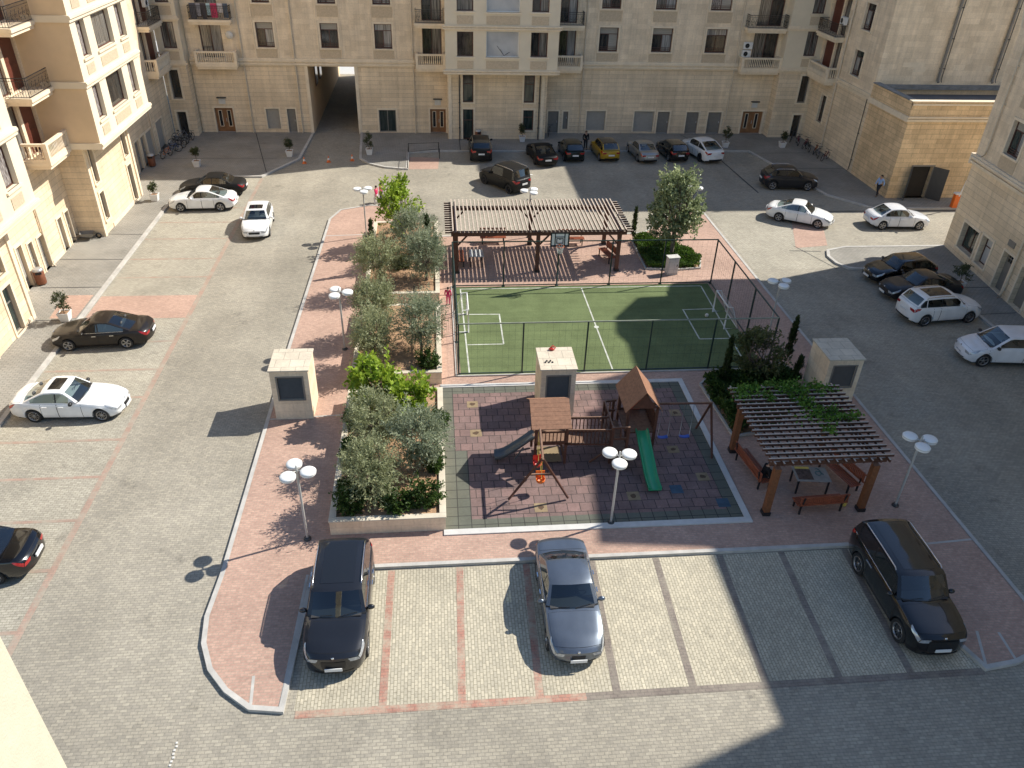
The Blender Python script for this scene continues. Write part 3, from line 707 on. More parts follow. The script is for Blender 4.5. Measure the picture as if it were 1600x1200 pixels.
# ----- left building -------------------------------------------------------
LB = Bld('apartment_building', (-23.1, 44, 0), 'sunlit cream apartment block along the left side, with projecting bays and balconies', 0)
Wl = Wall((-23.1, 0), (0, 1), (1, 0)); Wg = Wall((-21.5, 0), (0, 1), (1, 0)); Wy = Wall((-20.0, 0), (0, 1), (1, 0))
m = LB.mb()
dB = [(41.9,42.55,.1,2.6),(43.2,43.75,.1,2.3),(44.4,45.15,.1,2.15),(47.3,47.9,.1,2.15),(48.45,49.0,.1,2.15)]
dD = [(62.5,63.5,.1,2.35),(63.95,64.95,.1,2.35),(65.3,66.9,.1,2.3),(68.1,69.9,.1,2.4)]
Wl.panel(m, 39, 49.65, 0, 6.05, dB, .18, 0, 1); LB.part('ground_floor_wall', m, [M['stone'], M['reveal']]); m = LB.mb(); Wl.panel(m, 57.4, 72.6, 0, 6.05, dD, .18, 0, 1); LB.part('ground_floor_wall', m, [M['stone'], M['reveal']]); m = LB.mb()
dC = [(50.35,51.05,.9,2.7),(50.3,51.0,3.35,5.75),(55.85,56.6,.15,2.7),(55.95,56.75,3.3,5.75)]
dA = [(36.6,37.45,.15,2.7),(36.85,37.5,3.3,5.75),(32.3,33.2,.15,2.7),(32.3,33.2,3.3,5.75)]
Wg.panel(m, 49.6, 57.5, 0, 6.1, dC, .22, 0, 1)
for y in (49.6, 57.5): m.face([(-23.1,y,0),(-21.5,y,0),(-21.5,y,6.1),(-23.1,y,6.1)])
LB.part('ground_floor_wall', m, [M['stone'], M['reveal']]); m = LB.mb(); Wg.panel(m, 26, 38.7, 0, 6.1, dA, .22, 0, 1); m.face([(-23.1,38.7,0),(-21.5,38.7,0),(-21.5,38.7,6.1),(-23.1,38.7,6.1)])
LB.part('ground_floor_wall', m, [M['stone'], M['reveal']])
for h in dB[:3]+dB[3:]: LB.shutter(Wl, *h, name='shutter_door') if h[1]-h[0] > .6 else LB.metdoor(Wl, *h, dep=.14)
for i, h in enumerate(dD): LB.shutter(Wl, *h, dep=.16) if i > 1 else LB.metdoor(Wl, *h, dep=.14)
for h in dC + dA: LB.window(Wg, *h, dep=.22, pane='g_green', kind='bar', rail=False, fm='metdoor')
for y in (49.6, 57.2, 38.4, 34.2): m = LB.mb(); Wg.box(m, y, y+.3, 0, 6.05, .002, .08); LB.part('pilaster', m, M['trim'])
for y0, y1 in ((39.2,41.7),(45.4,47.1),(57.6,62.3),(70.1,72.4)): m = LB.mb(); Wl.box(m, y0, y1, .0, .35, .002, .05); LB.part('plinth_band', m, M['trim'])
for y0, y1 in ((51.3,55.6),(38.0,38.35),(33.5,34.1)): m = LB.mb(); Wg.box(m, y0, y1, .0, .35, .002, .06); LB.part('plinth_band', m, M['trim'])
m = LB.mb()
bd = [(41.0,42.0,.15,2.6),(47.3,48.1,.1,3.1)]
rz_holes = [(40.5,41.9,z+.1,z+3.1) for z in FL] + [(42.9,44.0,z+1.1,z+3.1) for z in FL] + [(45.5,46.7,z+.1,z+3.1) for z in FL]+ [(47.05,48.7,z+.1,z+3.1) for z in FL]
Wl.panel(m, 39, 49.65, 6.05, TOP, rz_holes, .2, 0, 1); LB.part('upper_wall', m, [M['stone2'], M['reveal']]); m = LB.mb()
dd_holes = [(68.9,70.0,z+.1,z+3.1) for z in FL] + [(70.4,72.2,z+.1,z+3.1) for z in FL]
Wl.panel(m, 57.4, 72.6, 6.05, TOP, dd_holes, .2, 0, 1)
LB.part('upper_wall', m, [M['stone2'], M['reveal']])
for z in FL:
    LB.window(Wl, 42.9, 44.0, z+1.1, z+3.1, .2, 'g_lace', 'plain', rail=False)
    LB.window(Wl, 40.5, 41.9, z+.1, z+3.1, .2, 'g_dark', 'two', rail=False, sill=False, surround=False)
    LB.window(Wl, 45.5, 46.7, z+.1, z+3.1, .2, 'g_curt', 'plain', rail=False, sill=False, surround=False)
    LB.window(Wl, 68.9, 70.0, z+.1, z+3.1, .2, 'g_curt', 'plain', rail=False, sill=False, surround=False)
    for a, b in ((47.05,48.7),(70.4,72.2)):
        m = LB.mb(); Wl.box(m, a, b, z+.1, z+3.1, -.2, -.14); Wl.box(m, a+.15, b-.15, z+.35, z+1.4, -.14, -.12); Wl.box(m, a+.15, b-.15, z+1.6, z+2.9, -.14, -.12)
        LB.part('balcony_door', m, M['redwood'])
for j, z in enumerate(FL[:3]):
    LB.balcony(Wl, 45.9, 48.88, z+.05, 1.35, 'stone' if j == 0 else 'iron', ends=(True, False))
    LB.balcony(Wl, 39.65, 42.1, z+.05, 1.35, 'stone' if j == 0 else 'iron', ends=(False, True))
    LB.balcony(Wl, 68.8, 72.4, z+.05, .95, 'stone' if j == 0 else 'iron', ends=(True, True))
def bay(b0, b1, win):
    m = LB.mb(); hs = [(a, b, z+1.4, z+3.35) for a, b in win for z in FL]
    Wy.panel(m, b0, b1, 6.05, TOWER, hs, .3, 0, 0)
    m.face([(-20,b0,6.05),(-20,b1,6.05),(-23.1,b1,6.05),(-23.1,b0,6.05)])
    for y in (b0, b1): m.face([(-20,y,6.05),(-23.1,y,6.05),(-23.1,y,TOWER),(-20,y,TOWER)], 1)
    m.face([(-20,b0,TOWER),(-20,b1,TOWER),(-28,b1,TOWER),(-28,b0,TOWER)], 1)
    LB.part('bay_wall', m, [M['cream'], M['tan']])  # bay sides take tan: their shade is put into the colour
    for j, z in enumerate(FL):
        for i, (a, b) in enumerate(win): LB.window(Wy, a, b, z+1.4, z+3.35, .3, ['g_lace','g_dark','g_lace'][i] if j % 2 == 0 else ['g_lace','g_curt','g_lace'][i], 'plain', rail=False, surround=False)
        m = LB.mb()
        for a, b in win: m = LB.mb(); Wy.box(m, a+.05, b-.05, z+.5, z+1.05, .002, .03); LB.part('spandrel_panel', m, M['panel'])
        m = LB.mb()
        for (a0, a1, a2, a3) in ((.001,.10,-.06,.12),(.001,.17,.12,.24),(.001,.13,.24,.30)): m.box(-20.0+a0, -20+a1, b0-.1, b1+.1, z+a2, z+a3); 
        for y, sg in ((b0,-1),(b1,1)): m.box(-22.4, -20.0, y, y+sg*.1, z-.06, z+.30)
        LB.part('string_course', m, M['cream'])
bay(48.9, 58.6, [(49.75,51.0),(52.1,55.05),(56.15,57.5)]); bay(29.5, 39.6, [(31.0,32.3),(33.4,36.2),(37.3,38.55)])
m = LB.mb(); m.face([(-23.1,26,TOP),(-23.1,72.6,TOP),(-36,72.6,TOP),(-36,26,TOP)]); m.face([(-36,26,0),(-36,72.6,0),(-36,72.6,TOP),(-36,26,TOP)]); m.face([(-36,26,0),(-20.0,26,0),(-20,26,TOP),(-36,26,TOP)]); LB.part('roof', m, M['roof'])
LB.pipe(Wl, 39.9, .1, TOP, .1, .055, 'darkgrey'); LB.pipe(Wl, 45.1, .1, TOP, .1, .055, 'zinc'); LB.pipe(Wl, 66.95, .1, TOP, .1, .05, 'zinc')

# ----- right back block with the low annexe --------------------------------
RB = Bld('apartment_building', (35, 62, 0), 'plain beige stone block with two tall downpipes in the far right corner')
Wr = Wall((35, 0), (0, 1), (-1, 0)); Wf = Wall((0, 62), (1, 0), (0, -1))
m = RB.mb(); wr = [(64.75,66.3,z+1.15,z+3.1) for z in FL]
Wr.panel(m, 62, 73.7, 0, 6.05, [(69.3,70.3,2.3,4.6)], .2, 0, 0); Wr.panel(m, 62, 73.7, 6.05, TOP, wr + [(70.3,72.1,z+.1,z+3.1) for z in FL] + [(68.9,70,z+.1,z+3.1) for z in FL], .22, 1, 1)
Wf.panel(m, 35, 60, 6.05, TOP, (), .2, 1, 1); Wf.panel(m, 35, 60, 0, 6.05)
RB.part('wall', m, [M['stone'], M['stone2']])
m = RB.mb(); m.face([(35,62,TOP),(60,62,TOP),(60,76,TOP),(35,76,TOP)]); m.face([(60,62,0),(60,76,0),(60,76,TOP),(60,62,TOP)]); RB.part('roof', m, M['roof'])
for i, z in enumerate(FL):
    RB.window(Wr, 64.75, 66.3, z+1.15, z+3.1, .22, ['g_green','g_dark','g_curt','g_dark'][i], 'slider', surround=True, pane2='g_pale')
    RB.window(Wr, 68.9, 70, z+.1, z+3.1, .22, 'g_curt', 'plain', rail=False, surround=False, sill=False)
    m = RB.mb(); Wr.box(m, 70.3, 72.1, z+.1, z+3.1, -.22, -.15); RB.part('balcony_door', m, M['redwood'])
RB.window(Wr, 69.3, 70.3, 2.3, 4.6, .2, 'g_dark', 'plain', rail=False)
for j, z in enumerate(FL[:3]): RB.balcony(Wr, 68.6, 72.45, z+.05, .95, 'stone' if j == 0 else 'iron')
RB.cornice(Wr, 62, 68.4, 5.95, 6.5, .15, 4)
for x in (40.1, 44.7): RB.pipe(Wf, x, 7.5, TOP, .14, .10, 'metdoor'); RB.pipe(Wf, x+.3, 7.5, TOP, .10, .03, 'darkgrey')
RB.pipe(Wr, 68.0, .1, TOP, .12, .06); RB.pipe(Wr, 62.4, .1, 6.2, .08, .03, 'darkgrey')
for a0, a1, z0, z1 in ((36.9,38.7,8.6,8.95),(37.9,38.9,8.25,8.6),(43.9,44.8,8.3,8.75),(44.5,45.2,9.4,9.75)): m = RB.mb(); Wf.box(m, a0, a1, z0, z1, .001, .006); RB.part('patched_block', m, M['trim'])

AN = Bld('annexe', (35, 56, 0), 'low flat-roofed stone annexe with a parapet and an open dark metal door')
Wa = Wall((0, 56), (1, 0), (0, -1))
m = AN.mb(); Wa.panel(m, 35, 52, 0, 6.2, [(36.5,38.15,.1,2.6)], .35, 0, 0); Wr.panel(m, 56, 62, 0, 6.2)
AN.part('wall', m, [M['warm'], M['reveal']])
m = AN.mb(); m.box(34.9, 52, 55.88, 56.25, 6.2, 7.4); m.box(34.9, 35.25, 56.25, 61.98, 6.2, 7.4); AN.part('parapet', m, M['warm'])
m = AN.mb(); m.box(34.8, 52, 55.8, 56.32, 7.402, 7.47, 0); m.box(34.8, 35.35, 56.32, 61.9, 7.402, 7.47, 1); m.box(35.35, 52, 61.55, 61.98, 7.0, 7.3, 1); AN.part('coping', m, [M['trim'], M['lead']])
m = AN.mb(); m.sheet(35.25, 52, 56.25, 61.98, 6.55); AN.part('roof', m, M['roof'])
AN.cornice(Wa, 34.8, 52, 5.95, 6.35, .26, 4); AN.cornice(Wa, 34.9, 52, 7.05, 7.395, .22, 3)
m = AN.mb(); Wr.box(m, 56, 62, 5.95, 6.35, .001, .2); AN.part('cornice', m, M['trim'])
m = AN.mb(); m.box(36.5,38.15,56.34,56.36,.1,2.6); AN.part('dark_interior', m, M['shade'])
m = AN.mb(); m.bar((38.2,55.97,1.36),(38.95,55.1,1.36),.06,2.45); AN.part('metal_door', m, M['darkgrey']); m = AN.mb(); m.bar((36.5,55.97,1.36),(36.05,55.3,1.36),.05,2.45); AN.part('metal_door', m, M['darkgrey'])
m = AN.mb(); Wa.box(m, 36.4, 36.5, .1, 2.6, .002, .06); Wa.box(m, 38.15, 38.25, .1, 2.6, .002, .06); Wa.box(m, 36.4, 38.25, 2.6, 2.7, .002, .06); AN.part('door_frame', m, M['metdoor'])

# ----- right building (also throws the large shadow) ------------------------
TR = 21.25
RR = Bld('apartment_building', (34.5, 46.84, 0), 'shaded beige stone apartment block at the right edge, ground floor with shop windows', -math.atan2(1.2, 10.84))
# local frame: x into the building, y = along the facade (0 .. -46)
Wq = Wall((0, 0), (0, -1), (-1, 0))
gsh = [(1.55,3.5,.75,2.4),(3.98,5.2,.72,2.5),(6.5,7.6,.15,2.55),(8.6,9.9,.15,2.5),(11,12.5,.7,2.4),(13.5,15,.7,2.4)]
m = MB(); Wq.panel(m, 0, 46, 0, 5.85, gsh, .35, 0, 0)
m.face([(0,0,0),(14,0,0),(14,0,5.85),(0,0,5.85)])
RR.part('ground_floor_wall', m, [M['stone']])
uq = [(a, a+1.55, z+1.25, z+3.2) for a in (2.8, 7.2, 12.5, 17.2) for z in FL[:3]]
m = MB(); Wq.panel(m, 0, 46, 5.85, TR, uq, .24, 0, 0); m.face([(0,0,5.85),(14,0,5.85),(14,0,TR),(0,0,TR)]); m.face([(14,0,0),(14,-46,0),(14,-46,TR),(14,0,TR)])
m.face([(0,0,TR),(14,0,TR),(14,-46,TR),(0,-46,TR)], 1); m.face([(0,-46,0),(14,-46,0),(14,-46,TR),(0,-46,TR)])
RR.part('upper_wall', m, [M['stone2'], M['roof']])
def tower(name, y0, y1, z0, z1, z2=None):
    m = MB(); m.box(.02, 10, y0, y1, z0, z1)
    if z2: m.face([(.02,y0,z1),(10,y0,z1),(10,y1,z2),(.02,y1,z2)]); m.face([(.02,y1,z1),(10,y1,z1),(10,y1,z2),(.02,y1,z2)])
    RR.part(name, m, M['cream'])
tower('roof_tower', -17.4, -9.0, TR, 26.3); tower('roof_tower', -9.0, -6.6, TR, 25.6); tower('roof_tower', -46, -26.7, TR, 26.6)
m = MB(); m.face([(.02,-17.4,TR),(.02,-17.4,22.3),(.02,-26.7,TR)]); m.face([(10,-17.4,TR),(10,-17.4,22.3),(10,-26.7,TR)]); m.face([(.02,-17.4,22.3),(10,-17.4,22.3),(10,-26.7,TR),(.02,-26.7,TR)]); RR.part('roof_shadow_wedge', m, M['roof'])  # unseen wedge, added to slope the edge of the cast shadow
prof = [(-6.6,TR-.02),(-6.6,23.5),(-3.9,23.7),(-2.6,24.2),(-.93,24.1),(.92,22.5),(.43,20.7),(1.6,20.45),(1.9,20.0),(1.42,17.5),(.16,14.0),(-.03,13.6),(-.03,TR-.02)]
m = MB()
for x in (.02, 10): m.face([(x,y,z) for y, z in prof])
for a, b in zip(prof, prof[1:]+prof[:1]): m.face([(.02,*a),(10,*a),(10,*b),(.02,*b)])
RR.part('corner_shadow_profile', m, M['cream'])  # unseen roof profile, shaped to cast the shadow outline on the court
RR.cornice(Wq, 0, 46, 5.75, 6.4, .28, 5); m = MB(); m.box(-.2, 14, .001, .2, 5.75, 6.4); RR.part('cornice', m, M['trim'])
RR.window(Wq, *gsh[0], .35, 'g_green', 'two', rail=False); RR.window(Wq, *gsh[1], .35, 'g_white', 'bar', rail=False)
RR.metdoor(Wq, *gsh[2], .3); RR.metdoor(Wq, *gsh[3], .3); RR.window(Wq, *gsh[4], .35, 'g_green', 'two', rail=False); RR.window(Wq, *gsh[5], .35, 'g_green', 'two', rail=False)
m = MB()
for i in range(3):
    for j in range(2): Wq.box(m, 6.7+i*.26, 6.88+i*.26, 1.95+j*.28, 2.15+j*.28, -.29, -.27)
RR.part('door_lights', m, M['g_dark'])
m = MB(); Wq.box(m, 6.55, 7.25, 2.95, 3.3, .002, .05); RR.part('wall_plate', m, M['metdoor'])
for a in (2.8, 7.2, 12.5, 17.2):
    for j, z in enumerate(FL[:3]):
        RR.window(Wq, a, a+1.55, z+1.25, z+3.2, .24, ['g_green','g_dark'][j % 2], 'slider', pane2='g_pale', upper='g_blind')
        m = MB(); Wq.box(m, a-.1, a+1.65, z+.4, z+1.1, .002, .03); RR.part('spandrel_panel', m, M['panel'])
RR.pipe(Wq, 7.95, .1, 5.7, .12, .06); RR.pipe(Wq, 1.2, 6.5, TR-.1, .12, .05)

# ----- own building, left of the camera ------------------------------------
NB = Bld('apartment_building', (-4, 0, 0), 'bright cream plaster wall edge close to the camera in the lower left corner')
m = NB.mb(); m.box(-5.7, -4.0, -3, 4.955, 0, 15.0); NB.part('bay_wall', m, flat('sunlit_cream_plaster', (.60,.54,.405), .85, var=.05, scale=5, bump=.3, vs2=(60,.05)))
m = NB.mb(); m.box(-5.8, -4.0, -3.1, 4.955, 15.0, 15.15); NB.part('coping', m, M['trim'])
m = NB.mb()
for z in (9.3,): m.box(-4.0, -3.92, -2.5, 2.0, z, z+.25)
NB.part('string_course', m, M['cream'])
# ---------------------------------------------------------------- street lamps
def make_lamp(label):
    t = thing('street_lamp', (0,0,0), label, 'street lamp', 'street lamps with three white round shades')
    m = MB(); m.lathe([(.13,0),(.13,.02),(.045,.04),(.045,3.2),(.03,3.45),(0,3.46)], (0,0,0), 10); m.build('pole', M['galv'], t, sharp=40)
    m = MB(); m.lathe([(.14,0),(.14,.05),(.07,.10)], (0,0,0), 10); m.build('base_plate', M['darkgrey'], t)
    for k in range(3):
        a = R(90 + 120*k + 20); dx, dy = math.cos(a), math.sin(a)
        m = MB(); m.tube([(0,0,3.22),(dx*.15,dy*.15,3.26),(dx*.3,dy*.3,3.24)], .022, 6); b = m.build('arm', M['galv'], t)
        m = MB(); c = (dx*.40, dy*.40, 3.18)
        m.lathe([(0,-.05),(.20,-.05),(.265,-.03),(.275,0),(.275,.07),(.25,.10),(.15,.115),(0,.12)], c, 22); m.build('lamp_shade', M['lampglass'], t, sharp=50)
        m = MB(); m.lathe([(.277,.045),(.284,.05),(.284,.06),(.277,.065)], c, 22); m.build('rim_band', M['galv'], b)
    return t
lamp_spots = [(-5.02,21.15,'street lamp on the red paving beside the front left planter corner, above the navy suv',0),
 (6.27,21.3,'street lamp at the front edge of the playground, between the swing and the green slide',.5),
 (-4.85,34.65,'street lamp on the red paving left of the olive trees, halfway along the planters',.2),
 (-4.7,49.2,'street lamp at the far tip of the paved island, by two children in pink',.9),
 (17.8,21.6,'street lamp on the dark paving right of the vine-covered pergola',.35),
 (17.6,35.0,'street lamp outside the right-hand court fence, by the kerb of the shaded road',.7),
 (17.1,49.3,'street lamp half hidden by the tall ficus tree beyond the court',.1),
 (6.1,48.85,'street lamp behind the timber pergola beyond the court, in front of the dark pickup',1.1)]
L0 = make_lamp(lamp_spots[0][2]); L0.location = (*lamp_spots[0][:2], PZ)
for x, y, lab, r in lamp_spots[1:]: dup(L0, (x, y, PZ), r, lab)

# ---------------------------------------------------------------- vent shafts
def vent(x, y, w, d, lab, mcol):
    t = thing('ventilation_shaft', (x, y, PZ), lab, 'ventilation shaft', 'stone clad ventilation shafts')
    h = 2.5; W = Wall((-w/2, -d/2), (1,0), (0,-1)); m = MB()
    W.panel(m, 0, w, 0, h, [(.28,w-.28,1.05,2.2)], .1, 0, 0)
    for x0 in (-w/2, w/2): m.face([(x0,-d/2,0),(x0,d/2,0),(x0,d/2,h),(x0,-d/2,h)])
    m.face([(-w/2,d/2,0),(w/2,d/2,0),(w/2,d/2,h),(-w/2,d/2,h)]); m.build('stone_body', mcol, t)
    m = MB(); m.box(-w/2-.05,w/2+.05,-d/2-.05,d/2+.05,h,h+.07); m.build('roof_slab', bricks('roof_slab_stone_'+str(int(x)), (.62,.54,.42),(.55,.48,.37),(.36,.31,.24), .62,.62,.012, big=.2, bigscale=.7, stain=(1.4,.7)), t, bevel=.012)
    m = MB(); n = 13
    for k in range(n):
        z = 1.08 + k*1.1/n; m.face([(-w/2+.28,-d/2+.02,z),(w/2-.28,-d/2+.02,z),(w/2-.28,-d/2+.09,z+.075),(-w/2+.28,-d/2+.09,z+.075)])
    m.face([(-w/2+.28,-d/2+.098,1.05),(w/2-.28,-d/2+.098,1.05),(w/2-.28,-d/2+.098,2.2),(-w/2+.28,-d/2+.098,2.2)])
    m.build('louvre', M['louvre'], t)
    m = MB()
    for q in ((.22,.28,1.0,2.25),(w-.28,w-.22,1.0,2.25),(.28,w-.28,1.0,1.05),(.28,w-.28,2.2,2.25)): W.box(m, *q, .002, .03)
    m.build('louvre_frame', M['metdoor'], t)
    return t
vent(-6.5, 29.55, 1.62, 1.75, 'sunlit stone ventilation shaft standing by the kerb left of the planters', M['stone2'])
vent(5.12, 29.15, 1.55, 1.8, 'stone ventilation shaft at the back edge of the playground, bits of litter on its roof', M['stone2'])
vent(18.35, 29.4, 1.62, 1.85, 'shaded stone ventilation shaft by the right-hand kerb behind the vine-covered pergola', M['stone2'])
zt = PZ + 2.57
m = MB(); m.ball((0,0,.06),.16,.1,.06,8); m.tube([(-.1,0,.08),(.05,.05,.2),(.18,0,.1)],.03,5); tag(m.build('toy', M['red_p'], loc=(5.0,29.85,zt)), 'small red toy thrown on the roof of the middle ventilation shaft', 'toy')
m = MB()
for k in range(5): m.box(-.2+k*.08,-.14+k*.08,-.1+.12*(k%2),-.02+.12*(k%2),0,.04)
tag(m.build('litter', M['black'], loc=(4.75,28.85,zt)), 'dark scraps lying on the roof of the middle ventilation shaft', 'litter')

# ---------------------------------------------------------------- court fence, goals, hoop
t = thing('court_fence', (8.6, 31.9, PZ), 'dark green metal fence of posts and rails around the football court', 'fence')
off = (8.6, 31.9, PZ); FH = 2.85
posts = [(x,41.5) for x in (.82,3.8,7.0,10.15,13.3,16.42)] + [(x,31.92) for x in (.86,3.94,7.03,10.14,13.3,16.4)] + [(.84,y) for y in (35.1,38.3)] + [(16.4,y) for y in (35.1,38.4)]
for x, y in posts:
    m = MB(off); m.box(x-.035,x+.035,y-.035,y+.035,PZ,PZ+FH); m.box(x-.09,x+.09,y-.09,y+.09,PZ,PZ+.02); m.build('post', M['green'], t)
for a, b in (((.82,41.5),(16.42,41.5)),((.86,31.92),(16.4,31.92)),((.84,31.92),(.84,41.5)),((16.4,31.92),(16.4,41.5))):
    m = MB(off); m.bar((*a,PZ+FH),(*b,PZ+FH),.055,.055); m.build('top_rail', M['railpale'] if b[1] < 40 and a[1] < 40 else M['green'], t)
    m = MB(off); m.bar((*a,PZ+.10),(*b,PZ+.10),.05,.05); m.build('bottom_rail', M['green'], t)
    m = MB(off); d = Vector((b[0]-a[0], b[1]-a[1], 0)); L = d.length; d /= L
    for k in range(1, 6): m.bar((*a,PZ+k*.48),(*b,PZ+k*.48),.004,.004)
    n = int(L/.3)
    for k in range(n):
        p = Vector((*a,0)) + d*(k*.3); m.bar(p+Vector((0,0,PZ+.1)), p+Vector((0,0,PZ+FH)), .004,.004)
    m.build('wire_netting', M['green'], t)
m = MB(off)
for z in (.0,): m.box(.75,16.5,31.78,31.86,.0,PZ+.06); m.box(.70,.78,31.78,41.6,0,PZ+.06)
m.build('base_kerb', M['kerb'], t)

def goal(x, sx, y0, y1, lab, rz=0):
    t = thing('football_goal', (x,(y0+y1)/2,PZ), lab, 'football goal', 'white football goals'); w = (y1-y0)/2; h = 1.35; d = .75*sx
    for s in (-1,1):
        m = MB(); m.cyl((0,s*w,0),(0,s*w,h),.04); m.build('post', M['white'], t)
        m = MB(); m.tube([(0,s*w,h),(d*.35,s*w,h-.02),(d,s*w,.04),(0,s*w,.04)],.025,6); m.build('side_brace', M['white'], t)
    m = MB(); m.cyl((0,-w,h),(0,w,h),.04); m.build('crossbar', M['white'], t)
    m = MB(); m.cyl((d,-w,.04),(d,w,.04),.025); m.build('ground_bar', M['white'], t)
    m = MB()
    for k in range(13):
        y = -w + 2*w*k/12; m.bar((d*.35,y,h-.03),(d,y,.05),.006); m.bar((0,y,h),(d*.35,y,h-.03),.006)
    for k in range(8):
        f = k/7; m.bar((d*(.35+.65*f),-w,(h-.03)*(1-f)+.05*f),(d*(.35+.65*f),w,(h-.03)*(1-f)+.05*f),.006)
    m.build('net', M['offwhite'], t)
goal(15.45, 1, 35.9, 37.9, 'white football goal in the shaded right end of the court')
goal(1.5, -1, 36.1, 38.1, 'white football goal against the left fence of the court')
t = thing('basketball_hoop', (6.98,41.42,PZ), 'basketball board with a black frame and white net on the far court fence', 'basketball hoop')
m = MB(); m.box(-.5,.5,-.10,-.06,2.65,3.4); m.build('backboard', M['white'], t)
m = MB()
for q in ((-.55,.55,2.60,2.68),(-.55,.55,3.38,3.46),(-.55,-.47,2.68,3.38),(.47,.55,2.68,3.38),(-.2,.2,2.78,2.82),(-.2,.2,3.06,3.10),(-.2,-.16,2.82,3.06),(.16,.2,2.82,3.06),(-.30,-.25,2.68,3.38),(.25,.30,2.68,3.38),(-.25,.25,3.16,3.20)): m.box(q[0],q[1],-.125,-.102,q[2],q[3])
m.build('board_frame', M['black'], t)
m = MB(); m.tube([(.23*math.cos(k*.5236),-.36+.23*math.sin(k*.5236),2.72) for k in range(13)],.012,5); m.bar((0,-.1,2.72),(0,-.14,2.72),.1,.06); m.build('hoop', M['orange_p'], t)
m = MB()
for k in range(12):
    a, b = k*.5236, (k+1)*.5236
    m.bar((.22*math.cos(a),-.36+.22*math.sin(a),2.71),(.13*math.cos(b),-.36+.13*math.sin(b),2.30),.015); m.bar((.22*math.cos(b),-.36+.22*math.sin(b),2.71),(.13*math.cos(a),-.36+.13*math.sin(a),2.30),.015)
m.build('net', M['white'], t)
m = MB(); m.cyl((0,.02,0),(0,.02,3.2),.05); m.bar((0,0,3.1),(0,-.1,3.0),.08); m.build('support_post', M['green'], t)
for x, y, lab in ((15.1,36.2,'pale bottle'),(15.35,36.4,'pale bottle')): pass
for (x,y,lab) in ((14.9,37.3,'pale plastic bag lying just inside the right-hand goal mouth'),(16.0,34.0,'small pale ball lying in the right near corner of the court')):
    m = MB(); m.ball((0,0,.11),.11,.11,.11,10); tag(m.build('ball' if 'ball' in lab else 'plastic_bag', M['offwhite'], loc=(x,y,PZ+.01)), lab, 'ball' if 'ball' in lab else 'bag')

# ---------------------------------------------------------------- pergolas
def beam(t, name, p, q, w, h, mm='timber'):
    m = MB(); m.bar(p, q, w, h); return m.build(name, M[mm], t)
t = thing('pergola', (6.05, 45.6, PZ), 'long timber pergola with slatted roof and knee braces beyond the football court', 'pergola')
X0, X1, Y0, Y1, ZR = -5.25, 5.35, -2.5, 2.75, 2.75
px_ = [-4.95, -.02, 4.95]
for x in px_:
    for y in (-2.1, 2.05):
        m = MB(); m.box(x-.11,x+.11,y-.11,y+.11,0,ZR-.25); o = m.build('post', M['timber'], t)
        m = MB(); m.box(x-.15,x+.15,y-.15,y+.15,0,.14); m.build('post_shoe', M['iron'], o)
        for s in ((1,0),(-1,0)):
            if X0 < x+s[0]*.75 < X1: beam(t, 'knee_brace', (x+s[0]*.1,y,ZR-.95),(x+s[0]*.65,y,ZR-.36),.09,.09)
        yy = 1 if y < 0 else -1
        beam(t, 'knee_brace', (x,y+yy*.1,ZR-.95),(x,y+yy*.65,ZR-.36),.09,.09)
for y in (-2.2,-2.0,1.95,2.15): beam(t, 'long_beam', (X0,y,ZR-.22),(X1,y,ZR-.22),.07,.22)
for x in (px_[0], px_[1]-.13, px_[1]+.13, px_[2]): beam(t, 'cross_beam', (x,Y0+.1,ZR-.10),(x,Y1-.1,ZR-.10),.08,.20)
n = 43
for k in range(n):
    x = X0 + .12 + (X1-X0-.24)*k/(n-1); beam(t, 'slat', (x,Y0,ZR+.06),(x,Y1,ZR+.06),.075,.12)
m = MB()
for k in range(14):
    y = Y0 + .2 + (Y1-Y0-.4)*k/13
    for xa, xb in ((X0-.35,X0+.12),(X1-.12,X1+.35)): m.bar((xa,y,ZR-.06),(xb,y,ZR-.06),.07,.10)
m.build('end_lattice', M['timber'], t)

t = thing('pergola', (14.35, 23.4, PZ), 'square timber pergola with a climbing vine on its slats, shaded, beside the playground', 'pergola')
X0, X1, Y0, Y1, ZR = -2.25, 2.45, -1.85, 2.85, 2.50
for x, y in ((-1.98,1.95),(-1.95,-1.95),(1.9,-1.95),(1.95,1.95)):
    m = MB(); m.box(x-.12,x+.12,y-.12,y+.12,0,ZR-.2); o = m.build('post', M['post'], t)
    m = MB(); m.box(x-.15,x+.15,y-.15,y+.15,0,.16); m.build('post_shoe', M['iron'], o)
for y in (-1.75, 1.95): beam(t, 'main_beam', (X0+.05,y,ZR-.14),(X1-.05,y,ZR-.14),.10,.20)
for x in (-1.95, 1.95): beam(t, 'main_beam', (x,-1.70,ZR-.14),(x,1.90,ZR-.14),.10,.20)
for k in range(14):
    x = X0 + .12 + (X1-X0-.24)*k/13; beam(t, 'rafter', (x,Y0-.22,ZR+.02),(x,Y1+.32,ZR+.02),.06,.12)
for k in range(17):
    y = Y0 + (Y1-Y0)*k/16; beam(t, 'slat', (X0-.1,y,ZR+.13),(X1+.1,y,ZR+.13),.07,.10)

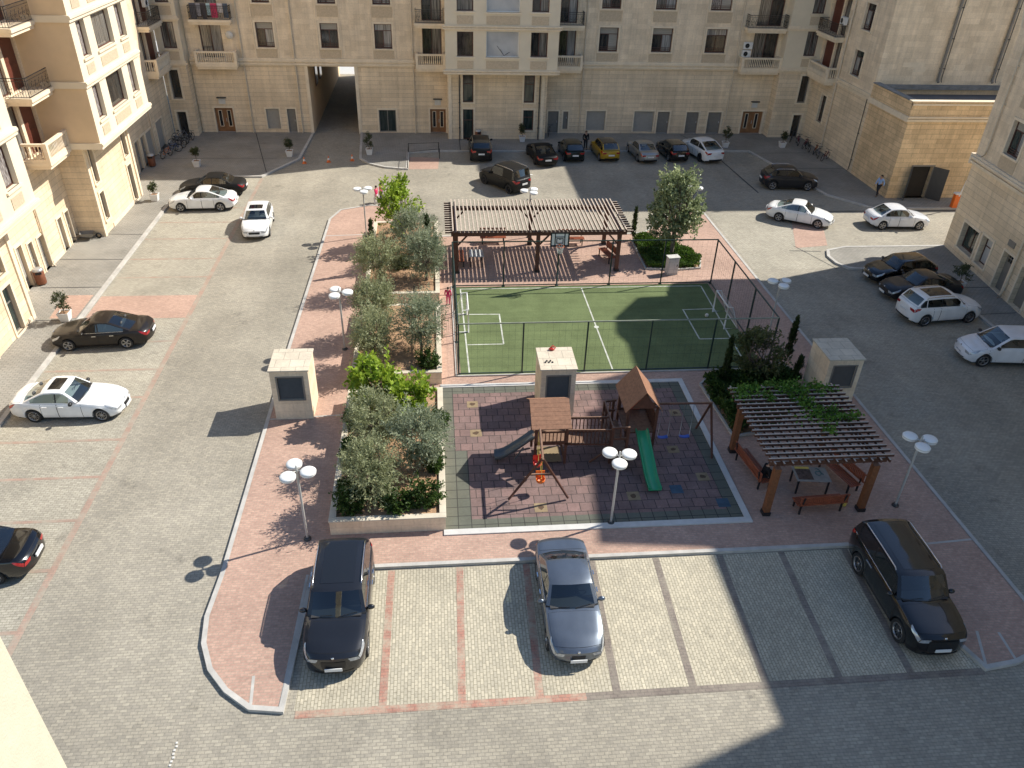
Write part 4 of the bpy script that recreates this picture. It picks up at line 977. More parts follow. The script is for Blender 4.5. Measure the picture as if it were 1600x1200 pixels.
# ---------------------------------------------------------------- benches and table
def bench(loc, rz, lab, L=1.7, back=True):
    t = thing('park_bench', loc, lab, 'bench', 'red-brown slatted benches', rz)
    m = MB()
    for k in range(5): m.box(-L/2,L/2,-.24+k*.1,-.16+k*.1,.42,.455)
    m.build('seat', M['bench'], t, bevel=.006)
    if back:
        m = MB()
        n = int(L/.085)
        for k in range(n): m.box(-L/2+k*L/n,-L/2+k*L/n+.06,.30+.02,.345,.50,.92)
        m.box(-L/2,L/2,.345,.375,.86,.93); m.box(-L/2,L/2,.345,.375,.50,.57); m.build('backrest', M['bench'], t)
    for x in (-L/2+.15, L/2-.15):
        m = MB(); m.box(x-.03,x+.03,-.26,.30,.36,.42); m.box(x-.03,x+.03,-.24,-.18,0,.36); m.box(x-.03,x+.03,.24,.30,0,.40)
        if back: m.bar((x,.30,.4),(x,.40,.92),.05,.05)
        m.build('leg', M['iron'], t)
    return t
bench((3.63,47.95,PZ), 0, 'red-brown slatted bench under the back edge of the long pergola, left bay')
bench((8.8,47.6,PZ), 0, 'red-brown slatted bench under the back edge of the long pergola, right of the basketball board')
bench((10.75,45.2,PZ), R(-75), 'red-brown bench by the right end post of the long pergola, facing left')
bench((1.35,45.0,PZ), R(90), 'red-brown bench in the shade at the left end of the long pergola')
bench((12.75,23.85,PZ), R(98), 'brown bench at the left side of the vine-covered pergola, a person in black on it', 2.2)
bench((14.55,21.65,PZ), R(183), 'brown bench along the front of the vine-covered pergola', 2.0)
bench((16.15,23.3,PZ), R(-75), 'orange-brown bench at the right side of the vine-covered pergola', 2.0)
def table(loc, rz, lab, top, w=.62, d=.42):
    t = thing('table', loc, lab, 'table', None, rz)
    m = MB(); m.box(-w,w,-d,d,.68,.72); m.build('table_top', top, t, bevel=.01)
    for x in (-w+.08,w-.08):
        for y in (-d+.07,d-.07):
            m = MB(); m.box(x-.03,x+.03,y-.03,y+.03,0,.68); m.build('leg', M['iron'], t)
    return t
t = table((14.7,22.85,PZ), R(-6), 'small table with a printed dark and grey top in the middle of the vine-covered pergola', flat('worn_table_top', (.30,.29,.27), .6, var=.15), .68, .45)
m = MB(); m.box(-.60,0,-.36,.30,.7215,.7245); m.build('dark_print', flat('dark_print', (.10,.07,.06), .6, var=.6, scale=9), t)
m = MB(); m.tube([(.30+.16*math.cos(a)*(1-.5*k/20), .17*math.sin(a)-.05+.012*k, .727) for k in range(21) for a in (k*.42,)], .016, 5); m.build('swirl_print', flat('teal_print', (.06,.16,.17), .6), t)
m = MB(); m.box(-.58,.0,.30,.44,.7212,.7226); m.build('yellow_edge', M['yellow_p'], t)
t = table((2.35,44.75,PZ), 0, 'grey table with pale plank strips at the left end of the long pergola', M['steel'], .45, .55)
for k in range(3):
    m = MB(); m.box(-.36+k*.28,-.22+k*.28,-.52,.52,.7215,.735); m.build('pale_strip', M['white'], t)
m = MB(); m.lathe([(.10,0),(.12,.1),(.10,.28),(.05,.34),(0,.35)], (0,0,0), 10); tag(m.build('bag', M['yellow_p'], loc=(15.72,21.75,PZ)), 'small pale yellow bag on the ground at the end of the front pergola bench', 'bag')

# ---------------------------------------------------------------- playground set
t = thing('play_structure', (6.2, 25.4, PZ), 'dark brown timber playground set with two roofed towers, a bridge, slides and swings', 'playground set')
off = (6.2, 25.4, 0)
def pp(name, build, mm, parent=None):
    m = MB(off); build(m); return m.build(name, M[mm], parent or t)
def posts_(m, pts, z1, w=.05):
    for x, y in pts: m.box(x-w,x+w,y-w,y+w,PZ,z1)
for x, y, z1 in ((3.75,24.85,2.4),(5.0,24.85,2.4),(3.75,26.05,2.4),(5.0,26.05,2.4),(7.6,25.35,2.45),(8.8,25.35,2.45),(7.6,26.95,2.45),(8.8,26.95,2.45),(6.88,24.75,1.95),(7.52,24.75,1.95),(6.88,26.6,1.95),(7.3,26.75,1.95)):
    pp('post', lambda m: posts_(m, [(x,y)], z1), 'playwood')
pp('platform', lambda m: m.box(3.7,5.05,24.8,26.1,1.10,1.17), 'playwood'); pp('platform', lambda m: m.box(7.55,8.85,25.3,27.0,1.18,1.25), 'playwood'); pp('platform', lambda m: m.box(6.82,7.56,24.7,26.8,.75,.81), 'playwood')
def gable(m, x0, x1, y0, y1, ze, zr, axis, n=7):
    xm, ym = (x0+x1)/2, (y0+y1)/2
    for s in (-1, 1):
        for k in range(n):
            f0, f1 = k/n, (k+.96)/n
            if axis == 'x':
                ya, yb = ym + s*(y1-y0)/2*(1-f0), ym + s*(y1-y0)/2*(1-f1); za, zb = ze+(zr-ze)*f0, ze+(zr-ze)*f1
                P = [(x0,ya,za),(x1,ya,za),(x1,yb,zb),(x0,yb,zb)]
            else:
                xa, xb = xm + s*(x1-x0)/2*(1-f0), xm + s*(x1-x0)/2*(1-f1); za, zb = ze+(zr-ze)*f0, ze+(zr-ze)*f1
                P = [(xa,y0,za),(xa,y1,za),(xb,y1,zb),(xb,y0,zb)]
            m.face(P); Q = [(p[0],p[1],p[2]-.03) for p in P]; m.face(Q[::-1])
            for i in range(4): m.face([P[i],P[(i+1)%4],Q[(i+1)%4],Q[i]])
pp('tower_roof', lambda m: gable(m, 3.5,5.1,24.35,26.55,2.25,2.95,'x'), 'playroof')
pp('tower_roof', lambda m: gable(m, 7.4,8.95,25.1,27.15,2.4,3.35,'y'), 'playroof')
def gab(m):
    for y in (25.2, 27.05): m.face([(7.62,y,2.5),(8.75,y,2.5),(8.18,y,3.2)])
for yy in (25.2, 27.05): pp('gable_board', lambda m: m.face([(7.62,yy,2.5),(8.75,yy,2.5),(8.18,yy,3.2)]), 'playwood')
def rails(m, p, q, z0, z1, n):
    p, q = Vector((*p,0)), Vector((*q,0))
    for z in (z0+.05, z1): m.bar(p+Vector((0,0,z)), q+Vector((0,0,z)), .05, .09)
    for k in range(n):
        c = p+(q-p)*((k+.5)/n); m.bar(c+Vector((0,0,z0)), c+Vector((0,0,z1)), .10, .025, up=(q-p).normalized())
for p, q, z0, z1, n in (((3.75,24.82),(5.0,24.82),1.17,1.75,8),((3.75,26.08),(5.0,26.08),1.17,1.75,8),((5.0,24.9),(6.88,24.8),1.0,1.75,12),((5.0,25.75),(6.88,25.7),1.0,1.75,12),((6.88,24.75),(6.88,26.6),1.35,1.9,2),((6.88,26.65),(7.4,26.7),1.35,1.9,1),((6.9,24.75),(7.52,24.75),1.3,1.9,1),((7.6,26.95),(8.8,26.95),1.25,1.95,8),((8.8,25.35),(8.8,26.95),1.25,2.0,9)):
    pp('guard_rail', lambda m: rails(m, p, q, z0, z1, n), 'playwood')
def brd(m):
    for k in range(16):
        x = 5.05+k*.115; z = 1.08-.10*math.sin(math.pi*k/15); m.box(x,x+.10,24.88,25.72,z,z+.04)
pp('bridge_deck', brd, 'playwood')
pp('bridge_brace', lambda m: m.bar((6.05,24.85,PZ),(6.85,24.85,.75),.06,.08), 'playwood'); pp('bridge_brace', lambda m: m.bar((5.0,24.85,PZ+.1),(4.85,25.6,1.0),.06,.08), 'playwood')
pp('steps', lambda m: [m.box(6.95,7.5,24.35+k*.13,24.47+k*.13,.25+k*.17,.29+k*.17) for k in range(3)] + [m.bar((6.95,24.3,PZ),(6.95,24.75,.8),.05,.12), m.bar((7.5,24.3,PZ),(7.5,24.75,.8),.05,.12)], 'playwood')
pp('sandbox_panel', lambda m: m.box(3.85,4.9,24.95,25.95,PZ+.01,PZ+.03), 'rubyel')
pp('red_panel', lambda m: m.box(7.85,8.5,26.85,26.9,1.3,1.95), 'red_p')
def slide(m, path, w, ax):
    rows = []; 
    prof = [(-w/2-.03,.12),(-w/2,.14),(-w/2+.03,.10),(-w/2+.06,.02),(0,0),(w/2-.06,.02),(w/2-.03,.10),(w/2,.14),(w/2+.03,.12),(w/2+.02,-.04),(-w/2-.02,-.04)]
    for x, y, z in path: rows.append([(x+(a if ax=='x' else 0), y+(a if ax=='y' else 0), z+b) for a, b in prof])
    m.grid(rows, 0, True); m.face(rows[0]); m.face(rows[-1][::-1])
pp('slide', lambda m: slide(m, [(8.25,25.35,1.27),(8.25,25.15,1.24),(8.26,24.8,1.05),(8.28,24.4,.82),(8.30,24.0,.60),(8.32,23.6,.36),(8.34,23.3,.24),(8.35,23.0,.20),(8.355,22.85,.20)], .48, 'x'), 'slideg')
pp('slide', lambda m: slide(m, [(3.75,25.4,1.17),(3.6,25.4,1.12),(3.3,25.4,.86),(3.0,25.4,.62),(2.7,25.4,.40),(2.5,25.4,.27),(2.3,25.38,.22),(2.12,25.37,.20)], .46, 'y'), 'slidegrey')
pp('slide_support', lambda m: (m.bar((8.25,22.95,PZ),(8.25,22.95,.2),.05), m.bar((2.35,25.2,PZ),(2.35,25.2,.25),.05), m.bar((2.95,25.2,PZ),(3.3,25.2,.7),.05)), 'slidegrey')
# swings
pp('swing_beam', lambda m: m.cyl((3.85,24.9,2.25),(3.72,22.55,2.15),.055), 'playwood')
for s in ((2.5,22.75),(4.83,22.7)): pp('swing_leg', lambda m: m.cyl((*s,PZ),(3.72,22.65,2.18),.05), 'playwood')
pp('swing_crossbar', lambda m: m.cyl((3.22,22.72,1.35),(4.2,22.7,1.35),.04), 'playwood')
def bucket(m, x, y, z):
    m.lathe([(.10,0),(.17,.03),(.19,.16),(.17,.16),(.15,.05),(0,.03)], (x,y,z), 12); m.box(x-.04,x+.04,y-.18,y-.15,z+.05,z+.3); m.box(x-.18,x+.18,y+.15,y+.18,z+.1,z+.42)
def ropes(m, x, y, z, zt, dy=.17):
    for s in (-1,1): m.cyl((x,y+s*dy,z),(x,y+s*dy*.8,zt),.012,n=5)
for y, mm in ((24.2,'red_p'),(23.2,'orange_p')):
    o = pp('swing_seat', lambda m: bucket(m, 3.78, y, .55), mm); pp('swing_rope', lambda m: ropes(m, 3.78, y, .65, 2.2), 'yellow_p', o)
pp('swing_beam', lambda m: m.cyl((8.8,25.95,2.2),(11.3,25.88,2.2),.055), 'playwood')
for s in ((11.25,26.95),(11.3,24.8)): pp('swing_leg', lambda m: m.cyl((*s,PZ),(11.25,25.88,2.2),.05), 'playwood')
for x in (9.4, 10.35):
    def seat(m): m.grid([[(x-.22+.44*i/6, 25.92+dy, .50-.05*math.sin(math.pi*i/6)) for i in range(7)] for dy in (-.09,.09)]); m.grid([[(x-.22+.44*i/6, 25.92+dy, .47-.05*math.sin(math.pi*i/6)) for i in range(7)] for dy in (-.09,.09)])
    o = pp('swing_seat', seat, 'blue_p')
    pp('swing_rope', lambda m: [m.cyl((x+s*.22,25.92,.5),(x+s*.2,25.92,2.18),.010,n=5) for s in (-1,1)], 'steel', o)

# ---------------------------------------------------------------- planters (walls) and beds
def planter(x0,x1,y0,y1,h,lab):
    t = thing('planter', ((x0+x1)/2,(y0+y1)/2,0), lab, 'planter', 'raised stone planters'); off=((x0+x1)/2,(y0+y1)/2,0); w = .22
    m = MB(off)
    for q in ((x0,x1,y0,y0+w),(x0,x1,y1-w,y1),(x0,x0+w,y0+w,y1-w),(x1-w,x1,y0+w,y1-w)): m.box(*q,0,h-.06)
    m.build('wall', M['stone2'], t)
    m = MB(off)
    for q in ((x0-.03,x1+.03,y0-.03,y0+w),(x0-.03,x1+.03,y1-w,y1+.03),(x0-.03,x0+w,y0+w,y1-w),(x1-w,x1+.03,y0+w,y1-w)): m.box(*q,h-.058,h)
    m.build('coping', M['coping'], t, bevel=.01)
    m = MB(off); r = random.Random(int(y0)); n = 16; rows = []
    for i in range(n+1): rows.append([(x0+w-.02+(x1-x0-2*w+.04)*j/8, y0+w-.02+(y1-y0-2*w+.04)*i/n, h-.12+.12*math.sin(math.pi*j/8)+r.uniform(-.03,.03)) for j in range(9)])
    m.grid(rows); m.build('soil', M['earth'], t); return t
planter(-4.2,.02,21.3,29.9,.78,'stone planter nearest the camera with olive trees and dark round shrubs at its front')
planter(-4.2,.02,31.2,38.2,.78,'middle stone planter with olive trees beside the football court')
planter(-4.2,.02,39.5,50.2,.78,'far stone planter with a cluster of olive trees beside the long pergola')
mb = MB(); bed = [(13.0,48.0),(14.2,48.6),(15.6,47.6),(16.9,45.2),(16.4,43.6),(15.0,43.4),(12.9,43.6)]
mb.face([(*p,PZ+.03) for p in bed]); struct('flower_bed_soil', mb, M['earth'])
bed2 = [(12.5,30.5),(13.2,31.2),(17.3,32.2),(17.4,30.6),(16.5,28.4),(15.0,26.8),(12.75,26.3)]
mb = MB(); mb.face([(*p,PZ+.03) for p in bed2]); struct('shrub_bed_soil', mb, M['earth'])
for nm, poly in (('bed_kerb', bed), ('bed_kerb', bed2)):
    mb = MB(); 
    for k in range(len(poly)): mb.bar((*poly[k],PZ+.05),(*poly[(k+1)%len(poly)],PZ+.05),.10,.12)
    struct(nm, mb, M['kerb'])

# ---------------------------------------------------------------- small street things
t = thing('utility_cabinet', (14.35,42.95,PZ), 'pale grey metal utility cabinet in front of the ground cover beyond the court', 'utility cabinet', rz=R(8))
m = MB(); m.box(-.34,.34,-.22,.22,.12,1.1); m.build('body', M['conc'], t, bevel=.015); m = MB(); m.box(-.38,.38,-.26,.26,1.1,1.17); m.build('lid', M['conc'], t, bevel=.01)
m = MB(); m.box(-.30,.30,-.24,-.222,.16,1.05); d = m.build('door', M['offwhite'], t); m = MB(); m.box(.20,.24,-.26,-.24,.55,.7); m.build('handle', M['darkgrey'], d); m = MB(); m.box(-.34,.34,-.22,.22,0,.12); m.build('plinth', M['kerb'], t)

def bin_(x, y, rz, lab):
    t = thing('litter_bin', (x,y,PZ), lab, 'litter bin', 'brown litter bins', rz); m = MB()
    m.lathe([(.26,.05),(.28,.1),(.28,.85),(.25,.88)], (0,0,0), 8); m.build('body', M['bin'], t)
    m = MB(); m.lathe([(.30,.86),(.30,.94),(.22,1.0),(0,1.02)], (0,0,0), 8); m.build('lid', M['steel'], t)
    m = MB(); m.box(-.16,.16,-.30,-.26,.70,.82); m.build('slot', M['black'], t); m = MB(); m.lathe([(.22,0),(.22,.05)],(0,0,0),8); m.build('foot', M['iron'], t)
bin_(-22.7,42.7,.4,'brown litter bin with a grey lid against the sunlit left facade')
bin_(-22.6,64.0,.2,'brown litter bin in the shaded far left corner near the parked bicycles')
bin_(3.9,71.2,.2,'dark litter bin at the foot of the central bay behind the parked black suv')

def cone(x, y, lab):
    t = thing('traffic_cone', (x,y,.0), lab, 'traffic cone', 'orange cones across the passage entrance')
    m = MB(); m.box(-.17,.17,-.17,.17,0,.03); m.build('base', M['orange_p'], t)
    m = MB(); m.lathe([(.13,.03),(.095,.20)],(0,0,0),12); m.lathe([(.062,.36),(.03,.52),(0,.53)],(0,0,0),12); m.build('cone', M['orange_p'], t)
    m = MB(); m.lathe([(.095,.20),(.062,.36)],(0,0,0),12); m.build('white_band', M['white'], t)
cone(-10.8,65.0,'orange cone left of centre at the mouth of the drive-through passage')
cone(-8.85,65.3,'orange cone in the middle of the mouth of the drive-through passage')
cone(-6.95,65.7,'orange cone by the right kerb of the drive-through passage')

t = thing('boom_barrier', (39.4,53.9,PZ), 'orange barrier post with its white boom raised, at the corner by the annexe', 'barrier')
m = MB(); m.box(-.22,.22,-.18,.18,0,1.05); m.build('cabinet', M['orange_p'], t, bevel=.03); m = MB(); m.box(-.24,.24,-.2,.2,1.05,1.15); m.build('lid', M['white'], t)
m = MB(); m.bar((0,-.22,.95),(.55,-.22,4.6),.08,.06); m.build('boom', M['white'], t); m = MB(); m.box(.2,.42,-.26,-.18,2.5,2.8); m.build('counter_plate', M['offwhite'], t)

t = thing('ramp_railing', (-1,66,0), 'low black metal railing round the pink ramp beside the passage', 'railing')
off = (-1,66,0)
for x, y in ((-2.3,63.4),(-2.3,67.8),(.35,66.3),(.3,68.1)):
    m = MB(off); m.box(x-.035,x+.035,y-.035,y+.035,0,.85); m.build('post', M['iron'], t)
for a, b in (((-2.3,63.4),(-2.3,67.8)),((-2.3,67.8),(.3,68.1)),((-2.25,65.4),(.35,66.3))):
    m = MB(off); m.bar((*a,.82),(*b,.82),.03,.03); m.build('rail', M['iron'], t)

# potted trees
def leaf_quads(m, rng, cx, cy, cz, n, lr, up=.3, aspect=.5):
    pass
def sprays(m, rng, centre, rad, nsp, leaves, ll, lw, tw, hollow=.45, upb=.35, ymin=-9, flatb=1.0, spread=.5, gap=0):
    """leaf sprays filling an uneven ellipsoid: twig by twig, each leaf its own small face"""
    cx, cy, cz = centre; rx, ry, rz = rad
    clumps = []
    for k in range(max(6, nsp // 7)):
        while True:
            v = Vector((rng.gauss(0,1), rng.gauss(0,1), rng.gauss(0,1)))
            if v.length > .1: break
        v.normalize(); r = hollow + (1-hollow)*rng.random()**.6
        r *= rng.uniform(.72, 1.12)
        clumps.append((v, r))
    for k in range(nsp):
        v, r = clumps[k % len(clumps)]
        d = (v + Vector((rng.gauss(0,.22), rng.gauss(0,.22), rng.gauss(0,.2)))).normalized()
        rr = r * rng.uniform(.75, 1.08)
        p = Vector((cx + d.x*rx*rr, cy + d.y*ry*rr, cz + d.z*rz*rr))
        if p.z < ymin: continue
        dirn = (d + Vector((rng.gauss(0,spread), rng.gauss(0,spread), upb + rng.gauss(0,spread)))).normalized()
        side = dirn.cross(Vector((0,0,1)))
        side = side.normalized() if side.length > .05 else Vector((1,0,0))
        for j in range(leaves):
            f = j / leaves; q = p + dirn * (tw * (f - .35))
            a = rng.uniform(0, 6.283); out = (side*math.cos(a) + dirn.cross(side)*math.sin(a))
            ld = (out*.8 + dirn*.7 + Vector((rng.gauss(0,.2),rng.gauss(0,.2),rng.gauss(0,.2)))).normalized()
            wd = ld.cross(Vector((rng.gauss(0,1),rng.gauss(0,1),rng.gauss(0,1)+.6))); 
            if wd.length < .01: continue
            wd = wd.normalized() * (lw*rng.uniform(.7,1.2)); L = ll*rng.uniform(.7,1.25)
            m.face([q, q+ld*L*.5+wd*.5, q+ld*L, q+ld*L*.5-wd*.5])
def pot_tree(x, y, z, lab, h=1.0, w=.32, seed=1, grp='potted trees in white square pots'):
    rng = random.Random(seed); t = thing('potted_tree', (x,y,z), lab, 'potted tree', grp)
    m = MB(); rows = []
    for zz, s in ((0,.20),(.02,.21),(.42,.27),(.46,.29),(.50,.29),(.50,.25),(.44,.24)): rows.append([(-s,-s,zz),(s,-s,zz),(s,s,zz),(-s,s,zz)])
    m.grid(rows, 0, True, smooth=False); m.build('pot', M['white'], t)
    m = MB(); m.sheet(-.24,.24,-.24,.24,.44); m.build('soil', M['earth'], t)
    m = MB(); m.tube([(0,0,.44),(.02,.01,.7),(-.02,0,.95)], .025, 5); 
    for k in range(4): m.tube([(0,0,.8),(.15*math.cos(k*1.6),.15*math.sin(k*1.6),1.05)], .012, 4)
    m.build('stem', M['bark'], t)
    m = MB(); sprays(m, rng, (0,0,.62+h*.5), (w,w,h*.48), 95, 8, .13, .055, .3, .3, .5); m.build('crown', M['potleaf'], t)
pots = [(-19.1,63.9,'potted tree in a white pot in the far left corner, near the bicycles',.95,.3),(-12.2,66.6,'potted tree in a white pot left of the passage entrance',.8,.3),
 (-5.6,67.1,'potted tree in a white pot right of the passage entrance',1.2,.36),(-20.2,56.2,'potted tree in a white pot beside the left kerb, behind the parked white saloon',.9,.3),
 (-19.75,38.3,'potted tree at the left kerb, at the nose of the parked dark brown saloon',1.1,.42),(7.9,71.0,'thin potted tree at the foot of the central bay',1.0,.22),
 (26.4,69.3,'potted tree in a white pot behind the parked white coupe',1.2,.38),(31.8,69.3,'potted tree in a white pot in the far right corner by the bicycles',.8,.32),(31.6,40.3,'potted tree on the shaded right pavement behind the two black cars',1.1,.5)]
for i, (x, y, lab, h, w) in enumerate(pots): pot_tree(x, y, PZ, lab, h, w, 20+i)

# ---------------------------------------------------------------- bicycles
def make_bike(lab):
    t = thing('bicycle', (0,0,0), lab, 'bicycle', 'bicycles parked in the far corners'); r = .31
    for x in (-.5,.5):
        m = MB(); m.tube([(x+r*math.cos(k*.3927),0,r+.02+r*math.sin(k*.3927)) for k in range(17)], .026, 5); w = m.build('wheel', M['black'], t)
        m = MB()
        for k in range(8): m.bar((x,0,r+.02),(x+r*math.cos(k*.785),0,r+.02+r*math.sin(k*.785)),.006)
        m.cyl((x,-.04,r+.02),(x,.04,r+.02),.03); m.build('spokes', M['steel'], w)
    m = MB(); A=(-.5,0,.33); B_=(-.08,0,.30); C_=(-.2,0,.74); D=(.33,0,.72); E_=(.5,0,.33); H_=(.30,0,.86)
    for p, q in ((A,B_),(B_,C_),(C_,A),(C_,D),(B_,D),(D,E_),(D,H_)): m.cyl(p,q,.022,n=6)
    fr = m.build('frame', M['red_p'], t)
    m = MB(); m.tube([(.25,-.27,.93),(.32,-.2,.9),(.30,0,.88),(.32,.2,.9),(.25,.27,.93)],.017,5); m.build('handlebar', M['iron'], t)
    m = MB(); m.ball((-.23,0,.83),.13,.07,.035,8); m.cyl((-.2,0,.74),(-.22,0,.82),.015); m.build('saddle', M['black'], t)
    m = MB(); m.cyl((-.08,-.03,.3),(-.08,.03,.3),.08,n=10); m.bar((-.08,-.1,.3),(.0,-.1,.17),.02); m.bar((-.08,.1,.3),(-.16,.1,.43),.02); m.build('pedal_crank', M['steel'], t)
    return t
bike_cols = [flat('bike_black_frame',(.02,.02,.025),.4), flat('bike_orange_frame',(.55,.17,.05),.4), flat('bike_blue_frame',(.03,.08,.22),.4), flat('bike_maroon_frame',(.18,.02,.03),.4), flat('bike_grey_frame',(.22,.22,.24),.4)]
b_spots = [(-22.1,66.3,70,1,'orange bicycle at the near end of the row in the far left corner'),(-21.9,67.5,40,2,'bicycle with a blue frame behind the orange one in the far left corner'),(-21.6,68.5,65,0,'black bicycle in the middle of the row in the far left corner'),
 (-22.0,69.6,20,0,'black bicycle tilted towards the wall in the far left corner'),(-21.3,70.7,80,0,'black bicycle below the dark corner doorway on the left'),(-22.2,71.4,30,4,'grey bicycle deepest in the far left corner'),
 (33.4,71.2,60,0,'black bicycle deepest in the far right corner'),(33.6,70.2,75,3,'maroon bicycle second from the far right corner'),(33.9,69.2,50,3,'maroon bicycle in the middle of the right-hand row'),(33.8,68.3,80,0,'black bicycle beside the right wall, middle of the row'),
 (34.1,67.4,55,1,'orange bicycle in the right-hand row'),(33.9,66.4,70,4,'grey bicycle near the end of the right-hand row'),(34.2,65.5,40,3,'maroon bicycle at the near end of the right-hand row'),(10.6,73.0,80,4,'grey bicycle leaning by the pilaster right of the central bay')]
bk0 = make_bike(b_spots[0][4]); bk = []
for i, (x, y, a, c, lab) in enumerate(b_spots):
    o = bk0 if i == 0 else dup(bk0, (0,0,0), 0, lab)
    o.location = (x, y, PZ); o.rotation_euler = (R(6), 0, R(a)); o['label'] = lab
    for ch in kids(o):
        if ch.name.startswith('frame'): ch.material_slots[0].link = 'OBJECT'; ch.material_slots[0].material = bike_cols[c]
t = thing('wheelbarrow', (-22.3,49.2,PZ), 'overturned grey wheelbarrow lying in the recess of the left facade', 'wheelbarrow', rz=R(15))
m = MB(); rows = [[(-.5,-.3,.5),(.35,-.35,.45),(.35,.35,.45),(-.5,.3,.5)],[(-.35,-.2,.2),(.2,-.22,.2),(.2,.22,.2),(-.35,.2,.2)]]; m.grid(rows,0,True,smooth=False); m.face(rows[1]); m.build('tray', M['metdoor'], t)
m = MB(); m.tube([(.5,0,.2),(.0,-.2,.18),(-1.0,-.3,.35)],.02,5); m.tube([(.5,0,.2),(.0,.2,.18),(-1.0,.3,.35)],.02,5); m.build('frame', M['iron'], t)
m = MB(); m.lathe([(.10,-.05),(.19,-.04),(.2,0),(.19,.04),(.10,.05)],(.55,0,.2),12,axis='y'); m.build('wheel', M['black'], t)

# air conditioners, laundry, dishes on the balconies
ac_unit((28.4,73.45,FL[0]+1.0), 0, 'lower white air conditioner at the left end of the far right stone balcony'); ac_unit((28.45,73.45,FL[0]+1.68), 0, 'upper white air conditioner stacked at the left end of the far right stone balcony')
ac_unit((34.72,69.0,FL[1]+1.0), R(-90), 'white air conditioner on the iron balcony of the right wall'); ac_unit((-22.8,71.0,FL[1]+1.2), R(90), 'lower white air conditioner on the iron balcony beside the sunlit bay'); ac_unit((-22.75,70.7,FL[1]+1.9), R(90), 'upper white air conditioner on the iron balcony beside the sunlit bay')
t = thing('drying_rack', (-17.3,73.0,FL[0]+.06), 'white drying rack on the stone balcony above the left entrance', 'drying rack')
m = MB()
for k in range(7): m.bar((-.4,-.25+k*.08,.95),(.4,-.25+k*.08,.95),.015)
m.build('rods', M['white'], t); m = MB()
for s in (-1,1): m.bar((s*.4,-.3,0),(s*.4,.3,.95),.02); m.bar((s*.4,.3,0),(s*.4,-.3,.95),.02)
m.build('legs', M['white'], t)
t = thing('satellite_dish', (-17.2,73.55,FL[0]+2.3), 'small pale satellite dish on the wall above the left stone balcony', 'satellite dish')
m = MB(); m.lathe([(0,0),(.15,.02),(.28,.08),(.32,.12)],(0,-.3,0),14,axis='y'); m.build('dish', M['offwhite'], t); m = MB(); m.bar((0,.1,0),(0,-.28,0),.03); m.build('arm', M['steel'], t)
def laundry(x, y, z, cols, lab, rz=0):
    t = thing('laundry', (x,y,z), lab, 'laundry', None, rz); xx = 0
    for i, (c, w, h) in enumerate(cols):
        m = MB(); m.grid([[(xx+w*j/5, .03*math.sin(j*1.7+i)*k/3, -h*k/3) for j in range(6)] for k in range(4)]); m.build('garment', flat('cloth_%s_%d' % (t.name, i), c, .9, var=.1), t); xx += w + .04
    m = MB(); m.bar((-.1,0,.01),(xx+.1,0,.01),.012); m.build('line', M['steel'], t)
laundry(-19.95,72.9,FL[1]+1.3,[((.10,.10,.12),.5,1.2),((.30,.30,.34),.35,1.0),((.08,.07,.08),.4,1.2),((.4,.55,.6),.3,.9),((.55,.06,.14),.5,1.1),((.65,.6,.6),.4,.7),((.1,.12,.16),.4,1.1)],'dark, white and red washing along the top left iron balcony of the back block')
laundry(-22.0,46.6,FL[0]+.95,[((.02,.16,.07),.6,.6),((.75,.72,.72),.6,.5)],'green bag and white washing over the lowest sunlit stone balcony', R(90))
m = MB(); m.bar((-.5,0,.85),(.1,-.2,.1),.03); m.bar((.1,-.2,.1),(.6,0,.35),.03); m.bar((.1,-.2,.1),(-.2,.1,.55),.02)
tag(m.build('garden_tool', M['darkgrey'], loc=(5.9,70.33,FL[0]+1.42)), 'dark bent rod standing on the white loggia sill of the central bay', 'rod')
m = MB()
for k in range(9): m.box(-.03+.02*math.sin(k*2),.03+.02*math.sin(k*2),-.5+k*.11,-.44+k*.11,0,.015)
tag(m.build('litter', M['offwhite'], loc=(-7.65,13.0,.01)), 'thin white strip of broken plastic on the road in the foreground', 'litter')
m = MB(); m.ball((0,0,.03),.3,.15,.04,8); tag(m.build('litter', M['offwhite'], loc=(7.6,61.9,.0)), 'pale paper scrap on the shaded road before the parked sports car', 'litter')
# ---------------------------------------------------------------- trees and shrubs
def tree(name, base, lab, cat, group, crown, rad, mat_, nsp, leaves, ll, lw, tw, trunk=.09, seed=1, hollow=.45, upb=.35, spread=.5, limbs=6, multi=1, trunk_top=None):
    rng = random.Random(seed); t = thing(name, base, lab, cat, group); b = Vector(base)
    c = Vector(crown) - b; m = MB(); z1 = c.z - rad[2]*.45 if trunk_top is None else trunk_top
    for s in range(multi):
        ox = rng.uniform(-.08,.08)*(multi > 1); fork = Vector((c.x*.6+ox*3, c.y*.6, max(.25, z1)))
        m.tube([(ox,0,-.05),(ox+rng.uniform(-.05,.05),rng.uniform(-.05,.05),fork.z*.5), fork], [trunk*1.25, trunk, trunk*.75], 7)
        for k in range(limbs):
            a = 6.283*k/limbs + rng.uniform(-.4,.4); e = Vector((c.x+rad[0]*.75*math.cos(a), c.y+rad[1]*.75*math.sin(a), c.z+rad[2]*rng.uniform(-.3,.6)))
            mid = fork.lerp(e,.5) + Vector((rng.uniform(-.1,.1),rng.uniform(-.1,.1),.1))
            m.tube([fork, mid, e], [trunk*.6, trunk*.35, trunk*.12], 5)
            e2 = e.lerp(c,.5) + Vector((0,0,rad[2]*.5)); m.tube([mid, mid.lerp(e2,.6), e2], [trunk*.35, trunk*.22, trunk*.1], 4)
    m.build('trunk', M['bark'], t)
    m = MB(); sprays(m, rng, c, rad, nsp, leaves, ll, lw, tw, hollow, upb, .05, 1, spread)
    m.build('crown', M[mat_], t); return t
OL = 'olive trees in the raised planters'
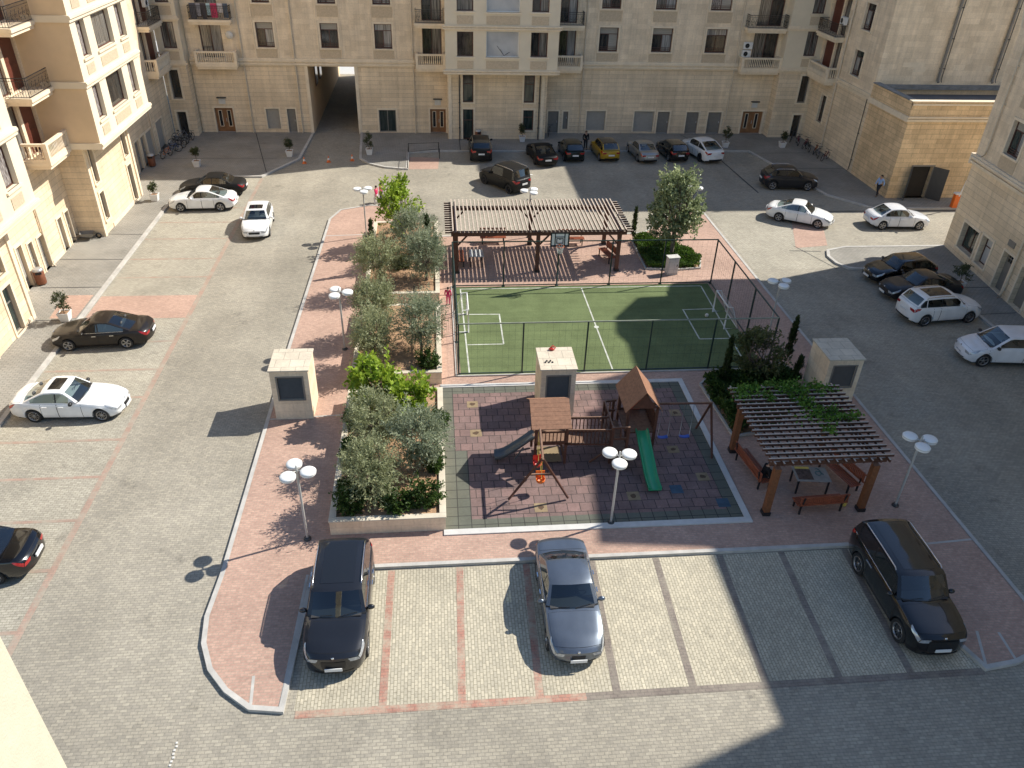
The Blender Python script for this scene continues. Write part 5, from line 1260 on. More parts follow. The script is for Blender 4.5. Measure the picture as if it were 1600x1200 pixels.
ol = [((-2.75,22.8),(-2.8,22.65,2.05),(1.15,1.1,1.15),'olive2','olive tree at the front left of the nearest planter, above the dark round shrubs'),
 ((-1.05,24.0),(-.95,24.3,2.3),(1.15,1.15,1.15),'olive','grey-green olive tree at the right of the nearest planter, its bare trunk showing'),
 ((-2.75,25.9),(-2.75,25.7,2.2),(1.15,1.1,1.1),'olive2','olive tree at the back of the nearest planter, before the bright green tree'),
 ((-3.2,32.5),(-3.25,32.6,2.3),(1.1,1.15,1.25),'olive2','olive tree at the front left of the middle planter, beside the street lamp'),
 ((-.95,32.6),(-.95,33.3,2.5),(1.2,1.35,1.45),'olive','tall grey olive tree at the front right of the middle planter, its trunk showing'),
 ((-3.2,35.6),(-3.3,35.7,2.2),(1.15,1.1,1.2),'olive2','olive tree at the back left of the middle planter'),
 ((-3.3,40.6),(-3.35,41.0,2.35),(1.35,1.4,1.35),'olive2','broad olive tree at the front left of the far planter'),
 ((-.7,41.2),(-.7,41.4,2.35),(1.2,1.4,1.4),'olive','grey-green olive tree at the front right of the far planter, by the court corner'),
 ((-1.7,44.8),(-1.6,45.0,2.3),(1.45,1.4,1.3),'olive','shaded olive tree behind the other two in the far planter')]
for i, (b, c, r, mt, lab) in enumerate(ol): tree('olive_tree', (*b,.7), lab, 'olive tree', OL, c, tuple(1.04*q for q in r), mt, 640, 15, .14, .042, .6, .075, 100+i, .42, .55, .42)
BR = 'bright green young trees'
tree('leafy_tree', (-2.85,28.7,.7), 'bright yellow-green bushy tree between the two nearest planters', 'tree', BR, (-2.85,28.5,2.1), (1.25,1.15,1.35), 'bright', 300, 9, .22, .15, .5, .05, 201, .3, .3, .6, multi=3)
tree('leafy_tree', (-1.35,27.9,.7), 'smaller bright green tree right of its twin, at the back of the nearest planter', 'tree', BR, (-1.35,27.6,1.9), (1.15,1.0,1.05), 'bright', 230, 9, .22, .15, .5, .05, 202, .3, .3, .6, multi=2)
tree('leafy_tree', (-2.5,47.6,.7), 'tall bright green tree rising at the far end of the farthest planter', 'tree', BR, (-2.45,47.5,2.7), (1.35,1.2,1.7), 'bright', 230, 9, .23, .15, .55, .06, 203, .35, .45, .6, multi=2)
tree('leafy_tree', (-2.5,48.6,.7), 'thin leafy shoot standing above the far bright green tree', 'tree', BR, (-2.5,48.4,3.9), (.6,.55,1.0), 'bright', 60, 9, .2, .13, .45, .04, 204, .2, .6, .6, limbs=4)
tree('ficus_tree', (14.95,45.3,PZ), 'tall dense ficus-like tree with pale shining leaf tips in the bed beyond the court', 'tree', None, (14.9,45.6,3.35), (1.65,1.5,2.65), 'glossy', 800, 10, .22, .13, .5, .10, 211, .45, .45, .55, multi=3, limbs=7)
SH = 'dark round shrubs in the planters'
sh = [((-3.45,22.0),(.62,.5,.62),'dark round shrub at the front left corner of the nearest planter'),((-1.85,21.95),(.75,.45,.5),'low dark shrub in the middle of the nearest planter front'),((-.75,22.3),(.72,.62,.66),'dense dark round shrub at the front right corner of the nearest planter'),
 ((-.25,27.0),(.5,.6,.55),'dark shrub spilling over the right wall of the nearest planter, far end'),((-3.75,25.3),(.45,.6,.5),'dark shrub at the left wall of the nearest planter'),((-.35,24.3),(.42,.5,.45),'small dark shrub at the right wall of the nearest planter, below the olive tree'),
 ((-3.7,27.4),(.5,.6,.6),'dark shrub at the left wall below the bright green tree'),((-.55,31.9),(.5,.45,.6),'shrub in the front right corner of the middle planter'),((-2.2,43.0),(.6,.6,.5),'yellowing shrub in the gap between the far olive trees'),((-3.6,22.9),(.42,.4,.4),'small dark shrub second from the front left corner of the nearest planter')]
for i, (b, r, lab) in enumerate(sh):
    t = thing('shrub', (*b,.72), lab, 'shrub', SH); rng = random.Random(300+i)
    m = MB(); sprays(m, rng, (0,0,r[2]*.55), tuple(1.1*q for q in r), 260, 9, .12, .075, .28, .35, .4, -.05, 1, .6); m.build('foliage', M['mixed'] if i == 8 else M['shrub'], t)
    m = MB()
    for k in range(5): m.tube([(0,0,-.1),(r[0]*.4*math.cos(k*1.26),r[1]*.4*math.sin(k*1.26),r[2]*.8)], .015, 4)
    m.build('stems', M['bark'], t)
def column(x, y, h, lab, r=.2, seed=0, z=PZ):
    t = thing('cypress_sapling', (x,y,z), lab, 'cypress', 'slender cypress saplings'); rng = random.Random(seed); m = MB()
    for k in range(int(150*h/2.2)):
        f = rng.random(); rr = r*(1-f)**.6*min(1, .35+f*5)*rng.uniform(.5,1.05); a = rng.uniform(0,6.28); p = Vector((rr*math.cos(a), rr*math.sin(a), .25+f*(h-.25)))
        for j in range(6):
            d = Vector((math.cos(a)*.3+rng.gauss(0,.25), math.sin(a)*.3+rng.gauss(0,.25), 1)).normalized(); w = Vector((-math.sin(a),math.cos(a),0))*.035; q = p+Vector((rng.gauss(0,.03),rng.gauss(0,.03),rng.gauss(0,.05)))
            m.face([q,q+d*.09+w,q+d*.19,q+d*.09-w])
    m.build('foliage', M['cypress'], t); m = MB(); m.cyl((0,0,-.03),(0,0,h*.8),.03,.01,6); m.build('trunk', M['bark'], t)
column(13.68,30.6,2.5,'slender cypress sapling at the left end of the shaded shrub bed, before the court fence',.2,1); column(17.7,32.6,2.4,'slender cypress sapling at the far right of the shaded shrub bed',.24,2)
column(17.1,30.2,1.6,'short cypress sapling beside the shaded ventilation shaft',.26,3); column(13.1,48.2,2.2,'thin dark cypress sapling standing right of the long pergola',.17,4)
column(-3.9,43.8,2.6,'narrow dark conifer tip rising left of the far olive trees',.22,5,.7); column(-.6,44.6,2.6,'narrow dark conifer tip rising right of the far olive trees',.22,6,.7)
tree('bushy_tree', (15.4,30.8,PZ), 'large loose dark bush in the shaded bed by the court corner', 'bush', None, (15.4,30.9,1.55), (1.45,1.2,1.45), 'mixed', 380, 10, .16, .085, .5, .05, 221, .5, .45, .6, multi=3, trunk_top=.5)
def cover(name, poly, h, n, mat_, lab, seed, ll=.12):
    rng = random.Random(seed); m = MB(); xs = [p[0] for p in poly]; ys = [p[1] for p in poly]
    def inside(x, y):
        c = False
        for i in range(len(poly)):
            a, b = poly[i], poly[i-1]
            if (a[1] > y) != (b[1] > y) and x < (b[0]-a[0])*(y-a[1])/(b[1]-a[1])+a[0]: c = not c
        return c
    k = 0
    while k < n:
        x, y = rng.uniform(min(xs),max(xs)), rng.uniform(min(ys),max(ys))
        if not inside(x, y): continue
        k += 1; hh = h*(.55+.45*math.sin(x*3.1)*math.cos(y*2.7)); z = PZ+.04+hh*rng.random()**.5
        for j in range(5):
            d = Vector((rng.gauss(0,.6),rng.gauss(0,.6),.7)).normalized(); w = d.cross(Vector((rng.gauss(0,1),rng.gauss(0,1),.3))).normalized()*ll*.35; q = Vector((x+rng.gauss(0,.08),y+rng.gauss(0,.08),z+rng.gauss(0,.04)))
            m.face([q,q+d*ll*.5+w,q+d*ll,q+d*ll*.5-w])
    return tag(m.build(name, M[mat_]), lab, 'ground cover', None, 'stuff')
cover('ground_cover', [(13.1,47.9),(14.2,48.4),(15.6,47.4),(16.8,45.2),(16.3,43.75),(15.0,43.55),(13.05,43.7)], .62, 3600, 'cover', 'dense green ground cover filling the bed under the ficus tree', 5, .13)
cover('shrubbery', [(12.6,30.4),(13.3,31.0),(17.2,31.8),(17.2,30.5),(16.3,28.5),(14.9,26.95),(12.85,26.5)], .75, 3800, 'shrub', 'dark low shrubbery filling the shaded bed behind the vine pergola', 6, .15)
# climbing vine on the square pergola
rng = random.Random(9); m = MB(); zz = PZ + 2.70; cx, cy = 14.35, 23.4
patches = [(.35,2.5,.9,.45,90),(.55,1.6,.42,.7,70),(1.1,.7,.85,.42,80),(1.75,.55,.6,.2,30),(-1.5,2.6,.55,.35,60),(-2.0,2.3,.35,.35,25),(1.6,2.6,.5,.3,35),(.2,2.9,1.2,.15,35),(.75,-.2,.25,.35,16),(-.9,2.1,.2,.4,14)]
for (px0, py0, sx, sy, n) in patches:
    for k in range(n):
        q0 = Vector((px0+rng.gauss(0,sx*.5), py0+rng.gauss(0,sy*.55), 2.68+rng.uniform(-.08,.16)))
        for j in range(6):
            d = Vector((rng.gauss(0,.7),rng.gauss(0,.7),rng.uniform(-.3,.8))).normalized(); w = d.cross(Vector((rng.gauss(0,1),rng.gauss(0,1),.2))).normalized()*.045; q = q0+Vector((rng.gauss(0,.09),rng.gauss(0,.09),rng.gauss(0,.05)))
            m.face([q,q+d*.06+w,q+d*.13,q+d*.06-w])
t = thing('climbing_vine', (cx,cy,PZ), 'bright green climbing vine sprawling over the slats of the square pergola', 'vine')
m.build('foliage', M['vine'], t); m = MB(); m.tube([(-1.85,2.05,0),(-1.8,2.1,1.4),(-1.75,2.2,2.6),(-.8,2.5,2.72),(.4,2.3,2.75),(.6,1.3,2.75),(1.2,.6,2.75)], .02, 5); m.build('stem', M['bark'], t)
# ---------------------------------------------------------------- cars
def lerpk(keys, d):
    if d <= keys[0][0]: return keys[0][1]
    for (a, va), (b, vb) in zip(keys, keys[1:]):
        if d <= b:
            f = (d-a)/(b-a) if b > a else 0; f = f*f*(3-2*f)*.5 + f*.5; return va+(vb-va)*f
    return keys[-1][1]
def paint(name, c, metal=.0, dust=.0, rough=.32, coat=.8):
    m = flat(name, c, rough, metal, var=.06, scale=1.5, coat=coat, vs2=(.8,.08), spec=.25); return m
CM = {}
def carglass(name, tint):
    m = bpy.data.materials.new(name); m.use_nodes = True; t = m.node_tree; t.nodes.clear()
    out = t.nodes.new('ShaderNodeOutputMaterial'); tr = N(t, 'ShaderNodeBsdfTransparent'); tr.inputs['Color'].default_value = (*tint, 1)
    gl = N(t, 'ShaderNodeBsdfAnisotropic') if False else N(t, 'ShaderNodeBsdfGlossy'); gl.inputs['Roughness'].default_value = .02
    lw = N(t, 'ShaderNodeLayerWeight'); pw = N(t, 'ShaderNodeMath', operation='POWER'); t.links.new(lw.outputs['Facing'], pw.inputs[0]); pw.inputs[1].default_value = 4.0
    fr = N(t, 'ShaderNodeMapRange'); fr.inputs['To Min'].default_value = .13; t.links.new(pw.outputs[0], fr.inputs['Value']); mx = N(t, 'ShaderNodeMixShader')
    t.links.new(fr.outputs[0], mx.inputs[0]); t.links.new(tr.outputs[0], mx.inputs[1]); t.links.new(gl.outputs[0], mx.inputs[2]); t.links.new(mx.outputs[0], out.inputs[0]); return m
CM['glass'] = carglass('tinted_side_glass', (.16,.18,.18)); CM['windscreen'] = carglass('windscreen_glass', (.55,.63,.63)); CM['roofglass'] = flat('roof_glass', (.012,.013,.015), .05, 0, var=0, spec=.7)
CM['seat'] = flat('car_seat_cloth', (.07,.07,.07), .8, var=.15); CM['dash'] = flat('dashboard_plastic', (.035,.035,.036), .6, var=.1)
CM['trim'] = flat('car_black_trim', (.010,.010,.011), .45, var=0)
CM['gap'] = flat('panel_gap', (.006,.006,.006), .8, var=0)
CM['chrome'] = flat('car_chrome', (.70,.70,.70), .15, 1.0, var=0)
CM['tyre'] = flat('tyre_rubber', (.020,.020,.020), .85, var=.15)
CM['rim'] = flat('alloy_rim', (.34,.34,.35), .3, .9, var=0); CM['rimdark'] = flat('dark_alloy_rim', (.06,.06,.065), .35, .8, var=0)
CM['lamp'] = flat('headlamp_glass', (.42,.44,.46), .08, .3, var=.25, scale=14, spec=.9)
CM['tail'] = flat('tail_lamp_red', (.33,.012,.014), .15, 0, var=.15, scale=14, spec=.8)
CM['plate'] = flat('number_plate', (.72,.72,.70), .5, var=.04)
WHEELS = {}
def wheel_meshes(r, style):
    k = (round(r,3), style)
    if k in WHEELS: return WHEELS[k]
    w = .215; m = MB(); rr = r*.68
    m.lathe([(rr,-w/2+.01),(r-.02,-w/2),(r,-w/2+.03),(r,w/2-.03),(r-.02,w/2),(rr,w/2-.01)], (0,0,0), 24, axis='y')
    t = m.build('tyre', CM['tyre'], sharp=50); me_t = t.data; bpy.data.objects.remove(t)
    m = MB(); m.lathe([(0,.035),(rr*.9,.035),(rr*.9,-.05),(0,-.05)], (0,0,0), 18, axis='y'); t = m.build('wheel', CM['trim']); me_h = t.data; bpy.data.objects.remove(t)
    m = MB(); m.lathe([(rr*.86,w/2-.055),(rr*.9,w/2-.012),(rr+.005,w/2-.004),(rr+.005,w/2-.03)], (0,0,0), 24, axis='y')
    m.lathe([(0,w/2-.022),(.05,w/2-.024),(.065,w/2-.06)], (0,0,0), 10, axis='y')
    n = 5 if style == 'five' else 10
    for i in range(n):
        a = 6.283*i/n; ww = .075 if n == 5 else .034
        for s in ((-1,1) if n == 5 else (0,)):
            b = a + s*.10; m.bar((.04*math.cos(a),w/2-.045,.04*math.sin(a)),(rr*.9*math.cos(b),w/2-.028,rr*.9*math.sin(b)), ww*.62, .03, up=(0,1,0))
    t = m.build('rim', CM['rimdark'] if style == 'dark' else CM['rim']); me_r = t.data; bpy.data.objects.remove(t)
    WHEELS[k] = (me_h, me_t, me_r); return WHEELS[k]

BASE = dict(L=4.6, W=1.82, H=1.45, wb=2.7, fo=.88, r=.325, nose=.66, cowl=.95, belt=.96, deck=1.00, tail=.86, dc=1.30, dw=2.05, dr=3.15, dg=3.95, wr=.74, sill=.22, crown=.05,
            style='five', rails=False, sunroof=None, black_roof=False, suv=False, bow=.24, bowr=.16, tumble=.93, grille=(.42,4.0,5.0), spoiler=False)
def car(loc, rz, lab, cat, pm, group=None, **kw):
    P = dict(BASE); P.update(kw); L, W, H = P['L'], P['W'], P['H']; hw = W/2; r = P['r']
    fx = [P['fo'], P['fo']+P['wb']]        # wheel positions (distance from the nose)
    dc, dw, dr, dg = P['dc'], P['dw'], P['dr'], P['dg']
    suv = P['suv']
    ztk = [(0,P['nose']-.04),(.12,P['nose']+.05),(.45,P['nose']+(P['cowl']-P['nose'])*.55),(dc,P['cowl']),(dc+.5,P['belt']-.0),(dr,P['belt']+.01),(dg,P['deck']),(L-.25,P['deck']-.02 if not suv else P['deck']),(L-.06,P['tail']+.02),(L,P['tail']-.04)]
    if suv: ztk = ztk[:5] + [(dr,P['belt']+.03),(L-.12,P['deck']),(L-.03,P['deck']-.03),(L,P['deck']-.10)]
    wk = [(0,.80),(.10,.875),(.3,.935),(.7,.985),(1.3,1.0),(L-1.3,1.0),(L-.6,.985),(L-.2,.94),(L-.05,.89),(L,.84)]
    zsk = [(0,.30),(.25,.22),(.8,P['sill']),(L-.8,P['sill']+.01),(L-.3,.26),(L,.36)]
    Ra = r + .055
    def arch(d):
        z = 0
        for c in fx:
            if abs(d-c) < Ra: z = max(z, r + math.sqrt(Ra*Ra-(d-c)**2))
        return z
    def sec(d, usearch=True):
        zt = lerpk(ztk, d); w = lerpk(wk, d)*hw; zs = lerpk(zsk, d)
        zb = max(zs, arch(d)) if usearch else zs
        zm = zs + (zt-zs)*.50; zl = zs + (zt-zs)*.16; c = P['crown'] if d < dc+.2 else .025
        zm = max(zm, zb + (zt-.11-zb)*.45); zl = max(zl, zb + (zt-.11-zb)*.15)
        tb = P['tumble']
        return [(0,zt+c),(w*.45,zt+c*.85),(w*.76,zt+c*.45),(w*tb,zt-.025),(w*.985,zt-.115),(w,zm),(w*.985,zl),(w*.93 if zb == zs else w*.97,zb),(0,zb)]
    def bowx(d, y):
        s = 0
        f = max(0, 1-d/1.1); b = max(0, 1-(L-d)/.9)
        return L/2 - d - P['bow']*f*f*(3-2*f)*(abs(y)/hw)**2.2 + P['bowr']*b*b*(3-2*b)*(abs(y)/hw)**2.2
    def pt(d, v, s):
        q = sec(d, v > 4.5); i = min(7, int(v)); f = v-i; y = q[i][0]+(q[i+1][0]-q[i][0])*f; z = q[i][1]+(q[i+1][1]-q[i][1])*f
        return Vector((bowx(d, y), s*y, z))
    st = {0,.03,.08,.15,.25,.4,.55,dc*.5,dc*.8,dc,dc+.2,(dc+dr)/2,dr,dg,L-.6,L-.4,L-.25,L-.13,L-.05,L-.015,L}
    for c in fx:
        st |= {c-Ra-.004, c+Ra+.004} | {c+Ra*.9999*math.cos(R(k*15)) for k in range(13)}
        st = {d for d in st if not (abs(d-c) < Ra and min(abs(d-(c+Ra*.9999*math.cos(R(k*15)))) for k in range(13)) > 1e-5)}
    st = sorted(st); st = [d for i, d in enumerate(st) if i == 0 or d-st[i-1] > .0025]
    root = thing('parked_car' if not P.get('moving') else 'car', (*loc, 0.0), lab, cat, group, rz)
    m = MB()
    rows = []
    for d in st:
        q = sec(d); row = [Vector((bowx(d, y), y, z)) for y, z in q[::-1]] + [Vector((bowx(d, y), -y, z)) for y, z in q[1:]]
        rows.append(row)
    m.grid(rows, 0)
    def fascia(d, sgn, bulge):
        q = sec(d); out = []
        top = q[:4]; ys = [-1,-top[2][0]/top[3][0],-top[1][0]/top[3][0],0,top[1][0]/top[3][0],top[2][0]/top[3][0],1]; zz = [top[3][1],top[2][1],top[1][1],top[0][1],top[1][1],top[2][1],top[3][1]]
        for k in range(3, 8):
            w, z = q[k]; row = []
            for j, f in enumerate(ys):
                y = f*w; bl = bulge[k-3]*(1-abs(f)**4)
                row.append(Vector((bowx(d, y)+sgn*bl, y, zz[j] if k == 3 else z)))
            out.append(row)
        return out
    fF = fascia(0, 1, (.0,.02,.04,.06,.03)); fR = fascia(L, -1, (.0,.02,.05,.07,.03))
    m.grid(fF, 0); m.grid(fR, 0, flip=True)
    for F in (fF, fR):
        m.face([F[-1][j] for j in range(7)] + [Vector((F[-1][3].x, 0, F[-1][3].z))][:0], 1)
    body_mb = m
    # greenhouse
    zb = lambda d: lerpk(ztk, d)
    gk = [(dc, P['cowl']), (dw-.06, H-.055), (dw+.12, H-.012), ((dw+dr)/2, H), (dr-.1, H-.025), (dr+.06, H-.065), (dg, P['deck'] if not suv else P['belt']+.07)]
    def zr(d):
        for (a, va), (b, vb) in zip(gk, gk[1:]):
            if d <= b: return va+(vb-va)*(d-a)/(b-a)
        return gk[-1][1]
    def gsec(d):
        w = lerpk(wk, d)*hw*P['tumble']*.985; z0 = zb(d)-.02; z1 = zr(d); t = max(0, min(1, (z1-P['belt'])/(H-P['belt']))); we = w+(hw*P['wr']-w)*t
        cr = .035*(.4+.6*t)
        ge = .10*t
        return [(0,z1+cr),(we*.5,z1+cr*.8),(we*.87,z1+cr*.3),(we,z1-.015*t),(we+(w-we)*.13,z1+(z0-z1)*.13),(we+(w-we)*.93,z1+(z0-z1)*.93),(w,z0)]
    mid = (dw+dr)/2
    def gx(d, y):
        w = hw*.85; f = max(0, min(1, (dw+.5-d)/(dw+.5-dc))); b = max(0, min(1, (d-dr+.4)/(dg-dr+.4)))
        return L/2 - d - .20*f*(abs(y)/w)**2 + (.14 if not suv else .08)*b*(abs(y)/w)**2
    def gpt(d, v, s):
        q = gsec(d); i = min(5, int(v)); f = v-i; y = q[i][0]+(q[i+1][0]-q[i][0])*f; z = q[i][1]+(q[i+1][1]-q[i][1])*f
        return Vector((gx(d, y), s*y, z))
    bp = P.get('bp', dc + (dr-dc)*.58 + .1)          # B pillar
    w0 = dc+.42; w3 = dg-.32 if not suv else dg-.22
    wins = [(w0, bp-.035), (bp+.035, w3 if not suv else min(w3, dr-.15))]
    if suv: wins.append((dr-.09, dg-.16))
    gs = {dc, dc+.05, dc+.2, w0, (w0+dw)/2, dw-.06, dw+.02, dw+.12, mid, dr-.1, dr, dr+.06, dg-.05, dg} | {x for w in wins for x in w} | {dr+(dg-dr)*f for f in (.25,.5,.75)}
    gs = sorted(gs); gs = [d for i, d in enumerate(gs) if i == 0 or d-gs[i-1] > .003]
    parts = {k: MB() for k in ('windscreen','rear_window','roof','trim')}; side = {(i, s): MB() for i in range(len(wins)) for s in (-1,1)}
    for a, b in zip(gs, gs[1:]):
        c = (a+b)/2
        for s in (-1, 1):
            for k in range(6):
                q = [gpt(a,k,s), gpt(b,k,s), gpt(b,k+1,s), gpt(a,k+1,s)]
                if s < 0: q = q[::-1]
                if k < 3:
                    if c < dw-.03: tgt = 'trim' if c < dc+.05 else ('windscreen' if k < 2 else 'body')
                    elif c > dr+.03: tgt = 'body' if (c > dg-.05) else ('rear_window' if k < 2 else 'body')
                    else: tgt = 'roof'
                elif k == 4:
                    tgt = 'body'
                    for i, (wa, wb_) in enumerate(wins):
                        if wa-1e-4 <= a and b <= wb_+1e-4: tgt = (i, s)
                    if tgt == 'body' and wins[0][1]-1e-4 <= c <= wins[1][0]+1e-4: tgt = 'trim'
                else: tgt = 'body'
                dst = body_mb if tgt == 'body' else (side[tgt] if isinstance(tgt, tuple) else parts[tgt])
                dst.face(q, 0, True)
    body = body_mb.build('body', [pm, CM['trim']], root, merge=True, sharp=38)
    parts['roof'].build('roof', CM['roofglass'] if P['black_roof'] else pm, root, merge=True, sharp=38)
    parts['windscreen'].build('windscreen', CM['windscreen'], root, merge=True); parts['rear_window'].build('rear_window', CM['windscreen'], root, merge=True)
    parts['trim'].build('window_trim', CM['trim'], root, merge=True)
    for mb_ in side.values(): 
        if mb_.f: mb_.build('side_window', CM['glass'], root, merge=True)
    # surface patches on body, fascia and roof
    def patch(name, mm, fn, nu=6, nv=4, off=.006, parent=None, mb_=None):
        own = mb_ is None; mb_ = mb_ or MB(); e = 1e-3; rows = []
        for i in range(nu+1):
            row = []
            for j in range(nv+1):
                u, v = i/nu, j/nv; p = fn(u, v); pu = fn(min(1,u+e), v)-fn(max(0,u-e), v); pv = fn(u, min(1,v+e))-fn(u, max(0,v-e))
                n = pu.cross(pv); n = n.normalized() if n.length > 1e-12 else Vector((0,0,1))
                ref = p - Vector((p.x*.55, 0, .45))
                if n.dot(ref) < 0: n = -n
                row.append(p + n*off)
            rows.append(row)
        mb_.grid(rows)
        return mb_.build(name, mm, parent or root) if own else None
    def bl(c):  # bilinear in (d, v)
        return lambda u, v: ((c[0][0]*(1-u)+c[1][0]*u)*(1-v)+(c[3][0]*(1-u)+c[2][0]*u)*v, (c[0][1]*(1-u)+c[1][1]*u)*(1-v)+(c[3][1]*(1-u)+c[2][1]*u)*v)
    def bodyfn(c, s):
        g = bl(c); return lambda u, v: pt(*g(u, v), s)
    def fasfn(F, c):
        g = bl(c)
        def fn(u, v):
            fy, k = g(u, v); row = k-3; i = min(3, int(row)); f = row-i; x = (fy+1)*3; ys = [q for q in range(7)]
            def at(rw):
                w = rw[6].y; y = fy*w
                for j in range(6):
                    if y <= rw[j+1].y+1e-9: t = (y-rw[j].y)/(rw[j+1].y-rw[j].y); return rw[j].lerp(rw[j+1], t)
                return rw[6]
            return at(F[i]).lerp(at(F[i+1]), f)
        return fn
    gw, g0, g1 = P['grille']
    patch('grille', CM['trim'], fasfn(fF, [(-gw,g0-.5),(gw,g0-.5),(gw*.9,g1),(-gw*.9,g1)]), 10, 4, .012)
    patch('lower_intake', CM['trim'], fasfn(fF, [(-.78,5.95),(.78,5.95),(.70,6.7),(-.70,6.7)]), 10, 3, .010)
    patch('rear_diffuser', CM['trim'], fasfn(fR, [(-.8,6.1),(.8,6.1),(.78,6.95),(-.78,6.95)]), 10, 3, .010)
    for s in (-1, 1):
        m2 = MB(); patch('', None, bodyfn([(.012,3.05),(.50,2.75),(.36,3.7),(.012,4.2)], s), 6, 4, .008, None, m2); patch('', None, fasfn(fF, [(s*.60,3.15),(s*1.0,3.05),(s*1.0,4.2),(s*.66,4.0)]), 4, 3, .009, None, m2)
        m2.build('headlight', CM['lamp'], root)
        m2 = MB(); tv = 4.4 if suv else 4.35; patch('', None, bodyfn([(L-.012,3.05),(L-.34,3.25),(L-.25,3.95),(L-.012,tv)], s), 5, 4, .008, None, m2); patch('', None, fasfn(fR, [(s*.56,3.25),(s*1.0,3.1),(s*1.0,tv),(s*.62,4.1)]), 4, 3, .009, None, m2)
        m2.build('taillight', CM['tail'], root)
        # doors with gaps
        for (d0, d1) in ((dc+.08, bp), (bp+.02, min(fx[1]-Ra-.02, bp+1.05) if not suv else fx[1]-Ra*.75)):
            v1 = 6.85
            patch('door_gap', CM['gap'], bodyfn([(d0-.012,3.25),(d1+.012,3.25),(d1+.012 - (.0 if d1 < fx[1]-Ra else .10),v1+.05),(d0-.012,v1+.05)], s), 8, 8, .0025)
            dd = patch('door', pm, bodyfn([(d0+.004,3.27),(d1-.004,3.27),(d1-.004 - (.0 if d1 < fx[1]-Ra else .10),v1),(d0+.004,v1)], s), 8, 8, .0055)
            h = MB(); a_, b_ = pt(d1-.28, 4.15, s), pt(d1-.08, 4.15, s); o_ = Vector((0, s*.035, 0)); h.bar(a_+o_, b_+o_, .03, .035); h.build('handle', CM['chrome'] if P.get('chrome') else pm, root if dd is None else dd)
        # mirror
        m2 = MB(); c = pt(dc+.42, 3.2, s) + Vector((0, s*.12, .09)); m2.ball(c, .085, .13, .085, 10); m2.bar(c+Vector((0,-s*.14,-.06)), c, .05, .04); m2.build('wing_mirror', pm if not P.get('darkmir') else CM['trim'], root)
        # side skirt
        patch('side_skirt', CM['trim'], bodyfn([(fx[0]+Ra+.02,6.75),(fx[1]-Ra-.02,6.75),(fx[1]-Ra-.02,7.0),(fx[0]+Ra+.02,7.0)], s), 6, 2, .009)
        if suv and P.get('clad'):
            m2 = MB()
            for c0 in fx:
                rows = [[Vector((L/2-(c0+rr*math.cos(R(a))), s*(lerpk(wk,c0)*hw+.012), r+rr*math.sin(R(a)))) for a in range(-8,189,14)] for rr in (Ra-.01, Ra+.06)]; m2.grid(rows)
            m2.build('arch_cladding', CM['trim'], root)
        if P['rails']:
            m2 = MB(); m2.tube([gpt(d, 2.75, s)+Vector((0,0,.0 if k in (0,5) else .055)) for k, d in enumerate([dw+.2,dw+.3,mid,(mid+dr)/2,dr-.2,dr-.08])], .02, 6); m2.build('roof_rail', CM['chrome'], root)
        if P.get('chrome'):
            m2 = MB(); m2.tube([gpt(d, 5.97, s)+Vector((0,s*.006,0)) for d in (w0-.1,bp,w3)], .012, 4); m2.build('chrome_strip', CM['chrome'], root)
    bonnet = lambda k: (lambda u, v: pt(.16+(dc-.20)*u + (k*(1 if u > .5 else -1))*.5, abs(v*2-1)*(2.62+k*2), 1 if v > .5 else -1))
    patch('bonnet_gap', CM['gap'], bonnet(.02), 8, 14, .003); patch('bonnet', pm, bonnet(0), 8, 14, .006)
    if not suv and L-dg > .3:
        lid = lambda k: (lambda u, v: pt(dg+.03-k+(L-.10-dg-.03+2*k)*u, abs(v*2-1)*(2.55+k*2), 1 if v > .5 else -1))
        patch('boot_gap', CM['gap'], lid(.012), 5, 14, .003); patch('boot_lid', pm, lid(0), 5, 14, .006)
    if P['sunroof']:
        a, b = P['sunroof']; patch('sunroof', CM['roofglass'], lambda u, v: gpt(a+(b-a)*u, abs(v*2-1)*1.45, 1 if v > .5 else -1), 5, 10, .008)
    if P['spoiler']:
        m2 = MB(); rows = [[gpt(dr+.02,0,1)+Vector((-.0,y,.02)) for y in (-hw*.62,0,hw*.62)],[gpt(dr+.02,0,1)+Vector((-.24,y*.95,.0)) for y in (-hw*.62,0,hw*.62)]]; m2.grid(rows); m2.grid([[p-Vector((0,0,.03)) for p in rw] for rw in rows]); m2.build('roof_spoiler', pm, root)
    fxp = fF[2][3].x; rxp = fR[2][3].x
    zf, zrr = fF[2][3].z, fR[1][3].z
    m2 = MB(); m2.box(fxp+.035,fxp+.06,-.26,.26,zf-.10,zf+.02); m2.build('number_plate', CM['plate'], root)
    zq = (fR[1][3].z if not suv else fR[1][3].z*.55+fR[2][3].z*.45); m2 = MB(); m2.box(min(fR[1][3].x, fR[2][3].x)-.05,min(fR[1][3].x, fR[2][3].x)-.005,-.26,.26,zq-.10,zq+.02); m2.build('number_plate', CM['plate'], root)
    m2 = MB(); m2.ball(pt(.05,0,1)+Vector((.03,0,-.01)), .03,.055,.045,10); m2.build('emblem', CM['chrome'], root)
    # cabin seen through the glass
    zbx = P['belt']; xf = L/2 - dw
    m2 = MB(); m2.grid([[pt(dc+.10, 0, 1)+Vector((0,y,.005)) for y in (-hw*.78,0,hw*.78)], [Vector((xf+.16,y,zbx+.035)) for y in (-hw*.78,0,hw*.78)], [Vector((xf+.10,y,zbx+.012)) for y in (-hw*.78,0,hw*.78)]]); m2.build('dashboard', CM['dash'], root)
    m2 = MB(); m2.tube([(xf+.02+.05*math.sin(k*.5236), -.36*-1+.17*math.cos(k*.5236), zbx+.06+.13*math.sin(k*.5236)) for k in range(13)], .015, 5); m2.build('steering_wheel', CM['trim'], root)
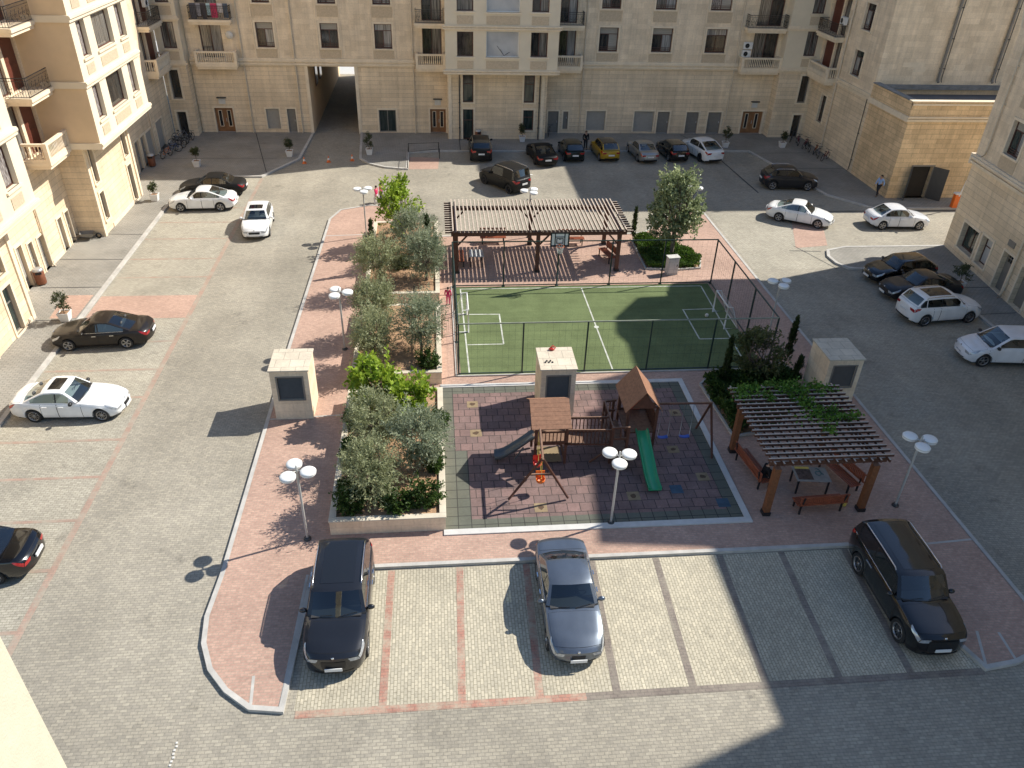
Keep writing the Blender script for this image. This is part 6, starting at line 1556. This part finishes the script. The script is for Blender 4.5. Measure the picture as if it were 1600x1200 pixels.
    for (sx, sy, wd) in ((xf-.55,.37,.24),(xf-.55,-.37,.24),(xf-1.35,0,.58)):
        m2 = MB(); m2.ball((sx,sy,zbx+.02), .09, wd, .22, 10)
        for hy in ((0,) if wd < .3 else (-.36,.36)): m2.ball((sx-.06,sy+hy,zbx+.25), .05, .13, .085, 8)
        m2.build('seat', CM['seat'], root, sharp=60)
    m2 = MB(); m2.box(-L/2+.35, L/2-.35, -hw*.82, hw*.82, .18, .42); m2.build('underbody', CM['trim'], root)
    m2 = MB()
    for s in (-1, 1): m2.bar(gpt(dc+.06, .2 if s > 0 else 1.1, s)+Vector((0,0,.015)), gpt(dc+.09, 1.6 if s > 0 else .25, s)+Vector((0,0,.015)), .02, .015)
    m2.build('wiper', CM['trim'], root)
    mh, mt, mr = wheel_meshes(r, P['style'])
    for c in fx:
        for s in (-1, 1):
            o = bpy.data.objects.new('wheel', mh); COL.objects.link(o); o.parent = root; o.location = (L/2-c, s*(hw-.125), r); o.rotation_euler = (0, rnd.uniform(0,6), 0 if s > 0 else math.pi)
            for nm, me in (('tyre', mt), ('rim', mr)):
                q = bpy.data.objects.new(nm, me); COL.objects.link(q); q.parent = o
    return root

SED = dict(L=4.68,W=1.83,H=1.43,wb=2.73)
SUV = dict(L=4.75,W=1.92,H=1.68,wb=2.82,fo=.90,r=.365,nose=.84,cowl=1.10,belt=1.12,deck=1.16,tail=1.0,dc=1.22,dw=1.95,dr=4.25,dg=4.62,wr=.76,sill=.27,suv=True,rails=True,grille=(.48,4.2,5.3))
HAT = dict(L=4.35,W=1.80,H=1.47,wb=2.64,fo=.86,r=.32,nose=.70,cowl=.97,belt=.99,deck=1.0,dc=1.15,dw=1.85,dr=3.60,dg=4.18,suv=True,wr=.72,sill=.21,tail=.9)
def C_(base, **k): d = dict(base); d.update(k); return d
white = paint('white_car_paint', (.78,.78,.76), .0, rough=.3); white2 = paint('pearl_white_car_paint', (.70,.71,.73), .0); black = paint('black_car_paint', (.004,.004,.005), .0, rough=.2, coat=1.0)
navy = paint('navy_black_car_paint', (.014,.0155,.020), .2, rough=.35, coat=.9); greyb = paint('steel_grey_car_paint', (.140,.163,.195), .7, rough=.35, coat=.9); brown = paint('dusty_brown_black_paint', (.017,.013,.011), .1, rough=.4, coat=.4)
silver = paint('silver_car_paint', (.36,.36,.35), .7, rough=.35); gold = paint('yellow_car_paint', (.42,.26,.015), .2); dgreen = paint('dark_green_car_paint', (.006,.011,.009), .0, coat=.4); dgrey = paint('dark_grey_car_paint', (.022,.022,.025), .3, rough=.4, coat=.5); dust = paint('dusty_black_paint', (.010,.010,.010), .0, rough=.5, coat=.15); matt = paint('matt_black_paint', (.009,.009,.009), .0, rough=.6, coat=.05)
PK = 'cars parked in the courtyard'
car((-3.45,17.62), R(-90), 'dark navy suv with a matt roof parked nose-out by the front left kerb', 'car', navy, PK, **C_(SUV, L=4.85, W=1.98, H=1.77, nose=.90, cowl=1.14, belt=1.15, wr=.79, wb=2.95, chrome=True, style='ten', sunroof=(2.2,4.0), bow=.26, dc=1.28, dr=4.2, dg=4.7))
car((4.02,17.50), R(-90.5), 'steel grey saloon parked nose-out in the front row, between red and dark bay lines', 'car', greyb, PK, **C_(SED, L=4.84, W=1.86, H=1.46, wb=2.89, fo=.84, r=.33, dc=1.42, dw=2.15, dr=3.25, dg=4.05, chrome=True, grille=(.30,4.1,5.0), darkmir=False))
car((15.55,17.05), R(-91), 'glossy black suv with chrome roof rails parked nose-out in the shaded right-hand bay', 'car', black, PK, **C_(SUV, L=5.0, W=1.98, H=1.84, belt=1.20, wr=.82, wb=2.93, r=.40, dc=1.30, dw=1.95, dr=4.55, dg=4.88, deck=1.26, nose=1.0, cowl=1.19, style='ten', sunroof=(2.15,4.3), chrome=True, grille=(.66,4.0,5.6), bow=.18))
car((-16.42,20.55), R(181), 'black saloon cut off by the left edge of the photo, tail lamps towards the road', 'car', black, PK, **C_(SED, L=4.75, chrome=True))
car((-16.35,29.98), R(-1.5), 'white saloon with a small open-looking dark sunroof, nose towards the road', 'car', white, PK, **C_(SED, L=4.70, W=1.84, wb=2.84, fo=.80, dc=1.48, dw=2.2, dr=3.15, dg=4.08, style='ten', sunroof=(2.4,2.95), darkmir=True, grille=(.38,4.0,5.2)))
car((-17.02,36.15), R(183), 'dusty dark brown saloon parked nose to the left kerb beside the potted tree', 'car', brown, PK, **C_(SED, L=4.75, W=1.85, wb=2.75, chrome=True, dr=3.0, dg=4.05))
car((-16.5,55.05), R(182), 'white saloon at the far left kerb with a black saloon right behind it', 'car', white, PK, **C_(SED, L=4.6, wb=2.70, dr=2.95, dg=4.05))
car((-16.45,57.95), R(181), 'black saloon parked at the far left, half hidden by the white saloon', 'car', dust, PK, **C_(SED, L=4.7))
car((-12.0,51.0), R(-86), 'white hatchback with black sunroof driving towards the camera on the left road', 'car', white, None, **C_(HAT, moving=True, L=4.4, sunroof=(2.0,2.7), grille=(.5,4.0,5.0)))
car((3.85,67.2), R(90), 'dark suv with silver roof rails parked left of the others by the central bay', 'car', dust, PK, **C_(SUV, L=4.6, W=1.9, chrome=True))
car((9.05,66.0), R(97), 'matt black low sports coupe in the far row, left of the dark hatchback', 'car', matt, PK, **C_(SED, L=4.75, W=1.92, H=1.38, dr=2.9, dg=4.1, style='dark'))
car((11.75,67.0), R(92), 'dark green-black hatchback in the far row, left of the yellow car', 'car', dgreen, PK, **C_(HAT, L=4.2))
car((14.75,67.1), R(95), 'mustard yellow hatchback with a black roof in the far row', 'car', gold, PK, **C_(HAT, L=4.25, H=1.55, black_roof=True))
car((18.05,66.8), R(95), 'silver saloon in the far row, right of the yellow car', 'car', silver, PK, **C_(SED, L=4.6, W=1.78))
car((20.75,67.0), R(97), 'black hatchback in the far row, between the silver saloon and the white coupe', 'car', black, PK, **C_(HAT, L=4.2, H=1.45))
car((23.4,66.9), R(104), 'white sloping-roofed coupe at the right end of the far row', 'car', white, PK, **C_(SUV, L=4.8, W=1.98, H=1.62, rails=False, dr=3.3, dg=4.5, belt=1.08, deck=1.12, style='dark'))
car((5.3,59.3), R(128), 'dark dusty boxy suv crossing the far road behind the long pergola', 'car', dust, None, **C_(SUV, moving=True, L=4.5, H=1.84, dr=4.12, dg=4.4, wr=.83, belt=1.10, style='dark'))
car((28.2,58.9), R(-5), 'dark grey suv standing in the shade before the right-hand back wall', 'car', dgrey, PK, **C_(SUV, L=4.45, W=1.88, H=1.62, dr=3.7, dg=4.25))
car((26.15,51.65), R(-31), 'white saloon angled across the sunlit road, nose to the lower right', 'car', white, None, **C_(SED, moving=True, L=4.6, dr=2.95, dg=4.0))
car((33.0,50.65), R(-2), 'white saloon in the sunlit side road near the right building corner', 'car', white2, None, **C_(SED, moving=True, L=4.45, H=1.47))
car((28.65,42.05), R(187), 'black hatchback farthest of the four cars in the shade on the right', 'car', black, PK, **C_(HAT, L=4.45, H=1.46))
car((28.75,39.75), R(183), 'dark grey-black saloon second of the four cars in the shade on the right', 'car', dgrey, PK, **C_(SED, L=4.75, dr=3.0, dg=4.1))
car((28.3,36.95), R(6), 'white suv with a panoramic roof among the shaded cars on the right', 'car', white, PK, **C_(SUV, L=4.6, W=1.9, H=1.66, sunroof=(2.2,3.6), style='ten', dr=4.0, dg=4.45))
car((29.25,32.35), R(174), 'white rounded people carrier nearest in the shade at the right edge of the photo', 'car', white2, PK, **C_(SUV, L=4.65, W=1.85, H=1.66, rails=False, nose=.78, cowl=1.02, dc=.95, dw=1.95, dr=4.1, dg=4.5, grille=(.3,5.4,5.6), style='five', darkmir=True))
# ---------------------------------------------------------------- people
SKIN = flat('skin', (.42,.25,.17), .6, var=.04)
def skin_mesh(name, verts, edges, radii, mat_, parent, root=0, sub=2):
    me = bpy.data.meshes.new(name); me.from_pydata([tuple(v) for v in verts], edges, []); me.materials.append(mat_)
    ob = bpy.data.objects.new(name, me); COL.objects.link(ob); ob.parent = parent
    md = ob.modifiers.new('skin', 'SKIN'); md.use_smooth_shade = True
    lay = me.skin_vertices[0] if me.skin_vertices else None
    if lay is None:
        bm = bmesh.new(); bm.from_mesh(me); bm.verts.layers.skin.verify(); bm.to_mesh(me); bm.free(); lay = me.skin_vertices[0]
    for i, r in enumerate(radii):
        rr = r if isinstance(r, tuple) else (r, r); lay.data[i].radius = rr; lay.data[i].use_root = (i == root)
    s = ob.modifiers.new('subd', 'SUBSURF'); s.levels = sub; s.render_levels = sub
    return ob
def person(loc, rz, h, lab, top, bottom, hair, pose='stand', long_sleeves=True, shoes=(.05,.05,.05), skirt=False, longhair=False):
    """pose: joints in units of body height; x forward, y left"""
    t = thing('person', loc, lab, 'person', None, rz); S = h
    J = dict(pelvis=(0,0,.53), waist=(0,0,.62), chest=(0,0,.74), neck=(0,0,.835), head=(.01,0,.885), crown=(.005,0,.955))
    for s, n in ((1,'l'),(-1,'r')):
        J['sh'+n] = (0,s*.115,.80); J['el'+n] = (-.02,s*.15,.635); J['wr'+n] = (.04,s*.155,.495); J['ha'+n] = (.055,s*.155,.455)
        J['hp'+n] = (0,s*.055,.51); J['kn'+n] = (.015,s*.06,.285); J['an'+n] = (-.005,s*.06,.05); J['to'+n] = (.085,s*.07,.018)
    if pose == 'walk':
        J['knl'] = (.10,.06,.29); J['anl'] = (.06,.06,.055); J['tol'] = (.145,.07,.03); J['knr'] = (-.02,-.06,.285); J['anr'] = (-.13,-.06,.075); J['tor'] = (-.06,-.07,.02)
        J['ell'] = (-.09,.14,.65); J['wrl'] = (-.08,.15,.51); J['hal'] = (-.07,.15,.47); J['elr'] = (.05,-.14,.64); J['wrr'] = (.12,-.13,.52); J['har'] = (.145,-.125,.485)
    if pose == 'sit':
        dz = -.265
        for k in ('pelvis','waist','chest','neck','head','crown','shl','shr','ell','elr'): J[k] = (J[k][0]-.0, J[k][1], J[k][2]+dz)
        lean = dict(chest=.05, neck=.085, head=.12, crown=.125, shl=.06, shr=.06, waist=.02)
        for k, a in lean.items(): J[k] = (J[k][0]+a, J[k][1], J[k][2]-.01)
        for s, n in ((1,'l'),(-1,'r')):
            J['hp'+n] = (.0,s*.06,.255); J['kn'+n] = (.245,s*.085,.275); J['an'+n] = (.22,s*.085,.05); J['to'+n] = (.31,s*.095,.018)
            J['el'+n] = (.09,s*.15,.385); J['wr'+n] = (.22,s*.07,.335); J['ha'+n] = (.255,s*.05,.33)
    V = []; E = []; Rr = []; idx = {}
    def add(k, r, p=None, pos=None):
        idx[k] = len(V); V.append(Vector(pos if pos is not None else J[k])*S); Rr.append((r[0]*S, r[1]*S) if isinstance(r, tuple) else r*S)
        if p is not None: E.append((idx[p], idx[k]))
    add('pelvis',(.075,.058)); add('waist',(.066,.05),'pelvis'); add('chest',(.078,.058),'waist'); add('neck',.031,'chest'); add('head',(.050,.056),'neck'); add('crown',(.040,.045),'head')
    for s, n in ((1,'l'),(-1,'r')):
        add('sh'+n,.032,'chest'); add('el'+n,.024,'sh'+n); add('wr'+n,.017,'el'+n); add('ha'+n,(.013,.021),'wr'+n)
        hd = (Vector(J['ha'+n])-Vector(J['wr'+n])).normalized(); lat = Vector((1,0,0)) if abs(hd.z) > .6 else Vector((0,1,0))
        for f in range(4):
            b = Vector(J['ha'+n]) + lat*((f-1.5)*.0105) + hd*.012; L = (.022,.027,.025,.019)[f]
            add('f%d%s'%(f,n), .0052, 'ha'+n, b+hd*L*.55); add('g%d%s'%(f,n), .0045, 'f%d%s'%(f,n), b+hd*L*1.1+Vector((.006,0,0)))
        add('t'+n, .006, 'wr'+n, Vector(J['wr'+n])+hd*.022+lat*.022); add('u'+n, .005, 't'+n, Vector(J['wr'+n])+hd*.042+lat*.030)
        add('hp'+n,.050,'pelvis'); add('kn'+n,.034,'hp'+n); add('an'+n,.021,'kn'+n); add('to'+n,(.02,.016),'an'+n)
    body = skin_mesh('body', V, E, Rr, SKIN, t)
    hc = Vector(J['head'])*S; up = Vector((0,0,1)); m = MB()
    def face_bits():
        m.ball(hc+Vector((.057*S,0,.002*S)), .010*S,.009*S,.014*S, 8)              # nose
        for s in (-1,1): m.ball(hc+Vector((.0,s*.052*S,0)), .012*S,.006*S,.017*S, 8)   # ears
    face_bits(); m.build('nose_and_ears', SKIN, body)
    m = MB()
    for s in (-1,1): m.ball(hc+Vector((.049*S,s*.018*S,.014*S)), .006*S,.008*S,.005*S, 6)
    m.build('eyes', M['black'], body); m = MB(); m.ball(hc+Vector((.050*S,0,-.026*S)), .005*S,.016*S,.004*S, 6); m.build('mouth', M['red_p'], body)
    m = MB(); rows = []
    for a in range(7):
        th = R(8 + a*15); rows.append([hc + Vector((-.012+(.066*math.sin(th))*math.cos(k*.3927)*(1.0 if math.cos(k*.3927) < .35 or a < 3 else .55 if a > 4 else .93), .060*math.sin(th)*math.sin(k*.3927), .022+.068*math.cos(th)))*1.0*1 if False else hc + Vector(((-.008+.066*math.sin(th)*math.cos(k*.3927)*(1.0 if (math.cos(k*.3927) < .35 or a < 3) else .6))*S, .060*math.sin(th)*math.sin(k*.3927)*S, (.022+.066*math.cos(th))*S)) for k in range(16)])
    m.grid(rows, 0, True)
    if longhair: m.ball(hc+Vector((-.045*S,0,-.06*S)), .03*S,.05*S,.09*S, 8)
    m.build('hair', hair, body)
    def garment(name, keys, mat_, grow):
        vv = []; ee = []; rr = []; im = {}
        for k, p in keys:
            im[k] = len(vv); vv.append(V[idx[k]]); r = Rr[idx[k]]; r = r if isinstance(r, tuple) else (r, r); rr.append((r[0]+grow*S, r[1]+grow*S))
            if p: ee.append((im[p], im[k]))
        return skin_mesh(name, vv, ee, rr, mat_, t)
    arms = [('shl','chest'),('ell','shl'),('shr','chest'),('elr','shr')] + ([('wrl','ell'),('wrr','elr')] if long_sleeves else [])
    garment('shirt', [('waist',None),('pelvis','waist'),('chest','waist')] + arms, top, .010)
    garment('trousers', [('pelvis',None),('hpl','pelvis'),('knl','hpl'),('anl','knl'),('hpr','pelvis'),('knr','hpr'),('anr','knr')], bottom, .009)
    for n in 'lr':
        m = MB(); a = V[idx['an'+n]]; b = V[idx['to'+n]]; z0 = min(b.z-.018*S, a.z-.05*S)
        m.ball(((a.x+b.x)/2, (a.y+b.y)/2, z0+.022*S), .075*S if abs(b.x-a.x) > .05*S else .05*S, .026*S, .024*S, 8); m.build('shoe', flat('shoe_'+lab[:18], shoes, .6), t)
    return t
cl = lambda n, c: flat('cloth_'+n, c, .9, var=.1)
blackc = cl('black', (.008,.008,.009)); hairk = cl('dark_hair', (.012,.009,.007))
person((12.86,23.2,PZ), R(-8), 1.72, 'person in black clothes sitting on the left bench under the vine-covered pergola', blackc, blackc, hairk, 'sit')
pink = cl('pink', (.72,.10,.22)); hot = cl('hot_pink', (.62,.03,.12)); pale = cl('pale_trousers', (.62,.58,.58)); jean = cl('dark_jeans', (.05,.05,.08))
person((-4.35,55.35,0.0), R(150), 1.5, 'child in hot pink top and pale trousers at the tip of the paved island', hot, pale, hairk, 'walk')
person((-4.05,55.85,0.0), R(170), 1.55, 'child in a lighter pink jacket and dark trousers behind the other at the island tip', pink, jean, hairk, 'stand', longhair=True)
person((.5,39.3,PZ), R(80), 1.15, 'small child in pink standing beside the left court fence behind the olive trees', hot, pink, hairk, 'stand')
person((34.45,56.35,PZ), R(-160), 1.78, 'person in a light blue shirt and dark trousers walking by the annexe corner', cl('light_blue', (.28,.42,.66)), cl('dark_trousers', (.02,.022,.03)), hairk, 'walk')
person((13.3,68.5,PZ), R(-80), 1.72, 'person in dark clothes standing on the far pavement beside the yellow hatchback', blackc, cl('charcoal', (.02,.02,.022)), hairk, 'stand')

# ---------------------------------------------------------------- sun, sky, camera
AZ, EL = R(19.0), R(42.5)          # direction towards the sun
sd = Vector((math.cos(EL)*math.cos(AZ), math.cos(EL)*math.sin(AZ), math.sin(EL)))
sun = bpy.data.lights.new('sun', 'SUN'); sun.energy = 5.0; sun.angle = R(.53); sun.color = (1, .95, .86)
so = bpy.data.objects.new('sun', sun); COL.objects.link(so); so.rotation_euler = sd.to_track_quat('Z', 'Y').to_euler(); so.location = (40, 20, 60)
w = bpy.data.worlds.new('World'); scene.world = w; w.use_nodes = True
t = w.node_tree; t.nodes.clear(); bg = t.nodes.new('ShaderNodeBackground'); ow = t.nodes.new('ShaderNodeOutputWorld'); sky = t.nodes.new('ShaderNodeTexSky')
sky.sky_type = 'NISHITA'; sky.sun_disc = False; sky.sun_elevation = EL; sky.sun_rotation = math.pi/2 - AZ; sky.air_density = 1.0; sky.dust_density = .25; sky.ozone_density = 2.0; sky.altitude = 50
bg.inputs['Strength'].default_value = .12
hs = t.nodes.new('ShaderNodeHueSaturation'); hs.inputs['Saturation'].default_value = 1.03; t.links.new(sky.outputs[0], hs.inputs['Color']); t.links.new(hs.outputs[0], bg.inputs[0]); t.links.new(bg.outputs[0], ow.inputs[0])
f_px, yaw, pitch, roll = 1215.565, R(6.21158), R(33.42139), R(-1.92230)
fwd = Vector((math.sin(yaw)*math.cos(pitch), math.cos(yaw)*math.cos(pitch), -math.sin(pitch))); rt = Vector((math.cos(yaw), -math.sin(yaw), 0)); dn = fwd.cross(rt)
r2 = rt*math.cos(roll) + dn*math.sin(roll); d2 = dn*math.cos(roll) - rt*math.sin(roll)
cam = bpy.data.cameras.new('camera'); co = bpy.data.objects.new('camera', cam); COL.objects.link(co)
cam.sensor_width = 36; cam.lens = f_px/1600*36; cam.clip_end = 2000; cam.clip_start = .05
co.matrix_world = Matrix(((r2.x,-d2.x,-fwd.x,0),(r2.y,-d2.y,-fwd.y,0),(r2.z,-d2.z,-fwd.z,20.7),(0,0,0,1)))
scene.camera = co
vs = scene.view_settings; vs.view_transform = 'Standard'; vs.look = 'None'; vs.gamma = 1; vs.use_curve_mapping = False; vs.exposure = .46
scene.cycles.max_bounces = 6; scene.cycles.transparent_max_bounces = 6
